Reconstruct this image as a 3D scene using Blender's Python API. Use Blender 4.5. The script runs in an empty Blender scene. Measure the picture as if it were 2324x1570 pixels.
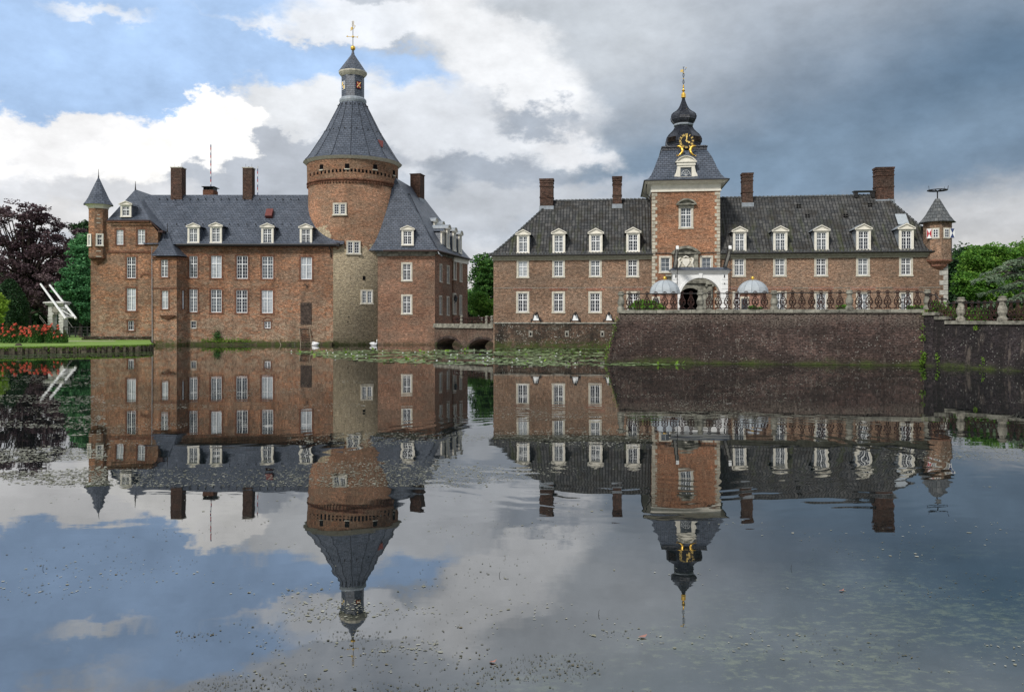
import bpy, math, random
import numpy as np
from mathutils import Vector, Matrix
R = math.radians
random.seed(7); rng = np.random.default_rng(7)
SC = bpy.context.scene
COL = SC.collection

# ---------------------------------------------------------------- camera
# survey: sight lines from a camera 2.4 m above the moat, focal 1900 units, horizon at 725
F, CX, HZ, CZ = 1900.0, 1162.0, 725.0, 2.4
cam = bpy.data.cameras.new('camera'); camo = bpy.data.objects.new('camera', cam); COL.objects.link(camo)
camo.location = (0, 0, CZ); camo.rotation_euler = (R(90), 0, 0)
cam.sensor_width = 36; cam.lens = 36 * F / 2324; cam.shift_y = -(785 - HZ) / 2324
cam.clip_start = 0.1; cam.clip_end = 6000
SC.camera = camo
SC.render.engine = 'CYCLES'
SC.view_settings.view_transform = 'Standard'; SC.view_settings.look = 'None'
SC.view_settings.exposure = 0.44; SC.view_settings.gamma = 1.0
try:
    SC.cycles.use_denoising = True
    SC.cycles.max_bounces = 6; SC.cycles.diffuse_bounces = 3; SC.cycles.glossy_bounces = 3
    SC.cycles.transparent_max_bounces = 4
except Exception: pass

def X(x, d): return (x - CX) / F * d
def Z(y, d): return CZ + (HZ - y) / F * d
def W(x, y, d): return Vector((X(x, d), d, Z(y, d)))
def lin(c):
    return tuple(((v / 255) / 12.92 if v / 255 <= .04045 else ((v / 255 + .055) / 1.055) ** 2.4) for v in c)

# ---------------------------------------------------------------- node helper
class NT:
    def __init__(s, tree): s.t = tree; s.n = tree.nodes; s.l = tree.links
    def put(s, sock, v):
        if hasattr(v, 'is_output') or isinstance(v, bpy.types.NodeSocket): s.l.new(v, sock)
        elif v is not None:
            if isinstance(v, (tuple, list)) and len(v) == 3 and sock.type == 'RGBA': v = (*v, 1)
            sock.default_value = v
    def node(s, typ, props=None, **inp):
        n = s.n.new(typ)
        for k, v in (props or {}).items(): setattr(n, k, v)
        for k, v in inp.items():
            key = int(k[1:]) if k[0] == 'i' and k[1:].isdigit() else k.replace('_', ' ')
            s.put(n.inputs[key], v)
        return n
    def math(s, op, a, b=0.0, c=0.0, clamp=False):
        n = s.n.new('ShaderNodeMath'); n.operation = op; n.use_clamp = clamp
        s.put(n.inputs[0], a); s.put(n.inputs[1], b)
        if len(n.inputs) > 2: s.put(n.inputs[2], c)
        return n.outputs[0]
    def vmath(s, op, a, b=None, scale=None):
        n = s.n.new('ShaderNodeVectorMath'); n.operation = op
        s.put(n.inputs[0], a)
        if b is not None: s.put(n.inputs[1], b)
        if scale is not None: s.put(n.inputs['Scale'], scale)
        return n.outputs['Value'] if op in ('LENGTH', 'DOT_PRODUCT', 'DISTANCE') else n.outputs[0]
    def mix(s, f, a, b, blend='MIX'):
        n = s.n.new('ShaderNodeMix'); n.data_type = 'RGBA'; n.blend_type = blend
        s.put(n.inputs[0], f); s.put(n.inputs[6], a); s.put(n.inputs[7], b)
        return n.outputs[2]
    def rng(s, v, a, b, c=0.0, d=1.0, smooth=False):
        n = s.n.new('ShaderNodeMapRange'); n.interpolation_type = 'SMOOTHSTEP' if smooth else 'LINEAR'
        for i, q in enumerate((v, a, b, c, d)): s.put(n.inputs[i], q)
        return n.outputs[0]
    def noise(s, vec, scale, detail=4, rough=.55, out=0):
        n = s.n.new('ShaderNodeTexNoise')
        s.put(n.inputs['Vector'], vec); s.put(n.inputs['Scale'], scale)
        s.put(n.inputs['Detail'], detail); s.put(n.inputs['Roughness'], rough)
        return n.outputs[out]
    def comb(s, x, y, z):
        n = s.n.new('ShaderNodeCombineXYZ')
        for i, q in enumerate((x, y, z)): s.put(n.inputs[i], q)
        return n.outputs[0]
    def sep(s, v):
        n = s.n.new('ShaderNodeSeparateXYZ'); s.put(n.inputs[0], v); return n.outputs

# ---------------------------------------------------------------- sky
SUN_EL, SUN_AZ = 42.0, 215.0          # sun stands behind the camera, to the left (clockwise from +Y)
wd = bpy.data.worlds.new('World'); SC.world = wd; wd.use_nodes = True
T = NT(wd.node_tree); T.n.clear()
out = T.node('ShaderNodeOutputWorld'); bg = T.node('ShaderNodeBackground'); bg.inputs['Strength'].default_value = 0.1
T.l.new(bg.outputs[0], out.inputs[0])
sky = T.node('ShaderNodeTexSky'); sky.sky_type = 'NISHITA'; sky.sun_disc = False
sky.sun_elevation = R(SUN_EL); sky.sun_rotation = R(SUN_AZ); sky.air_density = 1.0; sky.dust_density = .6; sky.ozone_density = 1.6
tc = T.node('ShaderNodeTexCoord').outputs['Generated']
sx, sy, sz = T.sep(tc)
az = T.math('ARCTAN2', sx, sy)
hyp = T.math('SQRT', T.math('ADD', T.math('MULTIPLY', sx, sx), T.math('MULTIPLY', sy, sy)))
el = T.math('DIVIDE', sz, T.math('MAXIMUM', hyp, .05))
P = T.comb(az, el, 0.0)
flat = T.comb(sx, sy, T.math('MULTIPLY', sz, 1.7))
nA = T.noise(flat, 4.0, 7, .6, out=1)
nB = T.noise(flat, 15.0, 6, .62, out=1)
nC = T.noise(flat, 9.0, 8, .64, out=0)
half = (.5, .5, .5)
warpA = T.vmath('SCALE', T.vmath('SUBTRACT', nA, half), scale=.15)
warpB = T.vmath('SCALE', T.vmath('SUBTRACT', nB, half), scale=.09)
PW = T.vmath('ADD', P, T.vmath('ADD', warpA, warpB))            # billowing edges
PS = T.vmath('ADD', P, T.vmath('SCALE', T.vmath('SUBTRACT', nA, half), scale=.13))  # soft edges
def K(c, k=1.0): return tuple(10 * v * k for v in lin(c))
def blob(prev, x, y, rx, ry, rot, col, soft, vec=None, amt=1.0):
    a = math.atan((x - CX) / F); e = (HZ - y) / F * math.cos(a)
    m = T.node('ShaderNodeMapping', {'vector_type': 'TEXTURE'})
    T.put(m.inputs['Vector'], PW if vec is None else vec)
    m.inputs['Location'].default_value = (a, e, 0); m.inputs['Rotation'].default_value = (0, 0, R(rot))
    m.inputs['Scale'].default_value = (rx / F, ry / F, 1)
    f = T.rng(T.vmath('LENGTH', m.outputs[0]), 1 - soft, 1 + soft, amt, 0.0, smooth=True)
    return T.mix(f, prev, col)
c = T.mix(T.rng(nC, .3, .7), K((162, 172, 185)), K((200, 204, 210)))
c = blob(c, 1750, 120, 900, 360, 0, K((148, 156, 166), 1.08), .6, PS)
c = blob(c, 1250, 60, 350, 170, 0, K((178, 184, 191)), .5, PS)
c = blob(c, 2330, 210, 640, 215, 8, K((90, 112, 134), 1.05), .8, PS)
c = blob(c, 1850, 345, 560, 90, 3, K((112, 132, 152), 1.05), .7, PS)
c = blob(c, 2300, 520, 620, 85, 0, K((182, 184, 187)), .5, PS)
c = blob(c, 1300, 470, 260, 60, 0, K((157, 167, 180)), .4)
skyc = T.mix(.92, sky.outputs[0], K((158, 184, 218), 1.1))
skyc = T.mix(1.0, skyc, (.96, .96, .96), 'MULTIPLY')
c = blob(c, 230, 115, 650, 175, -4, skyc, .13)
c = blob(c, 860, 185, 190, 70, -8, skyc, .3)
c = blob(c, 760, 20, 440, 55, -5, K((214, 218, 224)), .2)
c = blob(c, 500, -40, 200, 70, 0, skyc, .3)
c = blob(c, 215, 12, 90, 14, 0, K((205, 212, 222)), .7)
c = blob(c, 1130, 150, 270, 110, -38, K((218, 220, 223), 1.0), .35)
c = blob(c, 1290, 290, 120, 40, -35, K((212, 214, 218), 1.0), .45)
c = blob(c, 900, 300, 330, 110, 0, K((204, 208, 214)), .2)
c = blob(c, 690, 235, 150, 70, 20, K((208, 211, 215)), .25)
c = blob(c, 150, 345, 330, 110, -3, K((224, 224, 225), 1.05), .10)
c = blob(c, 400, 345, 215, 92, 26, K((236, 235, 233), 1.03), .09)
c = blob(c, 540, 260, 75, 32, 0, K((236, 235, 234), 1.03), .10)
c = blob(c, 640, 405, 300, 88, 14, K((172, 178, 187)), .10)
c = blob(c, 220, 440, 230, 45, 4, K((202, 204, 208)), .35)
c = blob(c, 1120, 380, 165, 60, 0, K((152, 160, 171)), .25)
c = blob(c, 1235, 245, 110, 22, -12, K((158, 166, 177)), .6)
c = blob(c, 1150, 470, 230, 60, 0, K((176, 181, 188)), .4)
c = blob(c, 100, 515, 300, 35, 0, K((205, 205, 206)), .5)
hz = T.rng(el, .045, .105, 1.0, 0.0, smooth=True)
c = T.mix(T.math('MULTIPLY', hz, .75), c, K((214, 210, 205)))
mod = T.rng(T.math('ADD', T.math('MULTIPLY', nC, .6), T.math('MULTIPLY', T.noise(flat, 24, 6, .6), .4)), .35, .65, .84, 1.13)
c = T.mix(1.0, c, T.comb(mod, mod, mod), 'MULTIPLY')
vo = T.node('ShaderNodeTexVoronoi', {'feature': 'SMOOTH_F1'}, Vector=T.vmath('ADD', flat, T.vmath('ADD', warpA, warpB)), Scale=11.0, Smoothness=.6)
vo2 = T.node('ShaderNodeTexVoronoi', {'feature': 'SMOOTH_F1'}, Vector=T.vmath('ADD', flat, T.vmath('ADD', warpA, warpB)), Scale=27.0, Smoothness=.5)
bw = T.rng(T.math('ADD', T.math('MULTIPLY', vo.outputs['Distance'], .65), T.math('MULTIPLY', vo2.outputs['Distance'], .35)), .15, .55, 1.05, .88)
lowc = T.rng(el, .10, .30, 1.0, .25)                       # heaped clouds low down, smooth sheet above
bw = T.math('ADD', T.math('MULTIPLY', bw, lowc), T.math('SUBTRACT', 1.0, lowc))
c = T.mix(1.0, c, T.comb(bw, bw, bw), 'MULTIPLY')
T.put(bg.inputs['Color'], c)

# ---------------------------------------------------------------- sun, softened by cloud
sl = bpy.data.lights.new('sun', 'SUN'); sl.energy = 2.5; sl.angle = R(10); sl.color = (1.0, .95, .88)
so = bpy.data.objects.new('sun', sl); COL.objects.link(so)
sd = Vector((math.sin(R(SUN_AZ)) * math.cos(R(SUN_EL)), math.cos(R(SUN_AZ)) * math.cos(R(SUN_EL)), math.sin(R(SUN_EL))))
so.rotation_euler = sd.to_track_quat('Z', 'Y').to_euler(); so.location = (-30, -30, 60)

# ---------------------------------------------------------------- mesh builder
class MB:
    def __init__(s): s.v = []; s.f = []
    def add(s, vs, fs, M=None):
        b = len(s.v)
        s.v += [tuple(M @ Vector(p)) if M is not None else tuple(p) for p in vs]
        s.f += [tuple(i + b for i in f) for f in fs]
        return s
    def box(s, x0, x1, y0, y1, z0, z1, M=None):
        v = [(x, y, z) for z in (z0, z1) for y in (y0, y1) for x in (x0, x1)]
        return s.add(v, [(0, 2, 3, 1), (4, 5, 7, 6), (0, 1, 5, 4), (2, 6, 7, 3), (0, 4, 6, 2), (1, 3, 7, 5)], M)
    def poly(s, pts, M=None): return s.add(pts, [tuple(range(len(pts)))], M)
    def prism(s, pts, z0, z1, M=None):           # pts in xy
        n = len(pts); v = [(x, y, z0) for x, y in pts] + [(x, y, z1) for x, y in pts]
        f = [tuple(range(n))[::-1], tuple(range(n, 2 * n))] + [(i, (i + 1) % n, n + (i + 1) % n, n + i) for i in range(n)]
        return s.add(v, f, M)
    def slab(s, pts, y0, y1, M=None):            # outline in xz, thickness in y
        n = len(pts); v = [(x, y0, z) for x, z in pts] + [(x, y1, z) for x, z in pts]
        f = [tuple(range(n)), tuple(range(n, 2 * n))[::-1]] + [(i, n + i, n + (i + 1) % n, (i + 1) % n) for i in range(n)]
        return s.add(v, f, M)
    def lathe(s, prof, n, cx=0, cy=0, ph=0, sxy=(1, 1), M=None, cap=True):
        v = []; f = []
        for r, z in prof:
            for i in range(n):
                a = ph + 2 * math.pi * i / n
                v.append((cx + r * sxy[0] * math.cos(a), cy + r * sxy[1] * math.sin(a), z))
        for k in range(len(prof) - 1):
            for i in range(n):
                j = (i + 1) % n
                f.append((k * n + i, k * n + j, (k + 1) * n + j, (k + 1) * n + i))
        if cap: f.append(tuple(range(n))[::-1]); f.append(tuple((len(prof) - 1) * n + i for i in range(n)))
        return s.add(v, f, M)
    def tube(s, pts, r, n=6, M=None):
        pts = [Vector(p) for p in pts]; v = []; f = []
        rs = r if isinstance(r, (list, tuple)) else [r] * len(pts)
        for i, p in enumerate(pts):
            a = pts[max(0, i - 1)]; b = pts[min(len(pts) - 1, i + 1)]
            d = (b - a).normalized() if (b - a).length > 1e-9 else Vector((0, 0, 1))
            q = d.to_track_quat('Z', 'Y')
            for k in range(n):
                t = 2 * math.pi * k / n
                v.append(p + q @ Vector((rs[i] * math.cos(t), rs[i] * math.sin(t), 0)))
        for i in range(len(pts) - 1):
            for k in range(n):
                j = (k + 1) % n
                f.append((i * n + k, i * n + j, (i + 1) * n + j, (i + 1) * n + k))
        f.append(tuple(range(n))[::-1]); f.append(tuple((len(pts) - 1) * n + k for k in range(n)))
        return s.add(v, f, M)
    def loft(s, loops, M=None, capt=True, capb=False):
        n = len(loops[0]); v = [p for lp in loops for p in lp]; f = []
        for k in range(len(loops) - 1):
            for i in range(n):
                j = (i + 1) % n; f.append((k * n + i, k * n + j, (k + 1) * n + j, (k + 1) * n + i))
        if capt: f.append(tuple((len(loops) - 1) * n + i for i in range(n)))
        if capb: f.append(tuple(range(n))[::-1])
        return s.add(v, f, M)
    def mesh(s, name, smooth=False):
        m = bpy.data.meshes.new(name); m.from_pydata(s.v, [], s.f); m.update()
        if smooth: m.polygons.foreach_set('use_smooth', [True] * len(m.polygons))
        return m

ROOT = {}
def thing(name, label, cat, loc=(0, 0, 0), group=None):
    o = bpy.data.objects.new(name, None); o.empty_display_size = .5; COL.objects.link(o); o.location = loc
    o['label'] = label; o['category'] = cat
    if group: o['group'] = group
    ROOT[o.name] = Matrix.Translation(-Vector(loc))
    return o
def put(name, mb, mat, parent=None, M=None, smooth=False, label=None):
    me = mb if isinstance(mb, bpy.types.Mesh) else mb.mesh(name, smooth)
    if mat is not None and not me.materials: me.materials.append(mat)
    o = bpy.data.objects.new(name, me); COL.objects.link(o)
    if M is not None: o.matrix_basis = M
    if parent is not None:
        o.parent = parent
        if parent.name in ROOT: o.matrix_parent_inverse = ROOT[parent.name]
    if label: o['label'] = label
    return o
def tag(o, label, cat, group=None):
    o['label'] = label; o['category'] = cat
    if group: o['group'] = group
    return o
def kind(o, k): o['kind'] = k; return o
def dup(root, loc, rz=0, label=None, sc=1.0):
    r = root.copy(); COL.objects.link(r); r.location = loc; r.rotation_euler = (0, 0, rz); r.scale = (sc, sc, sc)
    if label: r['label'] = label
    for ch in root.children:
        c_ = ch.copy(); COL.objects.link(c_); c_.parent = r
        for g in ch.children:
            d_ = g.copy(); COL.objects.link(d_); d_.parent = c_
    return r

class Fr:                                        # a facade: local x along the wall, y inward, z up
    def __init__(s, p, q=None, deg=None):
        s.o = Vector((p[0], p[1], 0))
        if q is not None: u = Vector((q[0] - p[0], q[1] - p[1], 0)).normalized()
        else: u = Vector((math.cos(R(deg)), math.sin(R(deg)), 0))
        s.u = u; s.i = Vector((-u.y, u.x, 0))
        s.M = Matrix(((u.x, s.i.x, 0, s.o.x), (u.y, s.i.y, 0, s.o.y), (0, 0, 1, 0), (0, 0, 0, 1)))
    def off(s, k):
        p = s.o + s.i * k; return Fr((p.x, p.y), (p.x + s.u.x, p.y + s.u.y))
    def s(s_, x): pass
    def S(s, x):
        k = (x - CX) / F; return (k * s.o.y - s.o.x) / (s.u.x - k * s.u.y)
    def D(s, x): return s.o.y + s.S(x) * s.u.y
    def Zx(s, x, y): return Z(y, s.D(x))
    def at(s, S, k=0, z=0):
        p = s.o + s.u * S + s.i * k; return Vector((p.x, p.y, z))
    def mat(s, S, z, k=0): return Matrix.Translation(s.at(S, k, z)) @ s.M.to_3x3().to_4x4()

def wall(mb, fr, s0, s1, z0, z1, holes, rev=.16):
    hs = [h for h in holes if h[1] > s0 and h[0] < s1]
    xs = sorted({s0, s1} | {v for h in hs for v in h[:2]}); zs = sorted({z0, z1} | {v for h in hs for v in h[2:]})
    idx = {}; v = []; f = []
    def g(i, j):
        if (i, j) not in idx: idx[(i, j)] = len(v); v.append((xs[i], 0, zs[j]))
        return idx[(i, j)]
    for i in range(len(xs) - 1):
        for j in range(len(zs) - 1):
            cx_, cz_ = (xs[i] + xs[i + 1]) / 2, (zs[j] + zs[j + 1]) / 2
            if any(h[0] < cx_ < h[1] and h[2] < cz_ < h[3] for h in hs): continue
            f.append((g(i, j), g(i + 1, j), g(i + 1, j + 1), g(i, j + 1)))
    for a, b, c_, d in hs:
        k = len(v); v += [(a, 0, c_), (b, 0, c_), (b, 0, d), (a, 0, d), (a, rev, c_), (b, rev, c_), (b, rev, d), (a, rev, d)]
        for i in range(4): f.append((k + i, k + (i + 1) % 4, k + 4 + (i + 1) % 4, k + 4 + i))
    mb.add(v, f, fr.M)
# ---------------------------------------------------------------- materials
MATS = {}
def newmat(name):
    m = bpy.data.materials.new(name); m.use_nodes = True; MATS[name] = m
    t = NT(m.node_tree); b = m.node_tree.nodes['Principled BSDF']
    return m, t, b
def plain(name, col, rough=.7, metal=0, var=.12, scale=6, bump=0, spec=.3):
    m, t, b = newmat(name)
    g = t.node('ShaderNodeNewGeometry').outputs['Position']
    n = t.noise(g, scale, 5, .6)
    c1 = tuple(v * (1 - var * 2) for v in col); c2 = tuple(min(1, v * (1 + var * 2)) for v in col)
    t.put(b.inputs['Base Color'], t.mix(t.rng(n, .3, .7), c1, c2))
    b.inputs['Roughness'].default_value = rough; b.inputs['Metallic'].default_value = metal
    b.inputs['Specular IOR Level'].default_value = spec
    if bump:
        bn = t.node('ShaderNodeBump', Strength=.6, Distance=bump, Height=t.noise(g, scale * 3, 4)); t.put(b.inputs['Normal'], bn.outputs[0])
    return m
def wallvec(t, cyl=None):
    g = t.node('ShaderNodeNewGeometry'); P_ = g.outputs['Position']
    x, y, z = t.sep(P_)
    if cyl:
        u = t.math('MULTIPLY', t.math('ARCTAN2', t.math('SUBTRACT', x, cyl[0]), t.math('SUBTRACT', y, cyl[1])), cyl[2])
    else:
        tn = t.vmath('NORMALIZE', t.vmath('CROSS_PRODUCT', g.outputs['True Normal'], (0, 0, 1)))
        u = t.vmath('DOT_PRODUCT', P_, tn)
    return P_, x, y, z, u
def brick(name, a, b_, mortar, dark, patch=.5, cyl=None, moss=None, base_dark=.5, specks=0, beige=False, rows=.075, bl=.23, stains=0, pale=None, top=None):
    m, t, b = newmat(name)
    P_, x, y, z, u = wallvec(t, cyl)
    bt = t.node('ShaderNodeTexBrick', {'offset': .5}, Vector=t.comb(u, z, 0.0), Color1=a, Color2=b_, Mortar=mortar, Scale=1.0, Mortar_Size=.009, Mortar_Smooth=.2, Bias=-.1, Brick_Width=bl, Row_Height=rows)
    c = bt.outputs['Color']
    vec = t.comb(u, t.math('MULTIPLY', z, 1.8), 0.0)
    n1 = t.noise(vec, .45, 6, .62); n2 = t.noise(vec, 2.6, 6, .7); n3 = t.noise(vec, 9.0, 3, .7)
    c = t.mix(t.math('MULTIPLY', t.rng(n2, .44, .60), patch), c, dark)
    n0 = t.noise(vec, .16, 5, .65); q0 = t.rng(n0, .40, .60, .74, 1.26); c = t.mix(1.0, c, t.comb(q0, q0, q0), 'MULTIPLY')
    c = t.mix(t.math('MULTIPLY', t.rng(n1, .45, .60), patch), c, tuple(.55 * p + .45 * q for p, q in zip(dark, mortar)))
    if pale: c = t.mix(t.math('MULTIPLY', t.rng(t.math('ADD', t.noise(vec, 1.1, 8, .75), t.rng(z, 5.5, .5, 0, .09)), .53, .61, 0, .8), t.rng(z, 9, 1, .4, 1.0)), c, pale)
    k = t.math('MULTIPLY', t.rng(n3, .34, .66, .42, 1.62), t.rng(t.noise(vec, 3.5, 4, .7), .38, .62, .66, 1.34))
    c = t.mix(1.0, c, t.comb(k, k, k), 'MULTIPLY')
    if beige:
        n5 = t.math('MULTIPLY', t.math('SUBTRACT', t.noise(vec, .9, 7, .7), .5), 3.4)
        lim = t.math('ADD', t.rng(x, -17.6, -16.6, 11.3, 9.3, smooth=True), n5)
        f = t.rng(t.math('SUBTRACT', lim, z), -.08, .08, smooth=True)
        rt = t.node('ShaderNodeTexBrick', {'offset': .4}, Vector=t.comb(u, z, 0.0), Color1=(.41, .34, .23), Color2=(.33, .27, .18), Mortar=(.20, .17, .13), Scale=1.0, Mortar_Size=.012, Mortar_Smooth=.6, Brick_Width=.34, Row_Height=.1)
        rc = t.mix(t.rng(n2, .5, .7, 0, .5), rt.outputs['Color'], (.40, .36, .28))
        rc = t.mix(t.rng(n1, .5, .75, 0, .5), rc, (.20, .17, .125))
        rc = t.mix(1.0, rc, t.comb(k, k, k), 'MULTIPLY')
        c = t.mix(f, c, rc)
    if stains:
        sv = t.noise(t.comb(t.math('MULTIPLY', u, .9), t.math('MULTIPLY', z, .22), 0.0), 1.0, 6, .65)
        c = t.mix(t.rng(sv, .47, .62, 0, stains), c, (.016, .015, .014) if stains > .4 else tuple(v * .45 for v in dark))
    if specks:
        sp = t.node('ShaderNodeTexVoronoi', Vector=t.comb(u, z, 0.0), Scale=7.0); 
        lm = t.rng(t.noise(vec, .7, 3), .42, .58)
        f = t.math('MULTIPLY', t.rng(sp.outputs['Distance'], .16, .26, 1, 0), t.math('MULTIPLY', lm, specks))
        c = t.mix(f, c, (.5, .5, .45))
    if top:
        ft = t.math('MULTIPLY', t.rng(t.math('ADD', z, t.math('MULTIPLY', t.math('SUBTRACT', n1, .5), 1.5)), top[0], top[1]), t.rng(n3, .44, .56))
        c = t.mix(t.math('MULTIPLY', ft, .75), c, (.24, .20, .165))
        c = t.mix(t.rng(t.noise(t.comb(t.math('MULTIPLY', u, 2.2), t.math('MULTIPLY', z, .5), 0.0), 1.0, 5, .7), .58, .66, 0, .5), c, (.15, .125, .105))
    if base_dark:   # tide mark and algae along the water line
        h = t.math('ADD', z, t.math('MULTIPLY', t.math('SUBTRACT', n1, .5), 1.6))
        c = t.mix(t.rng(h, -.05, .42, base_dark, 0.0, smooth=True), c, (.035, .042, .02))
    if moss:
        c = t.mix(t.math('MULTIPLY', t.rng(h if base_dark else z, moss[0], moss[1], .8, 0), t.rng(n2, .42, .55)), c, (.06, .085, .02))
    t.put(b.inputs['Base Color'], c); b.inputs['Roughness'].default_value = .9; b.inputs['Specular IOR Level'].default_value = .15
    bp = t.node('ShaderNodeBump', Strength=.7, Distance=.03, Height=t.math('ADD', t.math('MULTIPLY', bt.outputs['Fac'], -1.0), n3))
    t.put(b.inputs['Normal'], bp.outputs[0])
    return m
def slate(name, a, b_, cyl=None, roww=.34, rowh=.24, rough=.42, moss=0, vs=1.25):
    m, t, b = newmat(name)
    P_, x, y, z, u = wallvec(t, cyl)
    v = t.math('MULTIPLY', z, vs)
    bt = t.node('ShaderNodeTexBrick', {'offset': .5}, Vector=t.comb(u, v, 0.0), Color1=a, Color2=b_, Mortar=tuple(.22 * q for q in a), Scale=1.0, Mortar_Size=.022, Mortar_Smooth=.4, Brick_Width=roww, Row_Height=rowh)
    c = bt.outputs['Color']
    n = t.noise(t.comb(u, v, 0.0), 1.3, 6, .68); n3 = t.noise(P_, 7.0, 4, .7)
    k = t.rng(n, .3, .7, .72, 1.28); c = t.mix(1.0, c, t.comb(k, k, k), 'MULTIPLY')
    k = t.rng(n3, .3, .7, .8, 1.2); c = t.mix(1.0, c, t.comb(k, k, k), 'MULTIPLY')
    t.put(b.inputs['Base Color'], c); b.inputs['Roughness'].default_value = rough; b.inputs['Specular IOR Level'].default_value = .35
    saw = t.math('FRACT', t.math('DIVIDE', v, rowh))
    bp = t.node('ShaderNodeBump', Strength=1.0, Distance=.06, Height=t.math('ADD', t.math('MULTIPLY', saw, -1.0), t.math('MULTIPLY', n3, .7)))
    t.put(b.inputs['Normal'], bp.outputs[0])
    return m
def pantile(name):
    m, t, b = newmat(name)
    P_, x, y, z, u = wallvec(t)
    v = t.math('MULTIPLY', z, 1.28)
    bt = t.node('ShaderNodeTexBrick', {'offset': 0.0}, Vector=t.comb(u, v, 0.0), Color1=(.040, .042, .044), Color2=(.110, .108, .104), Mortar=(.008, .008, .009), Scale=1.0, Mortar_Size=.022, Mortar_Smooth=.5, Bias=-.25, Brick_Width=.26, Row_Height=.36)
    c = bt.outputs['Color']
    vec = t.comb(u, v, 0.0)
    n = t.noise(vec, .8, 6, .7); n3 = t.noise(vec, 6.0, 4, .7); n4 = t.noise(t.comb(t.math('MULTIPLY', u, 1.5), t.math('MULTIPLY', v, .3), 0.0), 1.2, 5, .6)
    c = t.mix(t.rng(n3, .56, .72, 0, .55), c, (.21, .21, .20))
    c = t.mix(t.rng(n, .48, .62, 0, .75), c, (.032, .028, .022))
    c = t.mix(t.math('MULTIPLY', t.rng(n4, .52, .68, 0, .75), t.rng(z, 12.5, 8.0)), c, (.055, .066, .018))
    t.put(b.inputs['Base Color'], c); b.inputs['Roughness'].default_value = .75; b.inputs['Specular IOR Level'].default_value = .25
    wv = t.math('SINE', t.math('MULTIPLY', u, 2 * math.pi / .26)); saw = t.math('FRACT', t.math('DIVIDE', v, .36))
    bp = t.node('ShaderNodeBump', Strength=1.0, Distance=.05, Height=t.math('ADD', t.math('MULTIPLY', wv, .6), t.math('MULTIPLY', saw, -1.0)))
    t.put(b.inputs['Normal'], bp.outputs[0])
    return m
def leafmat(name, dark, mid, light, trans=.25, rough=.6):
    m, t, b = newmat(name)
    g = t.node('ShaderNodeNewGeometry')
    r = g.outputs['Random Per Island']
    n = t.noise(g.outputs['Position'], .35, 3, .6)
    f = t.math('ADD', t.math('MULTIPLY', r, .55), t.rng(n, .3, .7, 0, .45))
    c = t.mix(t.rng(f, .0, .5), dark, mid); c = t.mix(t.rng(f, .55, 1.0), c, light)
    t.put(b.inputs['Base Color'], c); b.inputs['Roughness'].default_value = rough; b.inputs['Specular IOR Level'].default_value = .2
    tr = t.node('ShaderNodeBsdfTranslucent'); t.put(tr.inputs[0], c)
    ms = t.node('ShaderNodeMixShader'); ms.inputs[0].default_value = trans
    t.l.new(b.outputs[0], ms.inputs[1]); t.l.new(tr.outputs[0], ms.inputs[2])
    t.l.new(ms.outputs[0], t.n['Material Output'].inputs[0])
    return m
TC = (X(801, 83.3), 83.3)          # round tower axis
M = {}
M['brick_castle'] = brick('castle_brick', (.43, .180, .084), (.23, .120, .075), (.30, .24, .18), (.105, .068, .048), .62, base_dark=.7, moss=(.1, .55), pale=(.31, .24, .17), stains=.35)
M['brick_east'] = brick('east_brick', (.31, .145, .085), (.20, .105, .072), (.28, .22, .165), (.11, .068, .050), .6, base_dark=.6)
M['brick_trim'] = brick('trim_brick', (.21, .085, .048), (.155, .066, .042), (.17, .12, .085), (.10, .045, .035), .3, base_dark=0)
M['brick_tower'] = brick('tower_brick', (.33, .148, .080), (.20, .105, .066), (.28, .215, .15), (.12, .078, .052), .6, cyl=(*TC, 4.34), beige=True, base_dark=.75, moss=(.2, .7), pale=(.27, .2, .15))
M['brick_gate'] = brick('gatehouse_brick', (.285, .158, .096), (.19, .118, .080), (.29, .245, .19), (.125, .085, .065), .42, base_dark=0)
M['brick_gtower'] = brick('gate_tower_brick', (.39, .160, .078), (.26, .120, .068), (.30, .225, .16), (.17, .10, .066), .45, base_dark=0)
M['brick_bast'] = brick('bastion_brick', (.095, .062, .052), (.054, .038, .035), (.030, .026, .023), (.040, .030, .027), .7, base_dark=.7, specks=.3, rows=.09, bl=.27, stains=.4, top=(2.0, 2.9), moss=(-.05, .22))
M['brick_bast2'] = brick('bastion_side_brick', (.055, .044, .044), (.034, .029, .031), (.02, .018, .018), (.018, .016, .018), .7, base_dark=.5, specks=.3, rows=.09, bl=.27, stains=.75, top=(2.6, 3.6), moss=(-.05, .22))
M['brick_terr'] = brick('terrace_brick', (.17, .10, .07), (.10, .07, .055), (.10, .085, .065), (.04, .033, .026), .8, base_dark=.5, specks=1.0, stains=.8, moss=(.2, .8))
M['brick_chim'] = brick('chimney_brick', (.12, .06, .042), (.075, .042, .034), (.10, .08, .065), (.045, .032, .027), .6, base_dark=0)
M['brick_bridge'] = brick('bridge_brick', (.18, .11, .08), (.13, .085, .068), (.17, .14, .11), (.075, .055, .042), .7, base_dark=.7, stains=.35)
M['slate'] = slate('roof_slate', (.060, .073, .096), (.092, .106, .134), vs=1.3)
M['slate_cone'] = slate('cone_slate', (.060, .073, .096), (.092, .106, .134), rowh=.24, roww=.36, vs=1.15)
M['slate_dark'] = slate('onion_slate', (.016, .019, .027), (.034, .038, .050), rowh=.16, rough=.35, vs=1.1)
M['slate_grey'] = slate('turret_slate', (.065, .072, .076), (.12, .125, .125), rowh=.3, roww=.3, vs=1.1, rough=.6)
M['pantile'] = pantile('pantile')
M['cream'] = plain('cream_paint', (.66, .63, .55), .6, var=.06, scale=3)
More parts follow.
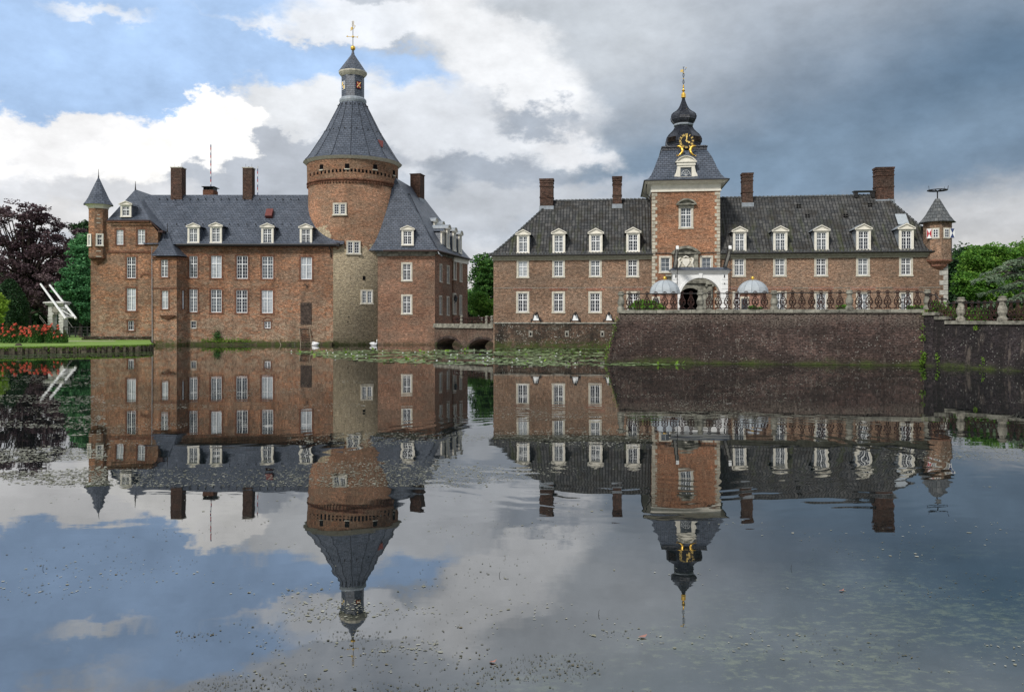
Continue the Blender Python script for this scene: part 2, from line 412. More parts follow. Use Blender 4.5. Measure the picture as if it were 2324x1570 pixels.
M['stonecream'] = plain('sandstone_trim', (.49, .46, .385), .8, var=.12, scale=4, bump=.01)
M['white'] = plain('white_paint', (.74, .75, .75), .45, var=.03)
M['whitewood'] = plain('white_weathered', (.66, .67, .66), .6, var=.1, scale=5)
M['grey_stone'] = plain('weathered_stone', (.18, .175, .145), .9, var=.35, scale=3, bump=.03)
M['post_stone'] = plain('post_stone', (.24, .23, .20), .9, var=.3, scale=5, bump=.02)
M['dark_metal'] = plain('black_iron', (.018, .017, .017), .5, var=.3, scale=9)
M['rust_iron'] = plain('rusty_iron', (.030, .013, .010), .7, var=.5, scale=3)
M['lead'] = plain('lead_sheet', (.24, .27, .30), .45, var=.12, scale=4, spec=.5)
M['lead_light'] = plain('dome_lead', (.34, .375, .40), .38, var=.06, scale=3, spec=.5)
M['copper'] = plain('brown_gutter', (.04, .018, .014), .5)
M['gold'] = plain('gilding', (.85, .52, .10), .32, metal=.85, var=.08)
M['gold_paint'] = plain('gold_paint', (.70, .50, .16), .45, var=.06)
M['black'] = plain('black_paint', (.01, .01, .012), .5, var=.1)
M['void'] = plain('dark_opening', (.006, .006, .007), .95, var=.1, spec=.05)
M['wood'] = plain('old_wood', (.055, .040, .032), .85, var=.45, scale=5, bump=.01)
M['pole_wood'] = plain('grey_pole', (.23, .19, .14), .8, var=.2)
M['red'] = plain('red_paint', (.40, .02, .03), .5, var=.08)
M['blue'] = plain('blue_paint', (.03, .05, .14), .5, var=.08)
M['bark'] = plain('bark', (.045, .036, .03), .95, var=.35, scale=4, bump=.03)
M['hatch'] = plain('red_brown_hatch', (.13, .035, .03), .5)
M['stone_white'] = plain('pale_portal_stone', (.50, .50, .47), .7, var=.2, scale=5)
def glass(name, col, rough=.06, spec=.6, curtain=0):
    m, t, b = newmat(name)
    P_ = t.node('ShaderNodeNewGeometry').outputs['Position']
    n = t.noise(P_, 1.4, 3); n2 = t.noise(P_, 12, 2)
    c = t.mix(t.rng(n, .35, .65), tuple(v * .6 for v in col), tuple(v * 1.4 for v in col))
    if curtain: c = t.mix(t.rng(n2, .3, .7, 0, .35), c, tuple(v * .5 for v in col))
    t.put(b.inputs['Base Color'], c); b.inputs['Roughness'].default_value = rough; b.inputs['Specular IOR Level'].default_value = spec
    return m
M['glass'] = glass('window_glass', (.012, .016, .026))
M['blind'] = glass('drawn_blind', (.36, .39, .42), .35, .5, 1)
M['half'] = glass('grey_glass', (.085, .10, .115), .15, .6, 1)
M['leaf_purple'] = leafmat('copper_beech_leaf', (.016, .010, .014), (.078, .046, .056), (.30, .22, .23), .3)
M['leaf_green'] = leafmat('green_leaf', (.010, .040, .012), (.05, .14, .03), (.17, .33, .06))
M['leaf_bright'] = leafmat('bright_leaf', (.018, .062, .012), (.09, .22, .03), (.27, .45, .07), .3)
M['leaf_dark'] = leafmat('dark_leaf', (.006, .018, .008), (.018, .05, .018), (.05, .11, .032), .15)
M['leaf_blue'] = leafmat('cedar_needle', (.02, .05, .03), (.12, .18, .11), (.32, .38, .27), .1)
M['leaf_teal'] = leafmat('soft_green_leaf', (.016, .065, .028), (.08, .24, .09), (.22, .46, .20), .25)
M['leaf_yew'] = leafmat('yew_needle', (.010, .028, .012), (.025, .065, .025), (.055, .12, .04), .1)
M['leaf_yellow'] = leafmat('yellow_leaf', (.10, .18, .02), (.22, .36, .04), (.36, .50, .07), .3)
M['leaf_rose'] = leafmat('rose_leaf', (.018, .04, .012), (.05, .085, .02), (.16, .13, .05), .2)
M['petal'] = leafmat('rose_petal', (.55, .04, .04), (.80, .12, .09), (.90, .36, .22), .2)
M['reed'] = leafmat('wall_weed', (.05, .10, .01), (.14, .26, .03), (.28, .42, .06), .3)
def grassm():
    m, t, b = newmat('grass'); P_ = t.node('ShaderNodeNewGeometry').outputs['Position']
    n = t.noise(P_, .5, 5, .6); n2 = t.noise(P_, 9, 5, .7)
    c = t.mix(t.rng(n, .35, .65), (.12, .21, .03), (.17, .28, .045))
    k = t.rng(n2, .3, .7, .7, 1.3); c = t.mix(1.0, c, t.comb(k, k, k), 'MULTIPLY')
    t.put(b.inputs['Base Color'], c); b.inputs['Roughness'].default_value = .9
    bp = t.node('ShaderNodeBump', Strength=.8, Distance=.05, Height=n2); t.put(b.inputs['Normal'], bp.outputs[0])
    return m
M['grass'] = grassm()
M['meadow'] = plain('meadow', (.055, .085, .028), .95, var=.2, scale=2, bump=.03)
M['gravel'] = plain('gravel', (.30, .27, .22), .95, var=.15, scale=8, bump=.02)
def waterm():
    m, t, b = newmat('moat_water')
    P_ = t.node('ShaderNodeNewGeometry').outputs['Position']; x, y, z = t.sep(P_)
    # murky body of the water, green weed growing up in the shallows by the near right bank
    n1 = t.noise(t.comb(t.math('MULTIPLY', x, 1.0), t.math('MULTIPLY', y, 1.6), 0.0), 7.5, 8, .8)
    n2 = t.noise(P_, .7, 4, .6)
    area = t.math('MULTIPLY', t.rng(t.math('SUBTRACT', x, t.math('MULTIPLY', t.math('SUBTRACT', y, 6.0), 1.0)), -.3, 1.6, smooth=True), t.rng(y, 6.4, 9.6, 1, 0, smooth=True))
    wk = t.math('MULTIPLY', t.rng(t.math('ADD', n1, t.math('MULTIPLY', t.math('SUBTRACT', n2, .5), .6)), .51, .60), area)
    body = t.mix(area, (.005, .0075, .008), (.008, .020, .022))
    c = t.mix(wk, body, t.mix(t.rng(n1, .5, .72), (.035, .055, .034), (.12, .135, .08)))
    t.put(b.inputs['Base Color'], c); b.inputs['Roughness'].default_value = .012
    b.inputs['IOR'].default_value = 3.2
    # height of the ripples in metres
    v = t.comb(t.math('MULTIPLY', x, .55), y, 0.0)
    h = t.math('MULTIPLY', t.noise(v, 1.1, 2, .5), .0022)
    h2 = t.math('MULTIPLY', t.noise(v, 5.0, 2, .5), .00022)
    h2 = t.math('MULTIPLY', h2, t.rng(t.noise(P_, .11, 3), .38, .62, .35, 1.4))
    d1 = t.math('SQRT', t.math('ADD', t.math('POWER', t.math('SUBTRACT', x, 2.2), 2.0), t.math('POWER', t.math('SUBTRACT', y, 16.5), 2.0)))
    dd = t.math('ADD', d1, t.math('MULTIPLY', t.noise(P_, .6, 2), 1.7))
    rp = t.math('MULTIPLY', t.math('SINE', t.math('MULTIPLY', dd, 2 * math.pi / .48)), .00048)
    msk = t.math('MULTIPLY', t.rng(d1, 2.4, 4.4, smooth=True), t.rng(d1, 5.2, 8.2, 1, 0, smooth=True))
    msk = t.math('MULTIPLY', msk, t.rng(t.noise(P_, .35, 2), .4, .6, .25, 1.1))
    h = t.math('ADD', t.math('ADD', h, h2), t.math('MULTIPLY', rp, msk))
    bp = t.node('ShaderNodeBump', Strength=1.0, Distance=1.0, Height=h); t.put(b.inputs['Normal'], bp.outputs[0])
    return m
M['water'] = waterm()
# ---------------------------------------------------------------- survey sheets: sheet coordinates -> sight-line coordinates
def sheet(k, ox, oy): return lambda x, y: (x / k + ox, y / k + oy)
zA = sheet(3.0412, 0, 326.3); zB = sheet(3.3078, 296.6, 356); zC = sheet(3.7797, 652.6, 29.7); zD = sheet(3.7797, 652.6, 415.3)
zE = sheet(3.3078, 1067.9, 356); zF = sheet(4.4096, 1394.2, 130.5); zG = sheet(4.0712, 1394.2, 462.8); zH = sheet(3.1885, 1720.6, 356)
zI = sheet(3.1881, 1957.9, 356); zJ = sheet(5.09, 961.1, 486.5); zK = sheet(4.896, 949.3, 652.6); zL = sheet(4.81, 0, 682.3)
def rc(z, x0, y0, x1, y1): a = z(x0, y0); b = z(x1, y1); return (a[0], a[1], b[0], b[1])

# ---------------------------------------------------------------- windows
WC = {}
def win_meshes(w, h, style, pane, nx, trans):
    key = (w, h, style, pane, nx, trans)
    if key in WC: return WC[key]
    b = .06 if w > .5 else .04
    f = MB(); y0, y1 = .05, .11
    f.box(-w/2, -w/2 + b, y0, y1, 0, h); f.box(w/2 - b, w/2, y0, y1, 0, h)
    f.box(-w/2 + b, w/2 - b, y0, y1, 0, b * 1.2); f.box(-w/2 + b, w/2 - b, y0, y1, h - b, h)
    zt = h * (1 - trans)
    if trans: f.box(-w/2 + b, w/2 - b, y0 - .01, y1, zt - .035, zt + .035)
    if nx >= 4: f.box(-.035, .035, y0 - .008, y1, b * 1.2, h - b)
    m = .010
    for i in range(1, nx):
        if nx >= 4 and i * 2 == nx: continue
        xx = -w/2 + w * i / nx
        f.box(xx - m, xx + m, y0 + .02, y1 - .005, b * 1.2, h - b)
    def rows(za, zb, n):
        for i in range(1, n):
            zz = za + (zb - za) * i / n; f.box(-w/2 + b, w/2 - b, y0 + .022, y1 - .006, zz - m, zz + m)
    if trans: rows(b, zt, max(2, round((zt - b) / .30))); rows(zt, h - b, 2)
    else: rows(b, h - b, max(2, round(h / .36)))
    g = MB().box(-w/2 + .01, w/2 - .01, .095, .13, .01, h - .01)
    WC[key] = (f.mesh('window'), g.mesh('pane')); return WC[key]
SC_ = {}
def surround_mesh(w, h, t, proud, sill, name='surround', keyst=False):
    key = (w, h, t, proud, sill)
    if key in SC_: return SC_[key]
    s = MB()
    s.box(-w/2 - t, -w/2, -proud, .05, 0, h); s.box(w/2, w/2 + t, -proud, .05, 0, h)
    s.box(-w/2 - t, w/2 + t, -proud, .05, h, h + t)
    s.box(-w/2 - t - sill, w/2 + t + sill, -proud - sill, .05, -t * .8, 0)
    SC_[key] = s.mesh(name); return SC_[key]
def window(parent, fr, r, nx=4, trans=.36, pane='glass', surr='stonecream', t=.13, proud=.025, sill=.03, q=.05, label=None, hole=True, k=0.0):
    x0, y0, x1, y1 = r; S0, S1 = fr.S(x0), fr.S(x1); xm = (x0 + x1) / 2
    z0, z1 = fr.Zx(xm, y1), fr.Zx(xm, y0)
    w = max(.15, round((S1 - S0) / q) * q); h = max(.15, round((z1 - z0) / q) * q); S = (S0 + S1) / 2
    fm, gm = win_meshes(w, h, 'w', pane, nx, trans)
    MM = fr.mat(S, z0, k)
    o = put('window', fm, M['white'], parent, MM, label=label)
    key = gm.name + pane
    if key not in WC:
        g2 = gm.copy(); g2.materials.clear(); g2.materials.append(M[pane]); g2.name = 'pane'; WC[key] = g2
    put('pane', WC[key], None, o)
    if surr:
        sm = surround_mesh(w, h, t, proud, sill)
        key = sm.name + surr
        if key not in SC_:
            s2 = sm.copy(); s2.materials.clear(); s2.materials.append(M[surr]); s2.name = 'surround'; SC_[key] = s2
        put('surround', SC_[key], None, o)
    return (S - w/2, S + w/2, z0, z0 + h)
DM = {}
def dormer(parent, fr, xc, ytop, ybot, wpx, inset, roofmat, slope=1.25, pane='glass', ped='tri', label=None, pf=.25, cream='cream'):
    """dormer on the slope behind facade fr, front face set back by inset"""
    f2 = fr.off(inset); S = f2.S(xc); d = f2.D(xc)
    w = round(wpx / F * d / .05) * .05; zb = Z(ybot, d); H = round((Z(ytop, d) - zb) / .05) * .05
    key = (w, H, pane, ped, roofmat, cream)
    if key not in DM:
        ph = w * pf * 1.25; hb = H - ph; L = H / slope + .35; b = w * .15
        fr_ = MB()
        fr_.box(-w/2, -w/2 + b, -.06, .1, 0, hb); fr_.box(w/2 - b, w/2, -.06, .1, 0, hb)
        fr_.box(-w/2 + b, w/2 - b, -.05, .1, hb - .12, hb); fr_.box(-w/2 - .03, w/2 + .03, -.12, .1, -.06, .05)
        o = .12
        if ped == 'tri':
            fr_.slab([(-w/2 - o, hb), (w/2 + o, hb), (w/2 + o, hb + .06), (-w/2 - o, hb + .06)], -.16, .1)
            fr_.slab([(-w/2 - .03, hb + .06), (w/2 + .03, hb + .06), (0, hb + ph)], -.08, .1)
            for sgn in (-1, 1):
                fr_.slab([(sgn * (w/2 + o), hb + .06), (0, hb + ph), (0, hb + ph + .08), (sgn * (w/2 + o), hb + .13)], -.17, .1)
        else:
            arc = [(math.cos(a) * (w/2 + .05), hb + .06 + math.sin(a) * ph) for a in np.linspace(0, math.pi, 13)]
            fr_.slab([(-w/2 - o, hb), (w/2 + o, hb), (w/2 + o, hb + .06), (-w/2 - o, hb + .06)], -.16, .1)
            fr_.slab(arc, -.08, .1)
            a2 = [(math.cos(a) * (w/2 + .12), hb + .06 + math.sin(a) * (ph + .08)) for a in np.linspace(0, math.pi, 13)]
            for i in range(12):
                fr_.slab([arc[i], arc[i+1], a2[i+1], a2[i]], -.16, .1)
        ck = [MB().box(-w/2 + .02, -w/2 + .07, .1, L, -.2, hb), MB().box(w/2 - .07, w/2 - .02, .1, L, -.2, hb)]
        rf = MB(); oo = w/2 + .16
        if ped == 'tri':
            rf.add([(-oo, -.12, hb + .075), (0, -.12, hb + ph + .10), (0, L, hb + ph + .10), (-oo, L, hb + .075), (oo, -.12, hb + .075), (oo, L, hb + .075),
                    (-oo, -.12, hb + .03), (oo, -.12, hb + .03), (oo, L, hb + .03), (-oo, L, hb + .03)],
                   [(0, 1, 2, 3), (1, 4, 5, 2), (0, 3, 9, 6), (4, 7, 8, 5)])
        else:
            for i in range(12):
                a, c_ = a2[i], a2[i+1]
                rf.add([(a[0], -.12, a[1] + .02), (c_[0], -.12, c_[1] + .02), (c_[0], L, c_[1] + .02), (a[0], L, a[1] + .02)], [(0, 1, 2, 3)])
        wi = w - 2 * b; hi = hb - .17
        fm, gm = win_meshes(round(wi, 3), round(hi, 3), 'w', pane, 4 if wi > .55 else 3, .36)
        DM[key] = (fr_.mesh('dormer'), [c_.mesh('cheek') for c_ in ck], rf.mesh('dormer_roof'), fm, gm)
    a, ck, rf, fm, gm = DM[key]
    o = put('dormer', a, M[cream], parent, f2.mat(S, zb), label=label)
    for c_ in ck: put('cheek', c_, M[roofmat] if roofmat != 'pantile' else M['lead'], o)
    put('dormer_roof', rf, M['lead'] if (ped != 'tri') else M[roofmat if roofmat != 'pantile' else 'lead'], o)
    put('sash', fm, M['white'], o, Matrix.Translation((0, -.03, .05)))
    k2 = gm.name + pane
    if k2 not in WC:
        g2 = gm.copy(); g2.materials.clear(); g2.materials.append(M[pane]); g2.name = 'pane'; WC[k2] = g2
    put('pane', WC[k2], None, o, Matrix.Translation((0, -.03, .05)))
def hip(mb, Mx, s0, s1, n0, n1, r0, r1, rn, prof, rn1=None):
    """profile [(f,z)] from eave f=0 to ridge f=1; ridge from (r0,rn) to (r1,rn1)"""
    rn1 = rn if rn1 is None else rn1
    cs = [(s0, n0), (s1, n0), (s1, n1), (s0, n1)]; rs = [(r0, rn), (r1, rn1), (r1, rn1), (r0, rn)]
    loops = [[(a[0] + f * (b[0] - a[0]), a[1] + f * (b[1] - a[1]), z) for a, b in zip(cs, rs)] for f, z in prof]
    mb.loft(loops, Mx, capt=False, capb=True)
def chimney(parent, x0, x1, y0, y1, d, fr, cap='stonecream', dep=None, bands=False, mat='brick_chim', pots=True):
    w = (x1 - x0) / F * d; z0, z1 = Z(y1, d) - .6, Z(y0, d); dp = dep or w
    Mx = fr.M.to_3x3().to_4x4(); c_ = Vector((X((x0 + x1) / 2, d), d, 0)); Mx = Matrix.Translation(c_) @ Mx
    mb = MB().box(-w/2, w/2, 0, dp, z0, z1 - .08)
    if bands:
        for k in (.28, .62, 1.6):
            mb.box(-w/2 - .04, w/2 + .04, -.04, dp + .04, z1 - k - .09, z1 - k)
        mb.box(-w/2 - .05, w/2 + .05, -.05, dp + .05, z1 - .17, z1 - .08)
    o = put('chimney', mb, M[mat], parent, Mx)
    put('chimney_cap', MB().box(-w/2 - .06, w/2 + .06, -.06, dp + .06, z1 - .08, z1), M[cap], o)
    put('flashing', MB().box(-w/2 - .06, w/2 + .06, -.06, dp + .06, z0, z0 + .64), M['lead'], o)
    if pots:
        q = MB()
        for k in (-.32, 0.0, .32): q.tube([(k * w, dp/2, z1), (k * w, dp/2, z1 + (.14 if k == 0 else .4))], .05 if k == 0 else .012, 5)
        put('chimney_rod', q, M['dark_metal'], o)
    return o
def arcpts(cx_, cz_, rx, rz, a0, a1, n): return [(cx_ + rx * math.cos(a), cz_ + rz * math.sin(a)) for a in np.linspace(a0, a1, n)]

# ================================================================= WEST RANGE OF THE CASTLE
FC = Fr((0, 79.1), deg=0)
pal = thing('castle_range', 'long red brick castle range with slate roof and cream dormers, left of the round tower', 'castle', (-28, 83, 0))
holes = []
B = lambda *a: rc(zB, *a)
up = [(442, 745, 500, 908, 'glass'), (602, 744, 683, 910, 'blind'), (796, 746, 878, 915, 'glass'), (985, 748, 1070, 915, 'half'), (1277, 752, 1360, 920, 'blind')]
lo = [(442, 996, 500, 1165, 'half'), (602, 997, 683, 1168, 'half'), (792, 1000, 876, 1171, 'glass'), (983, 1003, 1067, 1173, 'blind')]
for a in up + lo:
    holes.append(window(pal, FC, B(*a[:4]), pane=a[4], surr='brick_trim', t=.16, proud=.02))
holes.append(window(pal, FC, B(455, 1236, 490, 1286), nx=2, trans=0, surr='stonecream', t=.05))
holes.append(window(pal, FC, B(1003, 1236, 1052, 1287), nx=4, trans=0, surr='brick_trim', t=.09))
wm = MB(); sL, sR = FC.S(330), FC.S(762)
wall(wm, FC, sL, sR, -.6, 9.25, holes)
wm.box(sL, sR, .2, .5, -.6, 9.2, FC.M); wm.box(sL, sR, 7.6, 8, -.6, 9.2, FC.M)
put('wall', wm, M['brick_castle'], pal)
d0 = 79.1
# arch over the cellar window, blind arch above a window, wall anchor
tr = MB()
def segarch(mb, fr, xc, yb, wpx, hpx, t=.12, proud=.03):
    S = fr.S(xc); z = fr.Zx(xc, yb); w = wpx / F * fr.D(xc) / 2; h = hpx / F * fr.D(xc)
    a = arcpts(S, z, w, h, 0, math.pi, 11); b = arcpts(S, z, w + t, h + t, 0, math.pi, 11)
    for i in range(10): mb.slab([a[i], a[i+1], b[i+1], b[i]], -proud, .05, fr.M)
x_, y_ = zB(1027, 1236); segarch(tr, FC, x_, y_, 17, 8); put('brick_arch', tr, M['brick_trim'], pal); tr = MB()
x_, y_ = zB(645, 744); segarch(tr, FC, x_ - 27, y_ + 5, 14, 8)
put('brick_arch', tr, M['brick_trim'], pal)
zz = FC.Zx(550, zB(0, 681)[1])
put('cornice', MB().box(sL, sR, -.10, .12, zz, zz + .16, FC.M).box(sL, sR, -.2, .12, zz + .16, zz + .24, FC.M), M['brick_trim'], pal)
ZE, ZR = 9.46, 14.75
x1e = X(769, 78.8)
rf = MB(); prof = [(0, ZE), (.10, ZE + .38), (1, ZR)]
hip(rf, FC.M, X(330, 79), X(801, 83.3), -.55, 8.6, X(330, 83.3), X(801, 83.3), 3.95, prof)
put('roof', rf, M['slate'], pal)
gt = MB(); gt.tube([(X(404, 78.75), -.66, ZE - .05), (x1e, -.66, ZE - .05)], .09, 6, FC.M); gt.box(X(404, 78.8), x1e, -.6, -.5, ZE - .2, ZE, FC.M)
gt.box(x1e - .15, x1e + .12, -.7, 0.2, ZE - .2, ZE + .12, FC.M)
gt.tube([(x1e - .9, -.6, ZE - .1), (x1e - .8, -.1, ZE - .6), (x1e - .8, -.08, ZE - 1.2)], .05, 5, FC.M)
put('gutter', gt, M['dark_metal'], pal)
for (cx_, yt, yb, w_, pn) in ((472, 500, 645, 88, 'half'), (641, 499, 645, 88, 'half'), (1027, 502, 650, 90, 'half'), (1316, 507, 654, 90, 'glass')):
    xx, ya = zB(cx_, yt); _, yb_ = zB(cx_, yb)
    dormer(pal, FC, xx, ya, yb_, w_ / 3.3078, -.30, 'slate', slope=1.3, pane=pn)
chimney(pal, *[zB(300, 0)[0], zB(383, 0)[0]], zB(0, 76)[1], zB(0, 345)[1], 82.6, FC)
chimney(pal, *[zB(840, 0)[0], zB(911, 0)[0]], zB(0, 78)[1], zB(0, 345)[1], 82.6, FC)
xx, yy = zB(1043, 432)
put('roof_hatch', MB().box(-.33, .33, -.3, .25, -.48, .48, Matrix.Translation(W(xx, yy, 81.2)) @ Matrix.Rotation(R(-38), 4, 'X')), M['hatch'], pal)
hk = MB()
for i in range(19):
    xx, yy = zB(215 + i * 58, 318); hk.box(-.03, .03, -.12, .05, -.05, .06, Matrix.Translation(W(xx, yy, 82.55)))
for i in range(17):
    xx, yy = zB(345 + i * 66, 507)
    if i in (2, 4, 5, 10, 14, 15): continue
    hk.box(-.03, .03, -.1, .05, -.05, .06, Matrix.Translation(W(xx, yy, 80.2)))
put('snow_hook', hk, M['dark_metal'], pal)
# low brick chimney with a metal cap standing behind the ridge
x0, x1 = zB(541, 0)[0], zB(620, 0)[0]; dd = 86.5; w = (x1 - x0) / F * dd; c0 = X((x0 + x1) / 2, dd); za, zb_ = Z(zB(0, 248)[1], dd), Z(zB(0, 222)[1], dd)
cb = put('chimney', MB().box(c0 - w/2, c0 + w/2, dd, dd + 1.4, 12, za), M['brick_trim'], pal, label='low red chimney with flat metal cap behind the ridge')
q = MB().box(c0 - w/2 - .12, c0 + w/2 + .12, dd - .1, dd + 1.5, zb_ - .05, zb_)
for k in (-.45, -.15, .15, .45): q.box(c0 + k * w - .04, c0 + k * w + .04, dd + .1, dd + 1.2, za, zb_ - .05)
put('chimney_cap', q, M['dark_metal'], cb)
# timber hatch door
x0, y0, x1, y1 = B(1275, 1095, 1358, 1258)
S0, S1, z0, z1 = FC.S(x0), FC.S(x1), Z(y1, d0), Z(y0, d0)
sh = MB()
n = 11
for i in range(n): sh.box(S0, S1, -.05 - .012 * (i % 2), .1, z0 + (z1 - z0) * i / n + .012, z0 + (z1 - z0) * (i + 1) / n, FC.M)
sh.box(S0 + .25, S1 - .05, -.09, 0, z1 - .2, z1 - .1, FC.M); sh.box(S0 + .05, S1 - .2, -.09, 0, z0 + .25, z0 + .33, FC.M)
put('shutter', sh, M['wood'], pal)
ya = MB(); xx, yy = zB(1323, 968); p = W(xx, yy, 79.0)
for dx, dz in ((-.2, .16), (.2, .16), (0, -.3)): ya.tube([p, p + Vector((dx * .7, 0, dz * .4)), p + Vector((dx, 0, dz))], .03, 5)
put('wall_anchor', ya, M['dark_metal'], pal)
# --- pavilion
FP = Fr((0, 78.7), deg=0); A = lambda *a: rc(zA, *a)
hp = []
for a in ((803, 595, 852, 697, 'blind'), (950, 592, 1001, 695, 'blind'), (875, 780, 938, 928, 'glass'), (875, 998, 938, 1152, 'blind')):
    hp.append(window(pal, FP, A(*a[:4]), pane=a[4], surr='brick_trim', t=.16, proud=.02))
hp.append(window(pal, FP, A(884, 1222, 925, 1287), nx=3, trans=0, surr='brick_trim', t=.13))
pw = MB(); a0, a1, a2 = FP.S(205.8), FP.S(338.7), FP.S(358.5)
zt1, zt2 = FP.Zx(300, 501), FP.Zx(350, 527)
wall(pw, FP, a0, a1, -.6, zt1, hp); wall(pw, FP, a1, a2, -.6, zt2, [])
pw.poly([(a1, 0, zt2), (a2, 0, zt2), (a1, 0, zt1)], FP.M)
pw.poly([(a0, 0, -.6), (a0, 9, -.6), (a0, 9, zt1), (a0, 0, zt1)], FP.M); pw.poly([(a2, 0, -.6), (a2, 5, -.6), (a2, 5, zt2), (a2, 0, zt2)], FP.M)
put('pavilion_wall', pw, M['brick_castle'], pal)
zc = FP.Zx(280, zA(0, 745)[1])
pc = MB().box(FP.S(243), a2 - .2, -.07, .02, zc - .05, zc + .08, FP.M)
for i in range(44): 
    s_ = FP.S(245) + i * .107; pc.box(s_, s_ + .055, -.06, .0, zc - .16, zc - .05, FP.M)
pc.box(FP.S(243), a1, -.10, .02, zt1 - .16, zt1 - .02, FP.M)
put('brick_band', pc, M['brick_trim'], pal)
pr = MB()
ap = W(307.4, 430, 82.8); e0, e1 = X(243, 78.5), X(341, 78.5); ze = Z(499.5, 78.5)
apl = X(338, 78.5)
lowz = Z(524, 78.7)
# front slope, left slope, flared right slope running down lower
V = [(e0, 78.5, ze), (e1, 78.5, ze), tuple(ap), (e0, 87, ze), (ap.x, 88, ap.z),
     (X(371.5, 78.7), 78.6, lowz), (X(371.5, 78.7), 87, lowz)]
mid1 = (ap.x + .62 * (e1 - ap.x), ap.y + .62 * (78.5 - ap.y), ap.z + .66 * (ze - ap.z))
pr.add(V + [mid1], [(0, 1, 7, 2), (0, 2, 4, 3), (2, 7, 1, 5, 6, 4)])
pr.add([(e0, 78.5, ze), (e1, 78.5, ze), (e1, 79.2, ze - .02), (e0, 79.2, ze - .02)], [(0, 1, 2, 3)])
put('pavilion_roof', pr, M['slate'], pal)
pg = MB().box(e0, e1, -.45, -.34, ze - .13, ze - .01, FP.M)
pg.tube([(e1, -.36, ze - .06), (a2 + .25, -.3, lowz + .05)], .07, 5, FP.M); pg.box(a2 + .1, X(372, 78.7), -.3, .3, lowz - .18, lowz + .03, FP.M)
put('gutter', pg, M['copper'], pal)
put('finial', MB().tube([ap + Vector((0, 0, -.1)), ap + Vector((0, 0, .25)), ap + Vector((0, 0, .8))], [.09, .05, .02], 6), M['dark_metal'], pal)
xx, ya_ = zA(870, 402); _, yb_ = zA(870, 503)
dormer(pal, FP, xx, ya_, yb_, 72 / 3.0412, .05, 'slate', slope=1.3)
# blocked arch beside the stair turret
q = MB(); x_, y_ = zA(1010, 922); segarch(q, FP, x_, y_, 22, 7, t=.14, proud=.06); put('brick_arch', q, M['brick_trim'], pal)
# --- stair turret
def ring(pts, z): return [(x, y, z) for x, y in pts]
T0 = [(X(343.5, 77.9), 79.2), (X(343.5, 77.9), 77.95), (X(401, 77.9), 77.9), (X(428, 79.2), 79.2), (X(428, 79.2), 81), (X(343.5, 79.2), 81)]
FT = Fr(T0[1], T0[2]); FT2 = Fr(T0[2], T0[3])
zt = Z(zB(0, 752)[1], 77.9)
ht = [window(pal, FT, B(228, 775, 280, 903), nx=4, pane='glass', surr='brick_trim', t=.12), window(pal, FT, B(233, 1003, 282, 1142), nx=4, pane='blind', surr='brick_trim', t=.12)]
hs = [window(pal, FT2, B(385, 1005, 402, 1140), nx=2, pane='blind', surr='brick_trim', t=.08)]
tw = MB(); LT = (Vector(T0[2]) - Vector(T0[1])).length; LT2 = (Vector(T0[3]) - Vector(T0[2])).length
wall(tw, FT, 0, LT, -.6, zt, ht); wall(tw, FT2, 0, LT2, -.6, zt, hs); wall(tw, Fr(T0[0], T0[1]), 0, 1.25, -.6, zt, [])
put('stair_turret_wall', tw, M['brick_castle'], pal)
tb = MB(); zq = Z(zB(0, 985)[1], 77.9); tb.box(-.02, LT + .02, -.05, .03, zq - .06, zq + .06, FT.M); tb.box(-.02, LT + .02, -.10, .03, zt - .2, zt, FT.M); tb.box(0, LT2, -.10, .03, zt - .2, zt, FT2.M)
zs = Z(zB(0, 1198)[1], 77.9); sm_ = FT.S(zB(280, 0)[0])
tb.add([(sm_ - .75, -.02, zs + .1), (sm_ + .75, -.02, zs + .1), (sm_ + .75, -.3, zs + .1), (sm_ - .75, -.3, zs + .1), (sm_ - .1, -.01, zs - .35), (sm_ + .1, -.01, zs - .35)], [(0, 1, 2, 3), (3, 2, 5, 4), (2, 1, 5), (0, 3, 4)], FT.M)
put('turret_band', tb, M['brick_trim'], pal)
apx = W(*zB(275, 560), 79.4)
eo = [(X(zB(150, 0)[0], 77.6), 79.4), (X(zB(150, 0)[0], 77.6), 77.6), (X(zB(352, 0)[0], 77.5), 77.5), (X(zB(437, 0)[0], 79.2), 79.2), (X(zB(437, 0)[0], 80), 81.2), (X(340, 81), 81.2)]
zte = Z(zB(0, 742)[1], 77.6)
def cone_roof(base, ze_, apex, flare=.16, steps=(0, .12, .3, 1.0)):
    lp = []
    for f in steps:
        zf = ze_ + (apex.z - ze_) * (f - flare * math.sin(math.pi * min(1, f * 1.6)) * .35)
        lp.append([(x + (apex.x - x) * f, y + (apex.y - y) * f, zf) for x, y in base])
    return lp
put('turret_roof', MB().loft(cone_roof(eo, zte, apx), capb=True), M['slate'], pal)
put('turret_finial', MB().tube([apx - Vector((0, 0, .1)), apx + Vector((0, 0, .2)), apx + Vector((0, 0, .85))], [.08, .04, .018], 6), M['dark_metal'], pal)
put('drainpipe', MB().tube([W(344.8, 560, 77.85), W(344.8, 600, 77.85), W(345.5, 778, 77.85)], .03, 6), M['lead'], pal)
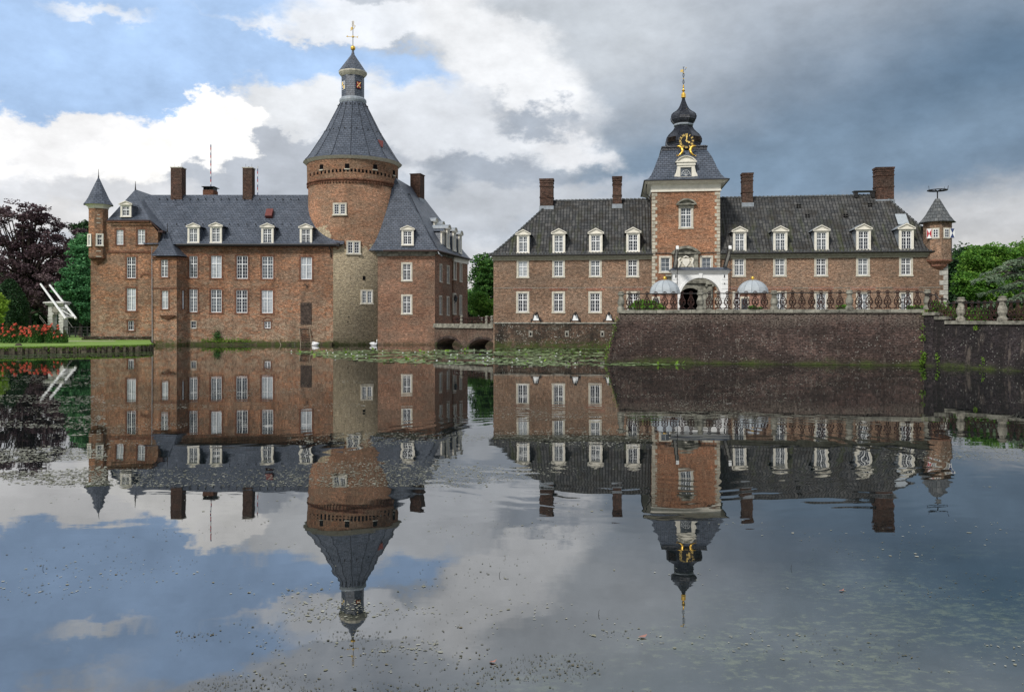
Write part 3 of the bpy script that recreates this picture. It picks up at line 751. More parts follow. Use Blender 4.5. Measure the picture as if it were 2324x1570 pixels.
# --- corner bartizan
dc = 78.95; cx_ = X(223.6, dc); rr = 21.6 / F * dc; ph = R(3.8)
zt = Z(zA(0, 450)[1], 78.8); zl = Z(zA(0, 785)[1], 78.8); zk = Z(zA(0, 848)[1], 79)
cw = MB().lathe([(rr, zl), (rr, zt)], 8, cx_, dc, ph); put('bartizan_wall', cw, M['brick_castle'], pal)
cw = MB().lathe([(rr * .28, zk - .1), (rr * .55, zk + .25), (rr * .8, zk + .6), (rr * .8, zk + .75), (rr * 1.04, zl - .12), (rr * 1.07, zl)], 8, cx_ + .05, dc + .1, ph)
put('corbel', cw, M['brick_trim'], pal)
put('bartizan_cornice', MB().lathe([(rr * 1.03, zt), (rr * 1.12, zt + .22), (rr * 1.35, zt + .36)], 8, cx_, dc, ph), M['cream'], pal)
ax = W(*zA(705, 225), dc); re = 33 / F * dc
base = [(cx_ + re * math.cos(ph + i * math.pi / 4), dc + re * math.sin(ph + i * math.pi / 4)) for i in range(8)]
put('bartizan_roof', MB().loft(cone_roof(base, zt + .37, Vector((cx_, dc, ax.z)), .2), capb=True), M['slate'], pal)
put('bartizan_finial', MB().tube([(cx_, dc, ax.z - .1), (cx_, dc, ax.z + .15), (cx_, dc, ax.z + .7)], [.07, .035, .015], 6), M['dark_metal'], pal)
def octface(cx0, cy0, r, ph0, i):
    a, b = ph0 + i * math.pi / 4, ph0 + (i + 1) * math.pi / 4
    return Fr((cx0 + r * math.cos(a), cy0 + r * math.sin(a)), (cx0 + r * math.cos(b), cy0 + r * math.sin(b)))
f5 = octface(cx_, dc, rr, ph, 6)
window(pal, f5, A(672, 628, 703, 700), nx=2, trans=.4, surr='cream', t=.12, k=-.1)
f4 = octface(cx_, dc, rr, ph, 5)
window(pal, f4, A(616, 630, 628, 702), nx=2, trans=.4, surr='cream', t=.12, k=-.1)
q = MB()
for yy, w0 in ((522, .34), (552, .34), (497, .2), (745, .4), (782, .45), (655, .5)):
    z_ = Z(zA(0, yy)[1], 78.9); q.box(rr * .38 - w0 / 2, rr * .38 + w0 / 2, -.03, .03, z_ - .035, z_ + .035, f5.M)
put('stone_course', q, M['stonecream'], pal)
# --- vaulted stone footing of the pavilion beside the lawn
ft = MB(); f_ = Fr((0, 78.2), deg=0); x0, x1 = f_.S(zL(890, 0)[0]), f_.S(344); zt = f_.Zx(280, zL(0, 402)[1])
ars = [(f_.S(zL(1090, 0)[0]), .62), (f_.S(zL(1335, 0)[0]), .62)]
for s0_, s1_ in ((x0, ars[0][0] - .62), (ars[0][0] + .62, ars[1][0] - .62), (ars[1][0] + .62, x1)): ft.box(s0_, s1_, 0, .8, -.6, zt - .05, f_.M)
for c_, r_ in ars:
    p = arcpts(c_, zt - .75, r_, .62, 0, math.pi, 9)
    for i in range(8): ft.slab([p[i], p[i+1], (p[i+1][0], zt), (p[i][0], zt)], 0, .8, f_.M)
    o_ = arcpts(c_, zt - .75, r_ + .13, .80, 0, math.pi, 9)
    for i in range(8): ft.slab([p[i], p[i+1], o_[i+1], o_[i]], -.08, 0, f_.M)
ft.box(x0 - .2, x1, -.06, .8, zt, zt + .12, f_.M)
put('footing', ft, M['brick_terr'], pal)
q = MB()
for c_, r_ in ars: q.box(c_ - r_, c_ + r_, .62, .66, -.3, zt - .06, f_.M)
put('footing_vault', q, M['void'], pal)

# ================================================================= GREAT ROUND TOWER
tcx, tcy = TC; RT = 99 / F * tcy
tow = thing('round_tower', 'great round brick tower with blue slate cone roof, its lower part rendered beige', 'tower', (tcx, tcy, 0))
zc_ = lambda y: Z(y, tcy - RT)     # heights read on the near face
zb1, zb2, zev = zc_(405), zc_(402), zc_(357)
w_ = MB().lathe([(RT, -.6), (RT, zb1 - .16)], 64, tcx, tcy); put('wall', w_, M['brick_tower'], tow, smooth=True)
w_ = MB().lathe([(RT * 1.022, zb1), (RT * 1.03, zev)], 64, tcx, tcy, cap=False); put('parapet_wall', w_, M['brick_tower'], tow, smooth=True)
w_ = MB().lathe([(RT, zb1 - .22), (RT * 1.035, zb1 - .08), (RT * 1.035, zb1 + .02), (RT * 1.02, zb1 + .05)], 64, tcx, tcy, cap=False)
for i in range(90):
    a = 2 * math.pi * i / 90; Mx = Matrix.Translation((tcx, tcy, 0)) @ Matrix.Rotation(a, 4, 'Z'); w_.box(RT * .99, RT * 1.03, -.09, .06, zb1 - .36, zb1 - .22, Mx)
put('corbel_band', w_, M['brick_trim'], tow)
w_ = MB().lathe([(RT * 1.03, zev - .12), (RT * 1.07, zev - .02), (RT * 1.09, zev + .10), (RT * 1.11, zev + .14)], 64, tcx, tcy, cap=False); put('cornice', w_, M['stonecream'], tow, smooth=True)
def T_on(x, y, w, h, rad=1.0, dep=.12, name=None):
    """matrix on the near face of the tower for sight line (x,y)"""
    r = RT * rad; best = min(np.linspace(-1.45, 1.45, 581), key=lambda t_: abs((tcx + r * math.sin(t_)) / (tcy - r * math.cos(t_)) * F + CX - x))
    ang = best - math.pi / 2
    px, py = tcx + r * math.cos(ang), tcy + r * math.sin(ang)
    return Matrix.Translation((px, py, Z(y, py))) @ Matrix.Rotation(ang + math.pi / 2, 4, 'Z')
def tw_win(r, label=None, pane='glass', surr='stonecream'):
    x0, y0, x1, y1 = r; Mx = T_on((x0 + x1) / 2, y1, 0, 0)
    w = (x1 - x0) / F * 79.2; h = (y1 - y0) / F * 79.2
    f = MB()
    t = .13
    f.box(-w/2 - t, -w/2, -.08, .2, -.02, h); f.box(w/2, w/2 + t, -.08, .2, -.02, h); f.box(-w/2 - t, w/2 + t, -.08, .2, h, h + .12); f.box(-w/2 - t - .06, w/2 + t + .06, -.14, .2, -.14, -.02); f.box(-.06, .06, -.07, .2, -.02, h)
    o = put('window', f, M[surr], tow, Mx, label=label)
    s = MB()
    for c_ in (-1, 1):
        a, b = (.06, w/2) if c_ > 0 else (-w/2, -.06)
        for u, v in ((a, a + .05), (b - .05, b)): s.box(u, v, -.035, .02, 0, h)
        s.box(a, b, -.035, .02, 0, .05); s.box(a, b, -.035, .02, h - .05, h)
        s.box((a + b) / 2 - .012, (a + b) / 2 + .012, -.03, .02, 0, h)
        for k in (1, 2, 3): s.box(a, b, -.028, .02, h * k / 4 - .012, h * k / 4 + .012)
    put('sash', s, M['white'], o); put('pane', MB().box(-w/2, w/2, -.012, .05, 0, h), M[pane], o)
Dq = lambda *a: rc(zD, *a)
tw_win(Dq(400, 183, 497, 268)); tw_win(Dq(517, 507, 613, 603)); tw_win(Dq(637, 926, 722, 1028), pane='half')
Cq = lambda *a: rc(zC, *a)
q = MB(); q2 = MB()
for r in (Cq(275, 1302, 305, 1343), Cq(493, 1293, 528, 1335), Cq(735, 1303, 768, 1342), Cq(905, 1343, 921, 1392)):
    Mx = T_on((r[0] + r[2]) / 2, r[3], 0, 0, 1.03); w = .4 if r[0] < 880 else .4; h = .46
    put('loophole', MB().box(-w/2, w/2, -.03, .3, 0, h, Mx), M['void'], tow); put('sill', MB().box(-w/2 - .05, w/2 + .05, -.07, .1, -.09, 0, Mx), M['stonecream'], tow)
for i in range(24):
    xx = 700 + (i + .5) * 8.5; s = (xx - 801) / 101; yy = 387 + 13 * s * s + (5 if i > 12 else 2) * s; Mx = T_on(xx, yy, 0, 0, 1.025); put('putlog_hole', MB().box(-.09, .09, -.02, .2, -.12, .16, Mx), M['void'], tow)
r = Dq(645, 798, 665, 832); Mx = T_on((r[0] + r[2]) / 2, r[3], 0, 0); q.box(-.12, .12, -.04, .2, 0, .38, Mx); put('loophole', q, M['void'], tow)
for a in ((525, 1155), (518, 1195)): Mx = T_on(*zD(*a), 0, 0); put('putlog_hole', MB().box(-.05, .05, -.04, .2, 0, .1, Mx), M['void'], tow)
# cone roof, sixteen-sided, bell-cast
ax_r = lambda px: px / F * tcy
zz = lambda y: Z(y, tcy)
pro = [(ax_r(110.5), zc_(353) ), (ax_r(101), zc_(346)), (ax_r(92), zc_(337)), (ax_r(61), zz(302)+.2), (ax_r(29.5), zz(237))]
pro = [(ax_r(110.5), zev + .14), (ax_r(105), zev + .36), (ax_r(97), zev + .85), (ax_r(62.5), Z(302, tcy)), (ax_r(29.5), Z(237, tcy))]
put('cone_roof', MB().lathe(pro, 16, tcx, tcy, R(8)), M['slate_cone'], tow)
rb = MB()
for i in range(16):
    a = R(8) + i * math.pi / 8; ca, sa = math.cos(a), math.sin(a)
    rb.tube([(tcx + r * 1.001 * ca, tcy + r * 1.001 * sa, z_ + .01) for r, z_ in pro], .03, 4)
put('roof_seam', rb, M['slate_dark'], tow)
hk = MB()
for k, (n_, r_, y_) in enumerate(((30, 63.5, 305), (20, 33, 243))):
    for i in range(n_): a = 2 * math.pi * i / n_; Mx = Matrix.Translation((tcx, tcy, 0)) @ Matrix.Rotation(a, 4, 'Z'); hk.box(ax_r(r_) - .1, ax_r(r_) + .06, -.03, .03, Z(y_, tcy) - .05, Z(y_, tcy) + .08, Mx)
put('snow_hook', hk, M['dark_metal'], tow)
p = W(*zC(793, 1125), tcy - 2.0)
put('roof_hatch', MB().box(-.28, .28, -.12, .3, -.42, .42, Matrix.Translation(p) @ Matrix.Rotation(R(28), 4, 'Z') @ Matrix.Rotation(R(-32), 4, 'X') @ Matrix.Rotation(R(14), 4, 'Y')), M['hatch'], tow)
z1 = Z(zC(0, 785)[1], tcy); z2 = Z(zC(0, 733)[1], tcy)
put('lantern_base', MB().lathe([(ax_r(28), z1 - .1), (ax_r(29.5), z1 + .1), (ax_r(30.5), z1 + .25), (ax_r(30), z1 + .42), (ax_r(26), z2)], 32, tcx, tcy), M['lead'], tow, smooth=False)
rl = ax_r(25.6); z3 = Z(zC(0, 548)[1], tcy); ph = R(8 + 11.25) + math.atan2(-tcx, tcy) * 0
lan = put('lantern', MB().lathe([(rl, z2 - .1), (rl, z3 + .1)], 8, tcx, tcy, ph), M['slate_cone'], tow)
z4 = Z(zC(0, 520)[1], tcy)
put('lantern_cornice', MB().lathe([(rl, z3 - .05), (ax_r(29), z3 + .12), (ax_r(32), z3 + .3), (ax_r(32), z3 + .42)], 16, tcx, tcy, ph), M['stonecream'], tow)
za = Z(zC(0, 352)[1], tcy)
put('spire', MB().lathe([(ax_r(32.5), z3 + .42), (ax_r(27.5), z3 + .75), (ax_r(4.2), za - .1), (ax_r(2.4), za + .25), (ax_r(2), za + .7)], 8, tcx, tcy, ph), M['slate_cone'], tow)
zb_ = Z(zC(0, 303)[1], tcy)
gb = put('ball', MB().lathe([(.03, zb_ - .27)] + [(.245 * math.sin(a), zb_ - .26 * math.cos(a)) for a in np.linspace(.3, math.pi - .3, 9)] + [(.03, zb_ + .27)], 16, tcx, tcy), M['gold'], tow, smooth=True)
vz = lambda y: Z(zC(0, y)[1], tcy)
vn = MB().tube([(tcx, tcy, zb_), (tcx, tcy, vz(75))], .03, 6); put('vane_pole', vn, M['dark_metal'], tow)
def sx_(x): return tcx + (x - 574) / 3.7797 / F * tcy
vn = MB().tube([(sx_(520), tcy, vz(203)), (sx_(612), tcy, vz(208))], .028, 6)
vn.slab([(sx_(516), vz(202)), (sx_(530), vz(194)), (sx_(530), vz(210))], tcy - .03, tcy + .03)
vn.slab([(sx_(604), vz(208)), (sx_(621), vz(198)), (sx_(614), vz(208)), (sx_(621), vz(219))], tcy - .03, tcy + .03)
vn.lathe([(.02, vz(205) - .13), (.12, vz(205) - .05), (.12, vz(205) + .05), (.02, vz(205) + .13)], 10, tcx, tcy)
vn.slab([(sx_(553), vz(155)), (sx_(556), vz(125)), (sx_(570), vz(118)), (sx_(573), vz(135)), (sx_(566), vz(148))], tcy - .02, tcy + .02)
vn.tube([(sx_(577), tcy, vz(140)), (sx_(588), tcy, vz(128)), (sx_(591), tcy, vz(115))], .025, 5); vn.lathe([(.02, vz(118)), (.07, vz(113)), (.02, vz(108))], 8, sx_(591), tcy)
for yy in (102, 80):
    vn.tube([(tcx + .11 * math.cos(a), tcy, vz(yy) + .11 * math.sin(a)) for a in np.linspace(0, 2 * math.pi, 9)], .022, 5)
put('weather_vane', vn, M['gold_paint'], tow)
# armorial panels on the lantern
def shield(cxp, cyp, face, cols, charges, zc0, hh, ww):
    Mx = Matrix.Translation((0, 0, 0)) @ face.M
    L = face_len / 2
    bd = put('heraldic_panel', MB().box(L - ww, L + ww, -.05, .0, zc0 - hh, zc0 + hh, Mx), M[cols[0]], tow)
    q = MB(); q.box(L - ww * .8, L, -.07, -.05, zc0, zc0 + hh * .85, Mx); q.box(L, L + ww * .8, -.07, -.05, zc0 - hh * .85, zc0, Mx); put('gold_quarter', q, M[cols[1]], bd)
    q = MB(); q.box(L, L + ww * .8, -.07, -.05, zc0, zc0 + hh * .85, Mx); q.box(L - ww * .8, L, -.07, -.05, zc0 - hh * .85, zc0, Mx); put('field_quarter', q, M[cols[2]], bd)
    q = MB()
    for (u, v, s) in charges: q.slab([(L + u * ww - s * ww, zc0 + v * hh), (L + u * ww, zc0 + v * hh - s * hh), (L + u * ww + s * ww, zc0 + v * hh), (L + u * ww, zc0 + v * hh + s * hh)], -.085, -.07, Mx)
    put('charge', q, M[cols[3]], bd)
face_len = 2 * rl * math.sin(math.pi / 8)
def facing(x):   # lantern face whose middle lies nearest the sight line x
    best = None
    for i in range(8):
        f_ = octface(tcx, tcy, rl, ph, i); c_ = f_.o + f_.u * face_len / 2
        if c_.y > tcy: continue
        xp = c_.x / c_.y * F + CX
        if best is None or abs(xp - x) < best[0]: best = (abs(xp - x), f_)
    return best[1]
zc0 = Z(zC(0, 615)[1], tcy - 1)
shield(0, 0, facing(zC(628, 0)[0]), ('black', 'red', 'red', 'white'), [(-.4, .42, .25), (.4, -.42, .25), (.42, .4, .22), (-.42, -.4, .22)], zc0, .36, .27)
q = MB(); f_ = facing(zC(628, 0)[0]); L = face_len / 2
for a, b in (((-.2, .28), (.2, -.28)), ((-.2, -.28), (.2, .28))): q.tube([(L + a[0], -.09, zc0 + a[1]), (L + b[0], -.09, zc0 + b[1])], .035, 5, f_.M)
put('gold_saltire', q, M['gold_paint'], tow)
shield(0, 0, facing(zC(490, 0)[0]), ('white', 'gold_paint', 'blue', 'white'), [(.4, .42, .25), (-.4, -.42, .25)], zc0, .40, .27)

# ================================================================= EAST RANGE OF THE CASTLE
est = thing('castle_wing', 'tall red brick castle wing between round tower and bridge, dark side face turned right', 'castle', (-12, 86, 0))
K0 = (X(987, 80.15), 80.15); K1 = (X(1027, 86.5), 86.5); K2 = (X(1059, 90.8), 90.8)
F0 = Fr((X(840, 80.15), 80.15), K0); F1 = Fr(K0, K1); F2 = Fr(K1, K2)
zt = Z(573.5, 80.15)
L0 = (Vector(K0) - Vector((X(840, 80.15), 80.15))).length; L1 = (Vector(K1) - Vector(K0)).length; L2 = (Vector(K2) - Vector(K1)).length
h0 = [window(est, F0, Dq(990, 697, 1056, 834), surr='stonecream', t=.16), window(est, F0, Dq(990, 972, 1056, 1118), surr='stonecream', t=.16)]
def cj(x0, y0, x1, y1): f = lambda x, y: ((x / 3.02 + 1620) / 1.6855, (y / 3.02 + 820) / 1.6855); a = f(x0, y0); b = f(x1, y1); return (a[0], a[1], b[0], b[1])
h1 = [window(est, F1, cj(*a), nx=2, surr='stonecream', t=.13, proud=.05, pane='half') for a in ((186, 585, 208, 775), (272, 605, 293, 793), (184, 952, 206, 1152), (270, 962, 290, 1160))]
h2 = [window(est, F2.off(-.12), cj(*a), nx=2, surr='stonecream', t=.16, proud=.07, pane='blind') for a in ((350, 548, 368, 748), (420, 575, 436, 770), (346, 925, 366, 1145), (417, 945, 434, 1155))]
ew = MB(); wall(ew, F0, 0, L0, -.6, zt, h0); wall(ew, F1, 0, L1, -.6, zt, h1); put('wall', ew, M['brick_east'], est)
ew = MB(); wall(ew, F2.off(-.12), -.02, L2, -.6, zt - .35, h2); ew.box(-.12, .2, -.12, .1, -.6, zt - .35, F2.M); ew.box(L2 - .3, L2, -.1, 6, -.6, zt, F2.M)
put('far_wall', ew, M['brick_east'], est)
q = MB().box(-.05, L2 + .08, -.22, .1, zt - .42, zt - .08, F2.M).box(-.05, L2 + .12, -.32, .1, zt - .08, zt + .06, F2.M); put('cream_cornice', q, M['cream'], est)
q = MB().box(0, L0, -.08, .05, zt - .32, zt - .02, F0.M).box(0, L0 + .1, -.22, .05, zt - .02, zt + .12, F0.M).box(0, L1, -.2, .05, zt - .12, zt + .1, F1.M)
for i in range(26): q.box(i * .22, i * .22 + .1, -.16, 0, zt - .12, zt - .02, F0.M)
put('cornice', q, M['grey_stone'], est)
zev2 = zt + .16
e_fr = Vector((X(994.5, 79.55), 79.55)); e_br = Vector((X(1069, 90.7), 91.2)); e_fl = Vector((X(835, 79.55), 79.55)); e_bl = Vector((-19, 93.5))
r_f = Vector((X(898, 82.2), 82.2)); zr = Z(404, 82.2); dbk = 90.9; r_b = Vector((X(951, dbk), dbk))
lp = []
for f, g_ in ((0, 0), (.05, .035), (.14, .115), (.3, .285), (.5, .50), (1, 1)):
    z_ = zev2 + (zr - zev2) * g_
    lp.append([tuple(a.lerp(b, f)) + (z_,) for a, b in ((e_fl, r_f), (e_fr, r_f), (e_br, r_b), (e_bl, r_b))])
put('roof', MB().loft(lp, capt=False, capb=True), M['slate'], est)
# lead-capped half hip in front of the main ridge
tp = [W(904, 441, 83.0), W(930, 441, 83.0)]
lo2 = [W(870, 568, 79.6), W(994, 568, 79.6)]
q = MB(); b4 = Vector((tp[1].x + .5, 86, tp[1].z)); b3 = Vector((tp[0].x - 1.5, 86, tp[0].z))
mdl = tp[0].lerp(lo2[0], .5); mdr = tp[1].lerp(lo2[1], .53); mdl.y += .3; mdr.y += .15; mdr.x -= .10
q.add([lo2[0], lo2[1], mdr, mdl, tp[1], tp[0], b4, b3], [(0, 1, 2, 3), (3, 2, 4, 5), (5, 4, 6, 7), (2, 6, 4)])
put('hipped_roof', q, M['slate'], est)
put('ridge_lead', MB().tube([tp[0], tp[1]], .07, 6).tube([tp[1], mdr, lo2[1]], .045, 5), M['slate_dark'], est)
q = MB().tube([lo2[0] + Vector((0, -.1, -.05)), lo2[1] + Vector((0, -.1, -.05))], .08, 6).tube([(e_fr.x, e_fr.y, zev2 - .04), (e_br.x, e_br.y, zev2 - .04)], .09, 6)
put('gutter', q, M['copper'], est)
xx, ya_ = zD(1030, 370); _, yb_ = zD(1030, 533)
dormer(est, F0, xx, ya_, yb_, 104 / 3.7797, .12 - .55, 'slate', slope=1.4, label='white framed dormer on the front slope')
# dormers down the long side slope
FS = Fr(K0, K2)
def sdorm(x, yt, yb, dalong, inset, w, ped):
    f2 = FS.off(inset); d = f2.o.y + dalong * FS.u.y
    zb0 = Z((yb / 3.02 + 820) / 1.6855, d); H = Z((yt / 3.02 + 820) / 1.6855, d) - zb0
    xp = (x / 3.02 + 1620) / 1.6855
    S = f2.S(xp)
    d = f2.D(xp); zb0 = Z((yb / 3.02 + 820) / 1.6855, d); H = Z((yt / 3.02 + 820) / 1.6855, d) - zb0
    H = round(H / .05) * .05
    key = ('side', w, H, ped)
    if key not in DM:
        L = H / 1.0 + 1.1; hb = H - (.38 if ped == 'arc' else .3); b = .15; fr_ = MB()
        fr_.box(-w/2, -w/2 + b, -.06, .1, 0, hb); fr_.box(w/2 - b, w/2, -.06, .1, 0, hb); fr_.box(-w/2, w/2, -.05, .1, hb - .15, hb); fr_.box(-w/2 - .08, w/2 + .08, -.1, .1, -.08, .06)
        fr_.box(-w/2 - .1, w/2 + .1, -.18, .1, hb, hb + .06)
        rf = MB()
        if ped == 'arc':
            a1_ = arcpts(0, hb + .06, w/2 + .02, .32, 0, math.pi, 13); fr_.slab(a1_, -.1, .1)
            a2_ = arcpts(0, hb + .06, w/2 + .14, .40, 0, math.pi, 13)
            for i in range(12): fr_.slab([a1_[i], a1_[i+1], a2_[i+1], a2_[i]], -.18, .05); rf.slab([a2_[i], a2_[i+1], (a2_[i+1][0] * 1.02, a2_[i+1][1] + .03), (a2_[i][0] * 1.02, a2_[i][1] + .03)], -.2, L)
            for sg in (-1, 1): fr_.box(sg * (w/2 + .05) - .05, sg * (w/2 + .05) + .05, -.06, .04, 0, .35)
        else:
            fr_.slab([(-w/2 - .1, hb + .06), (w/2 + .1, hb + .06), (0, hb + .32)], -.14, .1)
            rf.add([(-w/2 - .15, -.2, hb + .07), (0, -.2, hb + .36), (w/2 + .15, -.2, hb + .07), (-w/2 - .15, L, hb + .07), (0, L, hb + .36), (w/2 + .15, L, hb + .07)], [(0, 1, 4, 3), (1, 2, 5, 4)])
        ck = [MB().box(-w/2 + .01, -w/2 + .06, .1, L, -.4, hb), MB().box(w/2 - .06, w/2 - .01, .1, L, -.4, hb)]
        fm, gm = win_meshes(round(w - 2 * b, 3), round(hb - .2, 3), 'w', 'blind', 3, .36)
        DM[key] = (fr_.mesh('dormer'), [c_.mesh('cheek') for c_ in ck], rf.mesh('dormer_roof'), fm, gm)
    a, ck, rf, fm, gm = DM[key]; o = put('dormer', a, M['cream'], est, f2.mat(S, zb0))
    for c_ in ck: put('cheek', c_, M['slate'], o)
    put('dormer_roof', rf, M['lead'] if ped == 'arc' else M['slate'], o); put('sash', fm, M['white'], o, Matrix.Translation((0, -.03, .06))); put('pane', gm, M['half'], o, Matrix.Translation((0, -.03, .06)))
sdorm(222, 172, 392, 0, .35, .85, 'tri')
sdorm(283, 130, 390, 0, .1, .85, 'arc'); sdorm(357, 166, 422, 0, -.05, .85, 'arc'); sdorm(424, 200, 450, 0, -.15, .85, 'arc')
sdorm(136, 50, 176, 0, 1.7, .7, 'arc'); sdorm(214, 90, 180, 0, 1.6, .7, 'arc')
chimney(est, *[zD(1100, 0)[0], zD(1212, 0)[0]], 396, 452, 88.5, FS, dep=1.1, mat='brick_chim', cap='brick_chim', bands=False, pots=False)
q = MB().tube([W(*zD(1583, 660), 91), W(*zD(1600, 682), 90), W(*zD(1622, 697), 89.4)], .05, 6); q.tube([W(*zD(1292, 590), 79.4), W(*zD(1300, 608), 79.3), W(*zD(1325, 628), 79.9)], .05, 6)
put('water_spout', q, M['lead'], est)
# wall lantern beside the side door
p = W((372 / 3.02 + 1620) / 1.6855, (980 / 3.02 + 820) / 1.6855, 86.4)
lt = thing('wall_lantern', 'black iron lantern on a scrolled bracket by the side door of the castle wing', 'lantern', tuple(p))
q = MB().tube([p + Vector((-.45, .3, -.5)), p + Vector((-.25, .1, -.45)), p + Vector((0, 0, -.3))], .025, 5).tube([p + Vector((-.35 + .12 * math.cos(a), .15, -.35 + .12 * math.sin(a))) for a in np.linspace(0, 5, 9)], .02, 5)
put('bracket', q, M['dark_metal'], lt)
put('lamp_housing', MB().lathe([(.1, p.z - .28), (.2, p.z + .12), (.25, p.z + .15), (.08, p.z + .34), (.03, p.z + .45)], 6, p.x, p.y), M['dark_metal'], lt)
put('lamp_glass', MB().lathe([(.112, p.z - .24), (.206, p.z + .08)], 6, p.x, p.y, .2), M['half'], lt)
# striped flag poles behind the ridge
for (xx, yt, yb, lab) in ((478.5, 326, 444, 'tall thin striped flagpole rising behind the castle roof ridge between its two chimneys'), (584.7, 372, 444, 'shorter striped flagpole just right of the second castle chimney')):
    dd = 88.0; x = X(xx, dd); zt, zb0 = Z(yt, dd), 13.2
    fp = thing('flagpole', lab, 'flagpole', (x, dd, zb0), 'striped flagpoles')
    for mt, ofs in (('whitewood', 0), ('red', 1), ('blue', 2)):
        q = MB(); n = int((zt - zb0) / .28)
        for k in range(n):
            if k % 3 == ofs: q.tube([(x, dd, zb0 + k * .28), (x, dd, zb0 + (k + 1) * .28)], .055 if xx < 500 else .045, 6)
        put({'whitewood': 'white_stripe', 'red': 'red_stripe', 'blue': 'blue_stripe'}[mt], q, M[mt], fp)
# ladder and leaning stick at the foot of the wall
ld = thing('wooden_ladder', 'weathered wooden ladder standing in the water below the boarded hatch of the castle', 'ladder', tuple(W(*zB(1313, 1410), 78.9)))
q = MB().tube([W(*zB(1267, 1285), 79.0), W(*zB(1277, 1415), 78.7)], .04, 5); put('rail', q, M['pole_wood'], ld)
q = MB().tube([W(*zB(1342, 1282), 79.0), W(*zB(1357, 1415), 78.7)], .04, 5); put('rail', q, M['pole_wood'], ld)
q = MB()
for i in range(10):
    t_ = i / 9.5; a = W(*zB(1267, 1285), 79.0).lerp(W(*zB(1277, 1415), 78.7), t_ + .03); b = W(*zB(1342, 1282), 79.0).lerp(W(*zB(1357, 1415), 78.7), t_ + .03)
    q.tube([a, b], .035, 4)
put('rung', q, M['wood'], ld)
st = put('stick', MB().tube([W(*zB(1100, 1338), 79.0), W(*zB(1130, 1418), 78.6)], [.02, .035], 5), M['pole_wood'])
tag(st, 'bare stick leaning on the castle wall left of the ladder', 'stick')
# ================================================================= GATEHOUSE RANGE
DG = 7.0
G0 = (X(1120, 70.5), 70.5); FG = Fr(G0, deg=-DG)
gat = thing('gatehouse', 'long brown brick gatehouse range with dark pantile roof, cream dormers and four tall chimneys', 'gatehouse', (15, 72, 0))
sE = FG.S(2150.8); sTa, sTb = FG.S(1480.4), FG.S(1633.4)
ZG = FG.Zx(1120, 586.5); ZGE = FG.Zx(1120, 580.5) + .03
E_ = lambda *a: rc(zE, *a); G_ = lambda *a: rc(zG, *a); H_ = lambda *a: rc(zH, *a)
hg = []
for a, p in (((360, 783, 426, 900), 'blind'), ((628, 780, 694, 897), 'half'), ((903, 777, 971, 895), 'half'), ((1183, 772, 1251, 895), 'glass'),
             ((357, 1022, 427, 1163), 'glass'), ((625, 1022, 695, 1163), 'glass'), ((899, 1022, 971, 1164), 'glass')):
    hg.append(window(gat, FG, E_(*a), pane=p, t=.15, proud=.03))
hg.append(window(gat, FG, (1426, 665, 1448, 708), pane='glass', t=.15, proud=.03))
for xc, p in ((1677.5, 'half'), (1769.8, 'half'), (1863.3, 'glass'), (1958.3, 'half'), (2056, 'glass')):
    hg.append(window(gat, FG, (xc - 11, 587.5 - (xc - 1677) * .004, xc + 11, 625.5 - (xc - 1677) * .004), pane=p, t=.15, proud=.03))
    hg.append(window(gat, FG, (xc - 11, 666, xc + 11, 709), pane='half' if xc != 1677.5 else 'glass', t=.15, proud=.03))
gw = MB(); wall(gw, FG, 0, sTa, -.6, ZG, [h for h in hg if h[1] < sTa]); wall(gw, FG, sTb, sE, .6, ZG, [h for h in hg if h[0] > sTb])
gw.box(0, .3, .01, 8.2, -.6, ZG - .01, FG.M); gw.box(sE - .3, sE, .01, 8.2, .6, ZG - .01, FG.M); gw.box(.3, sE - .3, 7.9, 8.2, .6, ZG - .01, FG.M)
put('wall', gw, M['brick_gate'], gat)
q = MB(); z_ = FG.Zx(1200, zE(0, 984)[1]); q.box(-.02, sTa, -.025, .02, z_ - .02, z_ + .02, FG.M); q.box(sTb, sE, -.025, .02, z_ - .12, z_ - .08, FG.M)
put('string_course', q, M['post_stone'], gat)
q = MB()   # flat brick arches over the lower windows
for xc in (1186.5, 1267.8, 1350.7, 1437, 1677.5, 1769.8, 1863.3, 1958.3, 2056):
    S = FG.S(xc); zt = FG.Zx(xc, 659.5 if xc < 1500 else 658); n = 13; w = .85 if xc < 1500 else 1.05; h = .26
    for i in range(n):
        u0 = (i + .12) / n * 2 - 1; u1 = (i + .88) / n * 2 - 1
        q.slab([(S + u0 * w * .86, zt), (S + u1 * w * .86, zt), (S + u1 * w, zt + h), (S + u0 * w, zt + h)], -.022, .02, FG.M)
put('flat_arch', q, M['brick_trim'] if False else brick('flat_arch_brick', (.33, .13, .08), (.27, .115, .08), (.27, .2, .16), (.2, .1, .07), .3, base_dark=0), gat)
q = MB().box(-.1, sTa, -.28, .05, ZG - .02, ZGE - .06, FG.M).box(sTb, sE - .3, -.28, .05, ZG - .02, ZGE - .06, FG.M).box(-.06, sTa, -.12, .05, ZG - .2, ZG - .02, FG.M).box(sTb, sE - .3, -.12, .05, ZG - .2, ZG - .02, FG.M)
put('cornice', q, plain('cornice_paint', (.30, .285, .22), .8, var=.15), gat)
q = MB().tube([(-.35, -.46, ZGE - .05), (sTa, -.46, ZGE - .05)], .07, 6, FG.M).tube([(sTb, -.46, ZGE - .05), (sE - 1.1, -.46, ZGE - .05)], .07, 6, FG.M)
put('gutter', q, M['dark_metal'], gat)
fr_r = FG.off(4.2)
ZGR = Z(457.5, fr_r.D(1254)) + .05
rS0, rS1 = fr_r.S(1252), fr_r.S(2006)
prof = [(0, ZGE), (.08, ZGE + .26), (.25, ZGE + 1.08), (1, ZGR)]
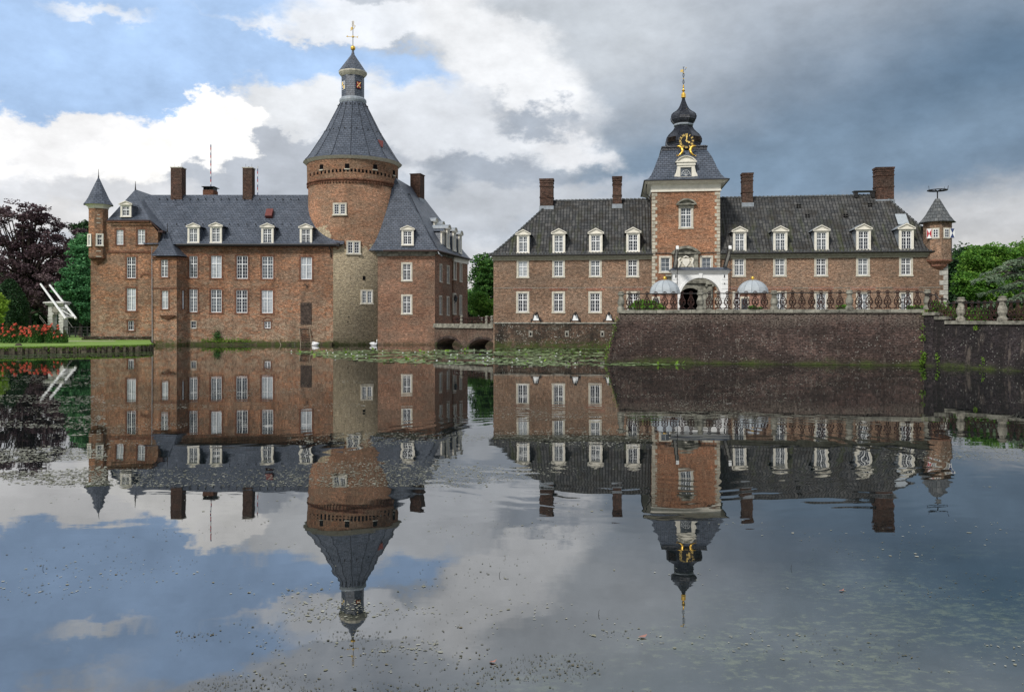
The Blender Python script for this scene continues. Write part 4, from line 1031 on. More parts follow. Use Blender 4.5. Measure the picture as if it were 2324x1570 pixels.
q = MB(); hip(q, FG.M, -.3, sE + .25, -.42, 8.7, rS0, rS1, 4.2, prof); put('roof', q, M['pantile'], gat)
# ridge and hip tiles laid one by one
q = MB()
def tiles(a, b, r, L=.34):
    a, b = Vector(a), Vector(b); n = int((b - a).length / L); 
    for i in range(n):
        p0 = a.lerp(b, i / n); p1 = a.lerp(b, (i + .93) / n); q.tube([p0 + Vector((0, 0, .03)), p1 - Vector((0, 0, .01))], [r * 1.1, r * .9], 6)
wp = lambda s, k, z: FG.at(s, k, z)
tiles(wp(rS0, 4.2, ZGR), wp(rS1, 4.2, ZGR), .11)
for cs, rs in (((-.3, -.42), rS0), ((sE + .25, -.42), rS1)):
    pts = [wp(cs[0] + f * (rs - cs[0]), cs[1] + f * (4.2 - cs[1]), z) for f, z in prof]
    for a, b in zip(pts, pts[1:]): tiles(a, b, .09)
put('ridge_tile', q, M['slate_grey'], gat)
# ragged lower row of tile ends
for lo_s, hi_s in ((-.25, sTa - .1), (sTb + .1, sE - .4)):
    q = MB()
    for s in np.arange(lo_s, hi_s, .26): q.tube([(s, -.47, ZGE - .01), (s, -.25, ZGE + .16)], .055, 5, FG.M)
    put('eaves_tile', q, M['slate_grey'], gat)
for (xc, yt, yb, w_, z_, pn) in ((395, 550, 722, 92, zE, 'half'), (663, 545, 720, 96, zE, 'half'), (940, 541, 714, 98, zE, 'half'), (1220, 535, 712, 98, zE, 'glass'),
                         (160, 505, 684, 98, zH, 'half'), (458, 500, 680, 98, zH, 'half'), (762, 490, 676, 98, zH, 'glass'), (1072, 487, 674, 100, zH, 'glass')):
    k = 3.3078 if z_ is zE else 3.1885
    xx, ya_ = z_(xc, yt); _, yb_ = z_(xc, yb); dormer(gat, FG, xx, ya_, yb_, w_ / k, -.12, 'pantile', slope=1.15, pane=pn, pf=.30)
xx, ya_ = zG(1158, 216); _, yb_ = zG(1158, 443); dormer(gat, FG, xx, ya_, yb_, 122 / 4.0712, -.12, 'pantile', slope=1.15, pane='half', pf=.30)
for (z_, x0, x1, y0, y1, back) in ((zE, 520, 619, 163, 372, 3.55), (zE, 1067, 1134, 146, 358, 3.55), (zF, 1284, 1387, 1154, 1458, 3.5), (zH, 857, 981, 74, 312, 3.8)):
    a = z_(x0, y0); b = z_(x1, y1); fb = FG.off(back); dm = fb.D((a[0] + b[0]) / 2)
    chimney(gat, a[0], b[0], a[1], b[1], dm, FG, cap='brick_chim', bands=True, pots=False, dep=.9)
a = zH(716, 248); b = zH(818, 270); fb = FG.off(4.1); S = fb.S((a[0] + b[0]) / 2); w = .9; zt = Z(a[1], fb.D(a[0])); q = MB().box(S - w, S + w, -.25, .35, zt - .09, zt, fb.M).box(S - w * .9, S - w * .6, -.2, .3, ZGR - .2, zt - .09, fb.M).box(S + w * .6, S + w * .9, -.2, .3, ZGR - .2, zt - .09, fb.M)
put('ridge_vent', q, M['dark_metal'], gat)
fb = FG.off(1.9); p = zH(1040, 455); S = fb.S(p[0]); z_ = Z(p[1], fb.D(p[0]))
q = MB().box(-.42, .42, -.08, .0, -.62, .62, fb.mat(S, z_, 0) @ Matrix.Rotation(R(-42), 4, 'X')); put('roof_light', q, M['lead_light'], gat)
q = MB()
for x0, y0 in ((292, 358), (355, 430), (632, 428), (808, 350)):
    for i in (-1, 1):
        for j in (-1, 1):
            p = zH(x0 + i * 9, y0 + j * 8); k = (ZGE + (ZGR - ZGE) * .5); 
            dpt = 0.0
            # find inset where the sight line meets the slope
            for kk in np.linspace(.3, 4.1, 60):
                fb = FG.off(kk); zz_ = Z(p[1], fb.D(p[0])); f = (kk + .42) / 4.62
                zr_ = np.interp(f, [a[0] for a in prof], [a[1] for a in prof])
                if zz_ <= zr_: dpt = kk; break
            fb = FG.off(dpt); q.box(-.07, .07, -.10, .02, -.06, .06, fb.mat(fb.S(p[0]), Z(p[1], fb.D(p[0])), 0))
put('roof_vent', q, M['void'], gat)
# quoins at the right corner
q = MB(); z0 = 2.0; i = 0
while z0 < 6.9:
    w = .62 if i % 2 == 0 else .32; q.box(sE - w, sE + .02, -.02, .4, z0 + .01, z0 + .37, FG.M); z0 += .39; i += 1
put('quoin', q, plain('grey_quoin', (.36, .35, .32), .8, var=.2), gat)
# corner turret
fc = FG.off(.35); xc = zI(541, 0)[0]; cS = fc.S(xc); cp = fc.at(cS); dcc = cp.y; rr = 30.5 / F * dcc; ph = R(33.7)
zt = Z(zI(0, 470)[1], dcc - .9); zl = Z(zI(0, 742)[1], dcc - .9); zk = Z(zI(0, 785)[1], dcc - .5)
put('turret_wall', MB().lathe([(rr, zl), (rr, zt + .1)], 8, cp.x, cp.y, ph), M['brick_gate'], gat)
put('turret_corbel', MB().lathe([(rr * .35, zk - .35), (rr * .7, zk - .05), (rr * .72, zk + .1), (rr * 1.03, zl - .1), (rr * 1.05, zl)], 8, cp.x, cp.y, ph), MATS['flat_arch_brick'], gat)
re = 40 / F * dcc; azz = Z(zI(0, 281)[1], dcc)
base = [(cp.x + re * math.cos(ph + i * math.pi / 4), cp.y + re * math.sin(ph + i * math.pi / 4)) for i in range(8)]
put('turret_roof', MB().loft(cone_roof(base, zt + .02, Vector((cp.x, cp.y, azz)), .22, (0, .15, .35, .88)), capb=True), M['slate_grey'], gat)
q = MB().tube([(cp.x, cp.y, azz - .6), (cp.x, cp.y, azz + .35)], .05, 6)
rn = 66 / 3.1881 / F * dcc
q.tube([(cp.x + rn * math.cos(a), cp.y + rn * math.sin(a), azz + .42) for a in np.linspace(0, 2 * math.pi, 17)], .04, 5)
for a in np.linspace(0, 2 * math.pi, 9)[:-1]: q.tube([(cp.x, cp.y, azz + .36), (cp.x + rn * math.cos(a), cp.y + rn * math.sin(a), azz + .42)], .035, 4)
for a in (3.3, 5.9, .4): q.tube([(cp.x + rn * math.cos(a), cp.y + rn * math.sin(a), azz + .42), (cp.x + rn * 1.06 * math.cos(a), cp.y + rn * 1.06 * math.sin(a), azz + .75)], .02, 4)
put('stork_nest_wheel', q, M['black'], gat)
def oct_facing(cx0, cy0, r, ph0, x):
    best = None
    for i in range(8):
        f_ = octface(cx0, cy0, r, ph0, i); c_ = f_.o + f_.u * (r * math.sin(math.pi / 8))
        if c_.y > cy0 - .05: continue
        xp = c_.x / c_.y * F + CX
        if best is None or abs(xp - x) < best[0]: best = (abs(xp - x), f_)
    return best[1]
for xw, xs, col in ((537, 503, 'red'), (608, 630, 'blue')):
    f_ = oct_facing(cp.x, cp.y, rr, ph, zI(529 if xw < 560 else 601, 0)[0]); L = rr * math.sin(math.pi / 8); zc0 = Z(zI(0, 553)[1], dcc - .9)
    o = put('window', MB().box(L - .27, L + .27, -.05, .02, zc0 - .42, zc0 + .42, f_.M), M['stonecream'], gat)
    put('sash', MB().box(L - .19, L + .19, -.07, -.05, zc0 - .33, zc0 + .33, f_.M), M['white'], o)
    q = MB()
    for i in (-1, 1):
        for j in (-1, 0, 1): q.box(L + i * .085 - .06, L + i * .085 + .06, -.08, -.07, zc0 + j * .2 - .08, zc0 + j * .2 + .08, f_.M)
    put('pane', q, M['glass'], o)
    sd_ = -1 if xw < 560 else 1; c_ = L + sd_ * .50
    a_ = (f_.M @ Vector((L + sd_ * .28, -.05, 0))); 
    Ms = f_.M @ Matrix.Translation((L + sd_ * .28, -.06, 0)) @ Matrix.Rotation(R(-12 if sd_ < 0 else 12) * (-1), 4, 'Z')
    s = put('shutter', MB().box(0 if sd_ > 0 else -.36, .36 if sd_ > 0 else 0, -.03, 0, zc0 - .38, zc0 + .38, Ms), M['white'], gat)
    q = MB(); u0, u1 = (0, .36) if sd_ > 0 else (-.36, 0); um = (u0 + u1) / 2
    if col == 'red': q.slab([(u0 + .02, zc0 - .36), (um, zc0), (u0 + .02, zc0 + .36)], -.045, -.03, Ms); q.slab([(u1 - .02, zc0 - .36), (u1 - .02, zc0 + .36), (um, zc0)], -.045, -.03, Ms)
    else: q.slab([(u0 + .02, zc0 - .36), (u1 - .02, zc0 - .36), (um, zc0)], -.045, -.03, Ms); q.slab([(u0 + .02, zc0 + .36), (um, zc0), (u1 - .02, zc0 + .36)], -.045, -.03, Ms)
    put('painted_triangle', q, M[col], s)

# ================================================================= GATE TOWER
gt = thing('gate_tower', 'square orange brick gate tower with bell roof, black onion dome and gold clock', 'tower', tuple(FG.at((sTa + sTb) / 2, 4, 0)))
FT_ = FG.off(-.35); s0, s1 = FT_.S(1480.4), FT_.S(1633.4); wT = s1 - s0; dT = 7.6; sm = (s0 + s1) / 2
zt = FT_.Zx(1557, zF(0, 1335)[1]); ze = FT_.Zx(1557, zF(0, 1236)[1])
ht = [window(gt, FT_, G_(612, 33, 712, 217), pane='half', t=.16, proud=.04)]
ht.append(window(gt, FT_, G_(428, 497, 515, 627), nx=2, trans=0, pane='half', t=.15, proud=.04)); ht.append(window(gt, FT_, G_(808, 493, 893, 620), nx=2, trans=0, pane='half', t=.15, proud=.04))
gS = FT_.S(zG(700, 0)[0]); ar = .98; zg0 = .9; zga = FT_.Zx(1566, 653) - ar
gh = (gS - ar, gS + ar, zg0, zga + ar)
q = MB(); wall(q, FT_, s0, s1, .6, zt, ht + [gh])
for k in (s0, s1 - .25): q.box(k, k + .25, .02, dT, .6, zt, FT_.M)
q.box(s0 + .25, s1 - .25, dT - .25, dT, .6, zt, FT_.M)
put('wall', q, M['brick_gtower'], gt)
# stone portal
q = MB(); pa = arcpts(gS, zga, ar - .02, ar - .02, 0, math.pi, 17); pb = arcpts(gS, zga, ar + .3, ar + .3, 0, math.pi, 17)
zen = FT_.Zx(1566, zG(0, 733)[1])
for i in range(16): q.slab([pa[i], pa[i+1], pb[i+1], pb[i]], -.12, .1, FT_.M)
for i in range(16): q.slab([pb[i], pb[i+1], (pb[i+1][0], zen), (pb[i][0], zen)], -.04, .1, FT_.M)
for sg in (-1, 1):
    a, b = sorted((gS + sg * (ar - .02), gS + sg * (ar + .3))); q.box(a, b, -.12, .1, .6, zga, FT_.M)
    c_ = gS + sg * (ar + .55); q.box(c_ - .3, c_ + .3, -.06, .1, .6, zen, FT_.M); q.box(c_ - .22, c_ + .22, -.22, 0, .6, zen - .28, FT_.M)
    q.box(c_ - .30, c_ + .30, -.30, 0, zen - .12, zen, FT_.M)
    for t_ in (-1, 1): q.tube([(c_ + t_ * .27, -.34, zen - .2), (c_ + t_ * .27, .0, zen - .2)], .1, 8, FT_.M)
q.box(gS - ar - .9, gS + ar + .9, -.3, .1, zen, zen + .2, FT_.M); q.box(gS - ar - .85, gS + ar + .85, -.18, .1, zen + .2, zen + .55, FT_.M); q.box(gS - ar - 1.0, gS + ar + 1.0, -.4, .1, zen + .55, zen + .72, FT_.M)
pzl, pzr = FT_.S(zG(585, 0)[0]), FT_.S(zG(735, 0)[0]); pm = (pzl + pzr) / 2; zp = FT_.Zx(1556, zG(0, 465)[1]); zq = FT_.Zx(1556, zG(0, 390)[1]); hw = (FT_.S(zG(797, 0)[0]) - FT_.S(zG(528, 0)[0])) / 2
q.box(pm - hw, pm + hw, -.32, .1, zp, zp + .12, FT_.M); q.box(pm - hw * .82, pm + hw * .82, -.10, .1, zen + .72, zp, FT_.M)
for sg in (-1, 1): c_ = pm + sg * hw * .7; q.box(c_ - .16, c_ + .16, -.24, 0, zen + .72, zp - .02, FT_.M)
R_ = (hw * hw + (zq - zp - .1) ** 2) / (2 * (zq - zp - .1)); zc2 = zq - R_; a0 = math.asin(hw / R_)
arc1 = [(pm + R_ * math.sin(a), zc2 + R_ * math.cos(a)) for a in np.linspace(-a0, a0, 15)]; arc0 = [(pm + (R_ - .2) * math.sin(a), zc2 + (R_ - .2) * math.cos(a)) for a in np.linspace(-a0, a0, 15)]
for i in range(14): q.slab([arc0[i], arc0[i+1], arc1[i+1], arc1[i]], -.36, .1, FT_.M)
q.slab([(pm - hw, zp + .1)] + arc0 + [(pm + hw, zp + .1)], -.1, .05, FT_.M)
q.box(pzl - .1, pzr + .1, -.16, .1, zp - .22, zp - .08, FT_.M)
put('stone_portal', q, M['grey_stone'], gt)
q = MB(); za_, zb__ = FT_.Zx(1556, zG(0, 583)[1]), FT_.Zx(1556, zG(0, 500)[1])
q.box(pzl, pzr, -.17, -.1, za_, zb__, FT_.M); ac = put('arms_panel', q, M['stonecream'], gt)
q = MB(); zm = (za_ + zb__) / 2
q.slab([(pm - .28, zm + .3), (pm + .28, zm + .3), (pm + .28, zm - .05), (pm, zm - .4), (pm - .28, zm - .05)], -.25, -.17, FT_.M)
for sg in (-1, 1):
    q.tube([(pm + sg * .62, -.2, zm - .45), (pm + sg * .48, -.22, zm - .1), (pm + sg * .58, -.22, zm + .2), (pm + sg * .42, -.22, zm + .38)], [.05, .1, .09, .06], 6, FT_.M)
    q.tube([(pm + sg * .5, -.22, zm), (pm + sg * .3, -.24, zm + .12)], .045, 5, FT_.M)
q.tube([(pm - .2, -.22, zm + .38), (pm, -.24, zm + .5), (pm + .2, -.22, zm + .38)], .06, 6, FT_.M)
put('relief_arms', q, M['cream'], ac)
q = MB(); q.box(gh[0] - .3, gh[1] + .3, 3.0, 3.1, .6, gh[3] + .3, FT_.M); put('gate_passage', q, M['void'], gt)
# quoins
q = MB(); q_ = MB(); z0 = 2.2; i = 0
while z0 < zt - .3:
    w = .40 if i % 2 == 0 else .24
    q.box(s0 - .03, s0 + w, -.03, .5, z0 + .02, z0 + .26, FT_.M); q_.box(s1 - w, s1 + .03, -.03, .5, z0 + .02, z0 + .26, FT_.M); z0 += .285; i += 1
qm = plain('tower_quoin', (.40, .37, .30), .85, var=.22, scale=3); put('quoin', q, qm, gt); put('quoin', q_, qm, gt)
# segmental hood above the tall window
q = MB(); z_ = FT_.Zx(1557, zF(0, 1468)[1]); hw = (FT_.S(zF(822, 0)[0]) - FT_.S(zF(618, 0)[0])) / 2; c_ = FT_.S(zF(720, 0)[0]); h_ = 55 / 4.4096 / F * 66.5
R_ = (hw * hw + h_ * h_) / (2 * h_); zc2 = z_ + h_ - R_; a0 = math.asin(hw / R_)
a1_ = [(c_ + R_ * math.sin(a), zc2 + R_ * math.cos(a)) for a in np.linspace(-a0, a0, 13)]; a2_ = [(c_ + (R_ - .12) * math.sin(a), zc2 + (R_ - .12) * math.cos(a)) for a in np.linspace(-a0, a0, 13)]
for i in range(12): q.slab([a2_[i], a2_[i+1], a1_[i+1], a1_[i]], -.3, .05, FT_.M)
q.slab(a2_, -.08, .05, FT_.M); q.box(c_ - hw, c_ + hw, -.28, .05, z_ - .08, z_, FT_.M); q.box(c_ - hw * .75, c_ + hw * .75, -.12, .05, z_ - .3, z_ - .08, FT_.M)
put('window_hood', q, M['grey_stone'], gt)
# cream frieze and wide cornice
oh = .62
q = MB()
fz = ze - .28
q.box(s0 - .08, s1 + .08, -.08, dT, zt, fz, FT_.M); q.box(s0 - .12, s1 + .12, -.12, dT + .05, zt - .06, zt + .05, FT_.M)
loops = []
for k, z_ in ((.08, fz), (.2, fz + .04), (.45, ze - .12), (oh, ze - .06)):
    loops.append([(s0 - k, -k, z_), (s1 + k, -k, z_), (s1 + k, dT + k, z_), (s0 - k, dT + k, z_)])
q.loft(loops, FT_.M)
for i in range(30): u = s0 - .3 + (wT + .6) * i / 29; q.box(u - .05, u + .05, -.42, -.1, ze - .24, ze - .14, FT_.M)
put('frieze', q, M['cream'], gt)
q = MB(); k = oh + .03; q.box(s0 - k - .06, s1 + k + .06, -k - .06, dT + k + .06, ze - .06, ze + .02, FT_.M)
q.tube([(s0 - .45, .6, ze - .1), (s0 - .5, .5, zt - .1), (s0 - .12, .5, zt - .5), (s0 - .12, .5, 7.2)], .05, 6, FT_.M)
put('gutter', q, M['dark_metal'], gt)
# bell-cast roof
cy = dT / 2; dcen = FT_.at(sm, cy).y
def halfw(wp): w = wp / 4.4096; return w * dcen / (F + w)
lv = [(1236, None), (1170, 338), (1100, 303), (1060, 288), (1000, 262), (950, 232), (925, 214)]
loops = []
ex, ey = wT / 2 + oh + .06, dT / 2 + oh + .06
for y_, wpx in lv:
    hx = ex if wpx is None else halfw(wpx); hy = hx * ey / ex
    z_ = Z(zF(0, y_)[1], dcen - hy)
    if wpx is None: z_ = ze + .03
    loops.append([(sm - hx, cy - hy, z_), (sm + hx, cy - hy, z_), (sm + hx, cy + hy, z_), (sm - hx, cy + hy, z_)])
l0, l1 = loops[0], loops[1]
mid = [tuple((a[i] * .42 + b[i] * .58) for i in (0, 1)) + (a[2] * .68 + b[2] * .32,) for a, b in zip(l0, l1)]
loops.insert(1, mid)
put('bell_roof', MB().loft(loops, FT_.M, capb=True), M['slate'], gt)
ht_ = loops[-1][0][2]; hx = halfw(214); hy = hx * ey / ex
q = MB().box(sm - hx - .05, sm + hx + .05, cy - hy - .05, cy + hy + .05, ht_ - .02, ht_ + .22, FT_.M).box(sm - hx - .1, sm + hx + .1, cy - hy - .1, cy + hy + .1, ht_ + .22, ht_ + .30, FT_.M)
q.box(sm - hx, sm + hx, cy - hy, cy + hy, ht_ + .30, ht_ + .36, FT_.M)
put('platform', q, M['slate_dark'], gt)
# octagonal onion dome
axp = FT_.at(FT_.off(cy).S(zF(692, 0)[0]), cy); da = axp.y; phg = R(22.5 - DG)
def rp(wp): return wp / 4.4096 / F * da / math.cos(R(16))
def zp_(y): return Z(zF(0, y)[1], da)
lowp = [(rp(150), ht_ + .3), (rp(165), zp_(885)), (rp(179), zp_(862)), (rp(180), zp_(835)), (rp(171), zp_(812)), (rp(150), zp_(782)), (rp(125), zp_(758)), (rp(103), zp_(733)), (rp(90), zp_(708)), (rp(84), zp_(690))]
od = put('onion_base', MB().lathe(lowp, 8, axp.x, axp.y, phg), M['slate_dark'], gt)
put('onion_collar', MB().lathe([(rp(86), zp_(694)), (rp(97), zp_(686)), (rp(97), zp_(676)), (rp(88), zp_(668))], 8, axp.x, axp.y, phg), M['lead'], gt)
upp = [(rp(88), zp_(668)), (rp(104), zp_(652)), (rp(122), zp_(628)), (rp(128), zp_(602)), (rp(122), zp_(580)), (rp(104), zp_(562)), (rp(76), zp_(544)), (rp(54), zp_(522)), (rp(37), zp_(492)), (rp(24), zp_(458)), (rp(14), zp_(428)), (rp(10), zp_(405))]
put('onion_dome', MB().lathe(upp, 8, axp.x, axp.y, phg), M['slate_dark'], gt)
q = MB()
for i in range(8):
    a = phg + i * math.pi / 4
    for pr_ in (lowp, upp): q.tube([(axp.x + r * 1.002 * math.cos(a), axp.y + r * 1.002 * math.sin(a), z_) for r, z_ in pr_], .03, 4)
put('dome_seam', q, M['slate_dark'], gt)
for fx in (zF(545, 0)[0], zF(610, 0)[0], zF(840, 0)[0]):
    f_ = oct_facing(axp.x, axp.y, rp(180), phg, fx); L = rp(180) * math.sin(math.pi / 8); q = MB()
    for j in range(5): z_ = zp_(862) + j * .085; q.box(L - .42, L + .42, -.06, .06, z_, z_ + .04, f_.M)
    put('louvre', q, M['wood'], gt)
fin = [(rp(8), zp_(412)), (rp(22), zp_(404)), (rp(22), zp_(372)), (rp(14), zp_(355)), (rp(6), zp_(350)), (rp(8), zp_(345)), (rp(17), zp_(333)), (rp(8), zp_(320)), (rp(5), zp_(310)), (rp(9), zp_(298)), (rp(5), zp_(289)), (rp(8), zp_(283)), (rp(3), zp_(274))]
put('finial', MB().lathe(fin, 12, axp.x, axp.y), M['gold'], gt)
def ax_(x): return axp.x + (x - 692) / 4.4096 / F * da
q = MB().tube([(axp.x, axp.y, zp_(275)), (axp.x, axp.y, zp_(98))], .024, 5)
for yy in (247, 178): q.tube([(axp.x + .10 * math.cos(a), axp.y, zp_(yy) + .15 * math.sin(a)) for a in np.linspace(0, 2 * math.pi, 9)], .016, 4)
q.tube([(ax_(700), axp.y, zp_(130)), (ax_(714), axp.y, zp_(122)), (ax_(718), axp.y, zp_(106))], .016, 4); q.tube([(ax_(684), axp.y, zp_(98)), (ax_(704), axp.y, zp_(98))], .016, 4)
put('vane_pole', q, M['dark_metal'], gt)
q = MB().slab([(ax_(662), zp_(150)), (ax_(662), zp_(126)), (ax_(690), zp_(122)), (ax_(690), zp_(146))], axp.y - .02, axp.y + .02)
for yy in (214, 155): q.box(ax_(683), ax_(701), axp.y - .03, axp.y + .03, zp_(yy) - .02, zp_(yy) + .02)
q.lathe([(.02, zp_(110)), (.05, zp_(105)), (.02, zp_(100))], 8, ax_(718), axp.y)
put('weather_vane', q, M['gold_paint'], gt)
# clock
cS_ = zF(722, 838); fcl = FT_.off(cy - hy - .12); CS, CZ_ = fcl.S(cS_[0]), Z(cS_[1], fcl.D(cS_[0])); cr = 76 / 4.4096 / F * fcl.D(cS_[0])
Mc = fcl.mat(CS, CZ_, 0)
ck = put('clock_face', MB().slab(arcpts(0, 0, cr, cr, 0, 2 * math.pi * 39 / 40, 40), -.06, .06, Mc), M['black'], gt)
put('clock_bracket', MB().box(-.35, .35, .05, .7, -cr * .9, cr * .3, Mc), M['slate_dark'], ck)
def text_mesh(s, size, ext=.012):
    cu = bpy.data.curves.new('txt', 'FONT'); cu.body = s; cu.size = size; cu.extrude = ext; cu.align_x = 'CENTER'; cu.align_y = 'CENTER'; cu.offset = size * .03
    o = bpy.data.objects.new('txt', cu); COL.objects.link(o); bpy.context.view_layer.update()
    me = bpy.data.meshes.new_from_object(o.evaluated_get(bpy.context.evaluated_depsgraph_get())); bpy.data.objects.remove(o); return me
for i, s in enumerate(['XII', 'I', 'II', 'III', 'IIII', 'V', 'VI', 'VII', 'VIII', 'IX', 'X', 'XI']):
    a = -i * math.pi / 6
    me = text_mesh(s, .24); me.name = 'numeral'
    me.transform(Matrix.Scale(.72 if len(s) > 2 else 1.0, 4, (1, 0, 0)))
    Mn = Mc @ Matrix.Rotation(-a, 4, 'Y') @ Matrix.Translation((0, -.075, cr * .80)) @ Matrix.Rotation(R(90), 4, 'X')
    me.transform(Mn); put('numeral', me, M['gold_paint'], ck)
for i in range(12):
    a = (i + .5) * math.pi / 6
for nm, ang, ln, wd_ in (('hour_hand', 120, .55, .055), ('minute_hand', 3, .80, .045)):
    Mh = Mc @ Matrix.Rotation(R(ang), 4, 'Y')
    q = MB().slab([(-wd_ * .6, -.12), (wd_ * .6, -.12), (wd_, cr * ln * .55), (wd_ * 1.8, cr * ln * .7), (0, cr * ln), (-wd_ * 1.8, cr * ln * .7), (-wd_, cr * ln * .55)], -.10 if nm[0] == 'h' else -.12, -.085 if nm[0] == 'h' else -.102, Mh)
    put(nm, q, M['gold_paint'], ck)
# gilded fish either side of the clock foot
def F3(x, y, k): d = FT_.off(k).D(zF(x, y)[0]); return W(*zF(x, y), d)
for pts, rs in ((((628, 890), (650, 888), (672, 905), (684, 930), (678, 955), (655, 975), (628, 985)), (.05, .09, .12, .13, .11, .07, .03)),
                (((815, 886), (793, 886), (772, 902), (760, 928), (766, 955), (786, 975), (815, 985)), (.05, .09, .12, .13, .11, .07, .03))):
    k = cy - hy - .55
    q = MB().tube([F3(x, y, k + (0.0 if y < 950 else -.1)) for x, y in pts], list(rs), 8)
    e = F3(*pts[-1], k - .1); sg = -1 if pts[0][0] < 700 else 1
    q.slab([(e.x, e.z), (e.x + sg * .05, e.z + .16), (e.x + sg * .02, e.z - .02), (e.x + sg * .0, e.z - .2)], e.y - .02, e.y + .02)
    put('gilded_fish', q, M['gold'], gt, smooth=True)
# roof dormer with segmental top and scrolled sides
fk = FT_.off(-.05); dx = zF(717, 0)[0]; S = fk.S(dx); zb0 = fk.Zx(dx, zF(0, 1200)[1]); u = fk.D(dx) / F / 4.4096
def ux(x): return (x - 717) * u
def uz(y): return (1200 - y) * u
q = MB()
q.box(ux(632), ux(662), -.05, .2, 0, uz(1080)); q.box(ux(772), ux(803), -.05, .2, 0, uz(1080)); q.box(ux(662), ux(772), -.05, .2, uz(1100), uz(1080)); q.box(ux(662), ux(772), -.08, .2, -.02, .04)
q.box(ux(626), ux(810), -.12, .2, uz(1080), uz(1052)); q.box(ux(615), ux(823), -.2, .2, uz(1052), uz(1040))
hw = ux(820) * .98; h_ = uz(983) - uz(1040); R_ = (hw * hw + h_ * h_) / (2 * h_); zc2 = uz(1040) + h_ - R_; a0 = math.asin(hw / R_)
a1_ = [(R_ * math.sin(a), zc2 + R_ * math.cos(a)) for a in np.linspace(-a0, a0, 13)]; a2_ = [((R_ - .09) * math.sin(a), zc2 + (R_ - .09) * math.cos(a)) for a in np.linspace(-a0, a0, 13)]
for i in range(12): q.slab([a2_[i], a2_[i+1], a1_[i+1], a1_[i]], -.2, .1)
q.slab(a2_, -.08, .1)
for sg in (-1, 1):
    q.slab([(sg * ux(803), 0), (sg * ux(832), 0), (sg * ux(830), uz(1178)), (sg * ux(815), uz(1150)), (sg * ux(806), uz(1110)), (sg * ux(803), uz(1080))], -.03, .1)
fd = put('dormer', q, M['cream'], gt, fk.mat(S, zb0, 0))
q = MB(); 
for i in range(12): a, b = a1_[i], a1_[i+1]; q.slab([a, b, (b[0] * 1.03, b[1] + .05), (a[0] * 1.03, a[1] + .05)], -.24, 1.9)
put('dormer_roof', q, M['slate'], fd)
put('cheek', MB().box(ux(632), ux(640), .2, 1.8, 0, uz(1045)).box(ux(795), ux(803), .2, 1.8, 0, uz(1045)), M['slate'], fd)
put('pane', MB().box(ux(662), ux(772), .06, .1, 0, uz(1100)), M['half'], fd)
q = MB(); q.tube([(ux(717) + .38 * math.cos(a), .05, uz(1185) + .5 * math.sin(a)) for a in np.linspace(.1, math.pi - .1, 9)], .014, 4)
for a in (.5, 1.0, 1.57, 2.1, 2.6): q.tube([(0, .05, uz(1185)), (.38 * math.cos(a), .05, uz(1185) + .5 * math.sin(a))], .012, 4)
put('sash', q, M['white'], fd)

# ================================================================= TERRACE WALL, CANNONS, BRIDGE
FW = FG.off(-1.5)
ta = FW.S(1122); te = FW.S(1560); ztw = FW.Zx(1250, 731.5)
trw = thing('terrace_wall', 'low weathered moat wall below the gatehouse, black stains and white lichen specks', 'moat wall', tuple(FW.at(6, 0, 0)))
q = MB().box(ta, te, 0, 1.48, -.6, ztw - .1, FW.M); q.add([(ta, -.02, -.6), (ta + .9, -.02, -.6), (ta + .35, -.02, ztw - .1), (ta, -.02, ztw - .1)], [(0, 1, 2, 3)], FW.M); put('wall', q, M['brick_terr'], trw)
q = MB(); s = ta - .05
while s < te: q.box(s, s + 1.15, -.1, 1.48, ztw - .1, ztw, FW.M); s += 1.165
put('coping', q, M['post_stone'], trw)
for (xx, yy) in ((1248, 512), (1651, 512), (2045, 512)):
    c_ = zK(xx, yy); S = FW.S(c_[0]); z_ = FW.Zx(*c_)
    o = put('drain_niche', MB().box(S - .16, S + .16, -.03, .05, z_ - .26, z_ + .24, FW.M), M['post_stone'], trw)
    put('drain_hole', MB().slab([(S - .07, z_ - .15), (S + .07, z_ - .15), (S + .07, z_ + .05), (S, z_ + .12), (S - .07, z_ + .05)], -.036, .0, FW.M), M['void'], o)
# cannon on garden carriage, seen from the front
cn = thing('cannon', 'small cannon on black and white carriage, leftmost of the three on the moat wall', 'cannon', (0, 0, 0), 'cannons on the terrace wall')
put('carriage', MB().add([(-.27, -.25, .16), (.27, -.25, .16), (.14, -.22, .62), (-.14, -.22, .62), (-.27, .2, .16), (.27, .2, .16), (.14, .1, .62), (-.14, .1, .62)], [(0, 1, 2, 3), (4, 7, 6, 5), (0, 3, 7, 4), (1, 5, 6, 2), (3, 2, 6, 7), (0, 4, 5, 1)]), M['white'], cn)
q = MB()
for sg in (-1, 1): q.add([(sg * .33, -.28, .12), (sg * .26, -.28, .12), (sg * .12, -.25, .68), (sg * .19, -.25, .68), (sg * .33, .2, .12), (sg * .26, .2, .12), (sg * .12, .12, .68), (sg * .19, .12, .68)], [(0, 1, 2, 3), (4, 7, 6, 5), (0, 3, 7, 4), (1, 5, 6, 2), (3, 2, 6, 7)])
put('cheek', q, M['black'], cn)
put('barrel', MB().tube([(0, -.5, .66), (0, -.42, .67), (0, .1, .72), (0, .55, .76), (0, .6, .76)], [.10, .075, .09, .12, .05], 10), M['black'], cn, smooth=True)
for sg in (-1, 1):
    put('wheel', MB().lathe([(.13, -.04), (.15, -.03), (.15, .03), (.13, .04)], 12, 0, 0, M=Matrix.Translation((sg * .40, -.1, .15)) @ Matrix.Rotation(R(90), 4, 'Y')), M['black'], cn)
put('axle', MB().box(-.4, .4, -.15, -.05, .11, .19), M['dark_metal'], cn)
cpos = [FW.off(.55).at(FW.off(.55).S(zK(x, 0)[0]), 0, ztw) for x in (1310, 1746, 2118)]
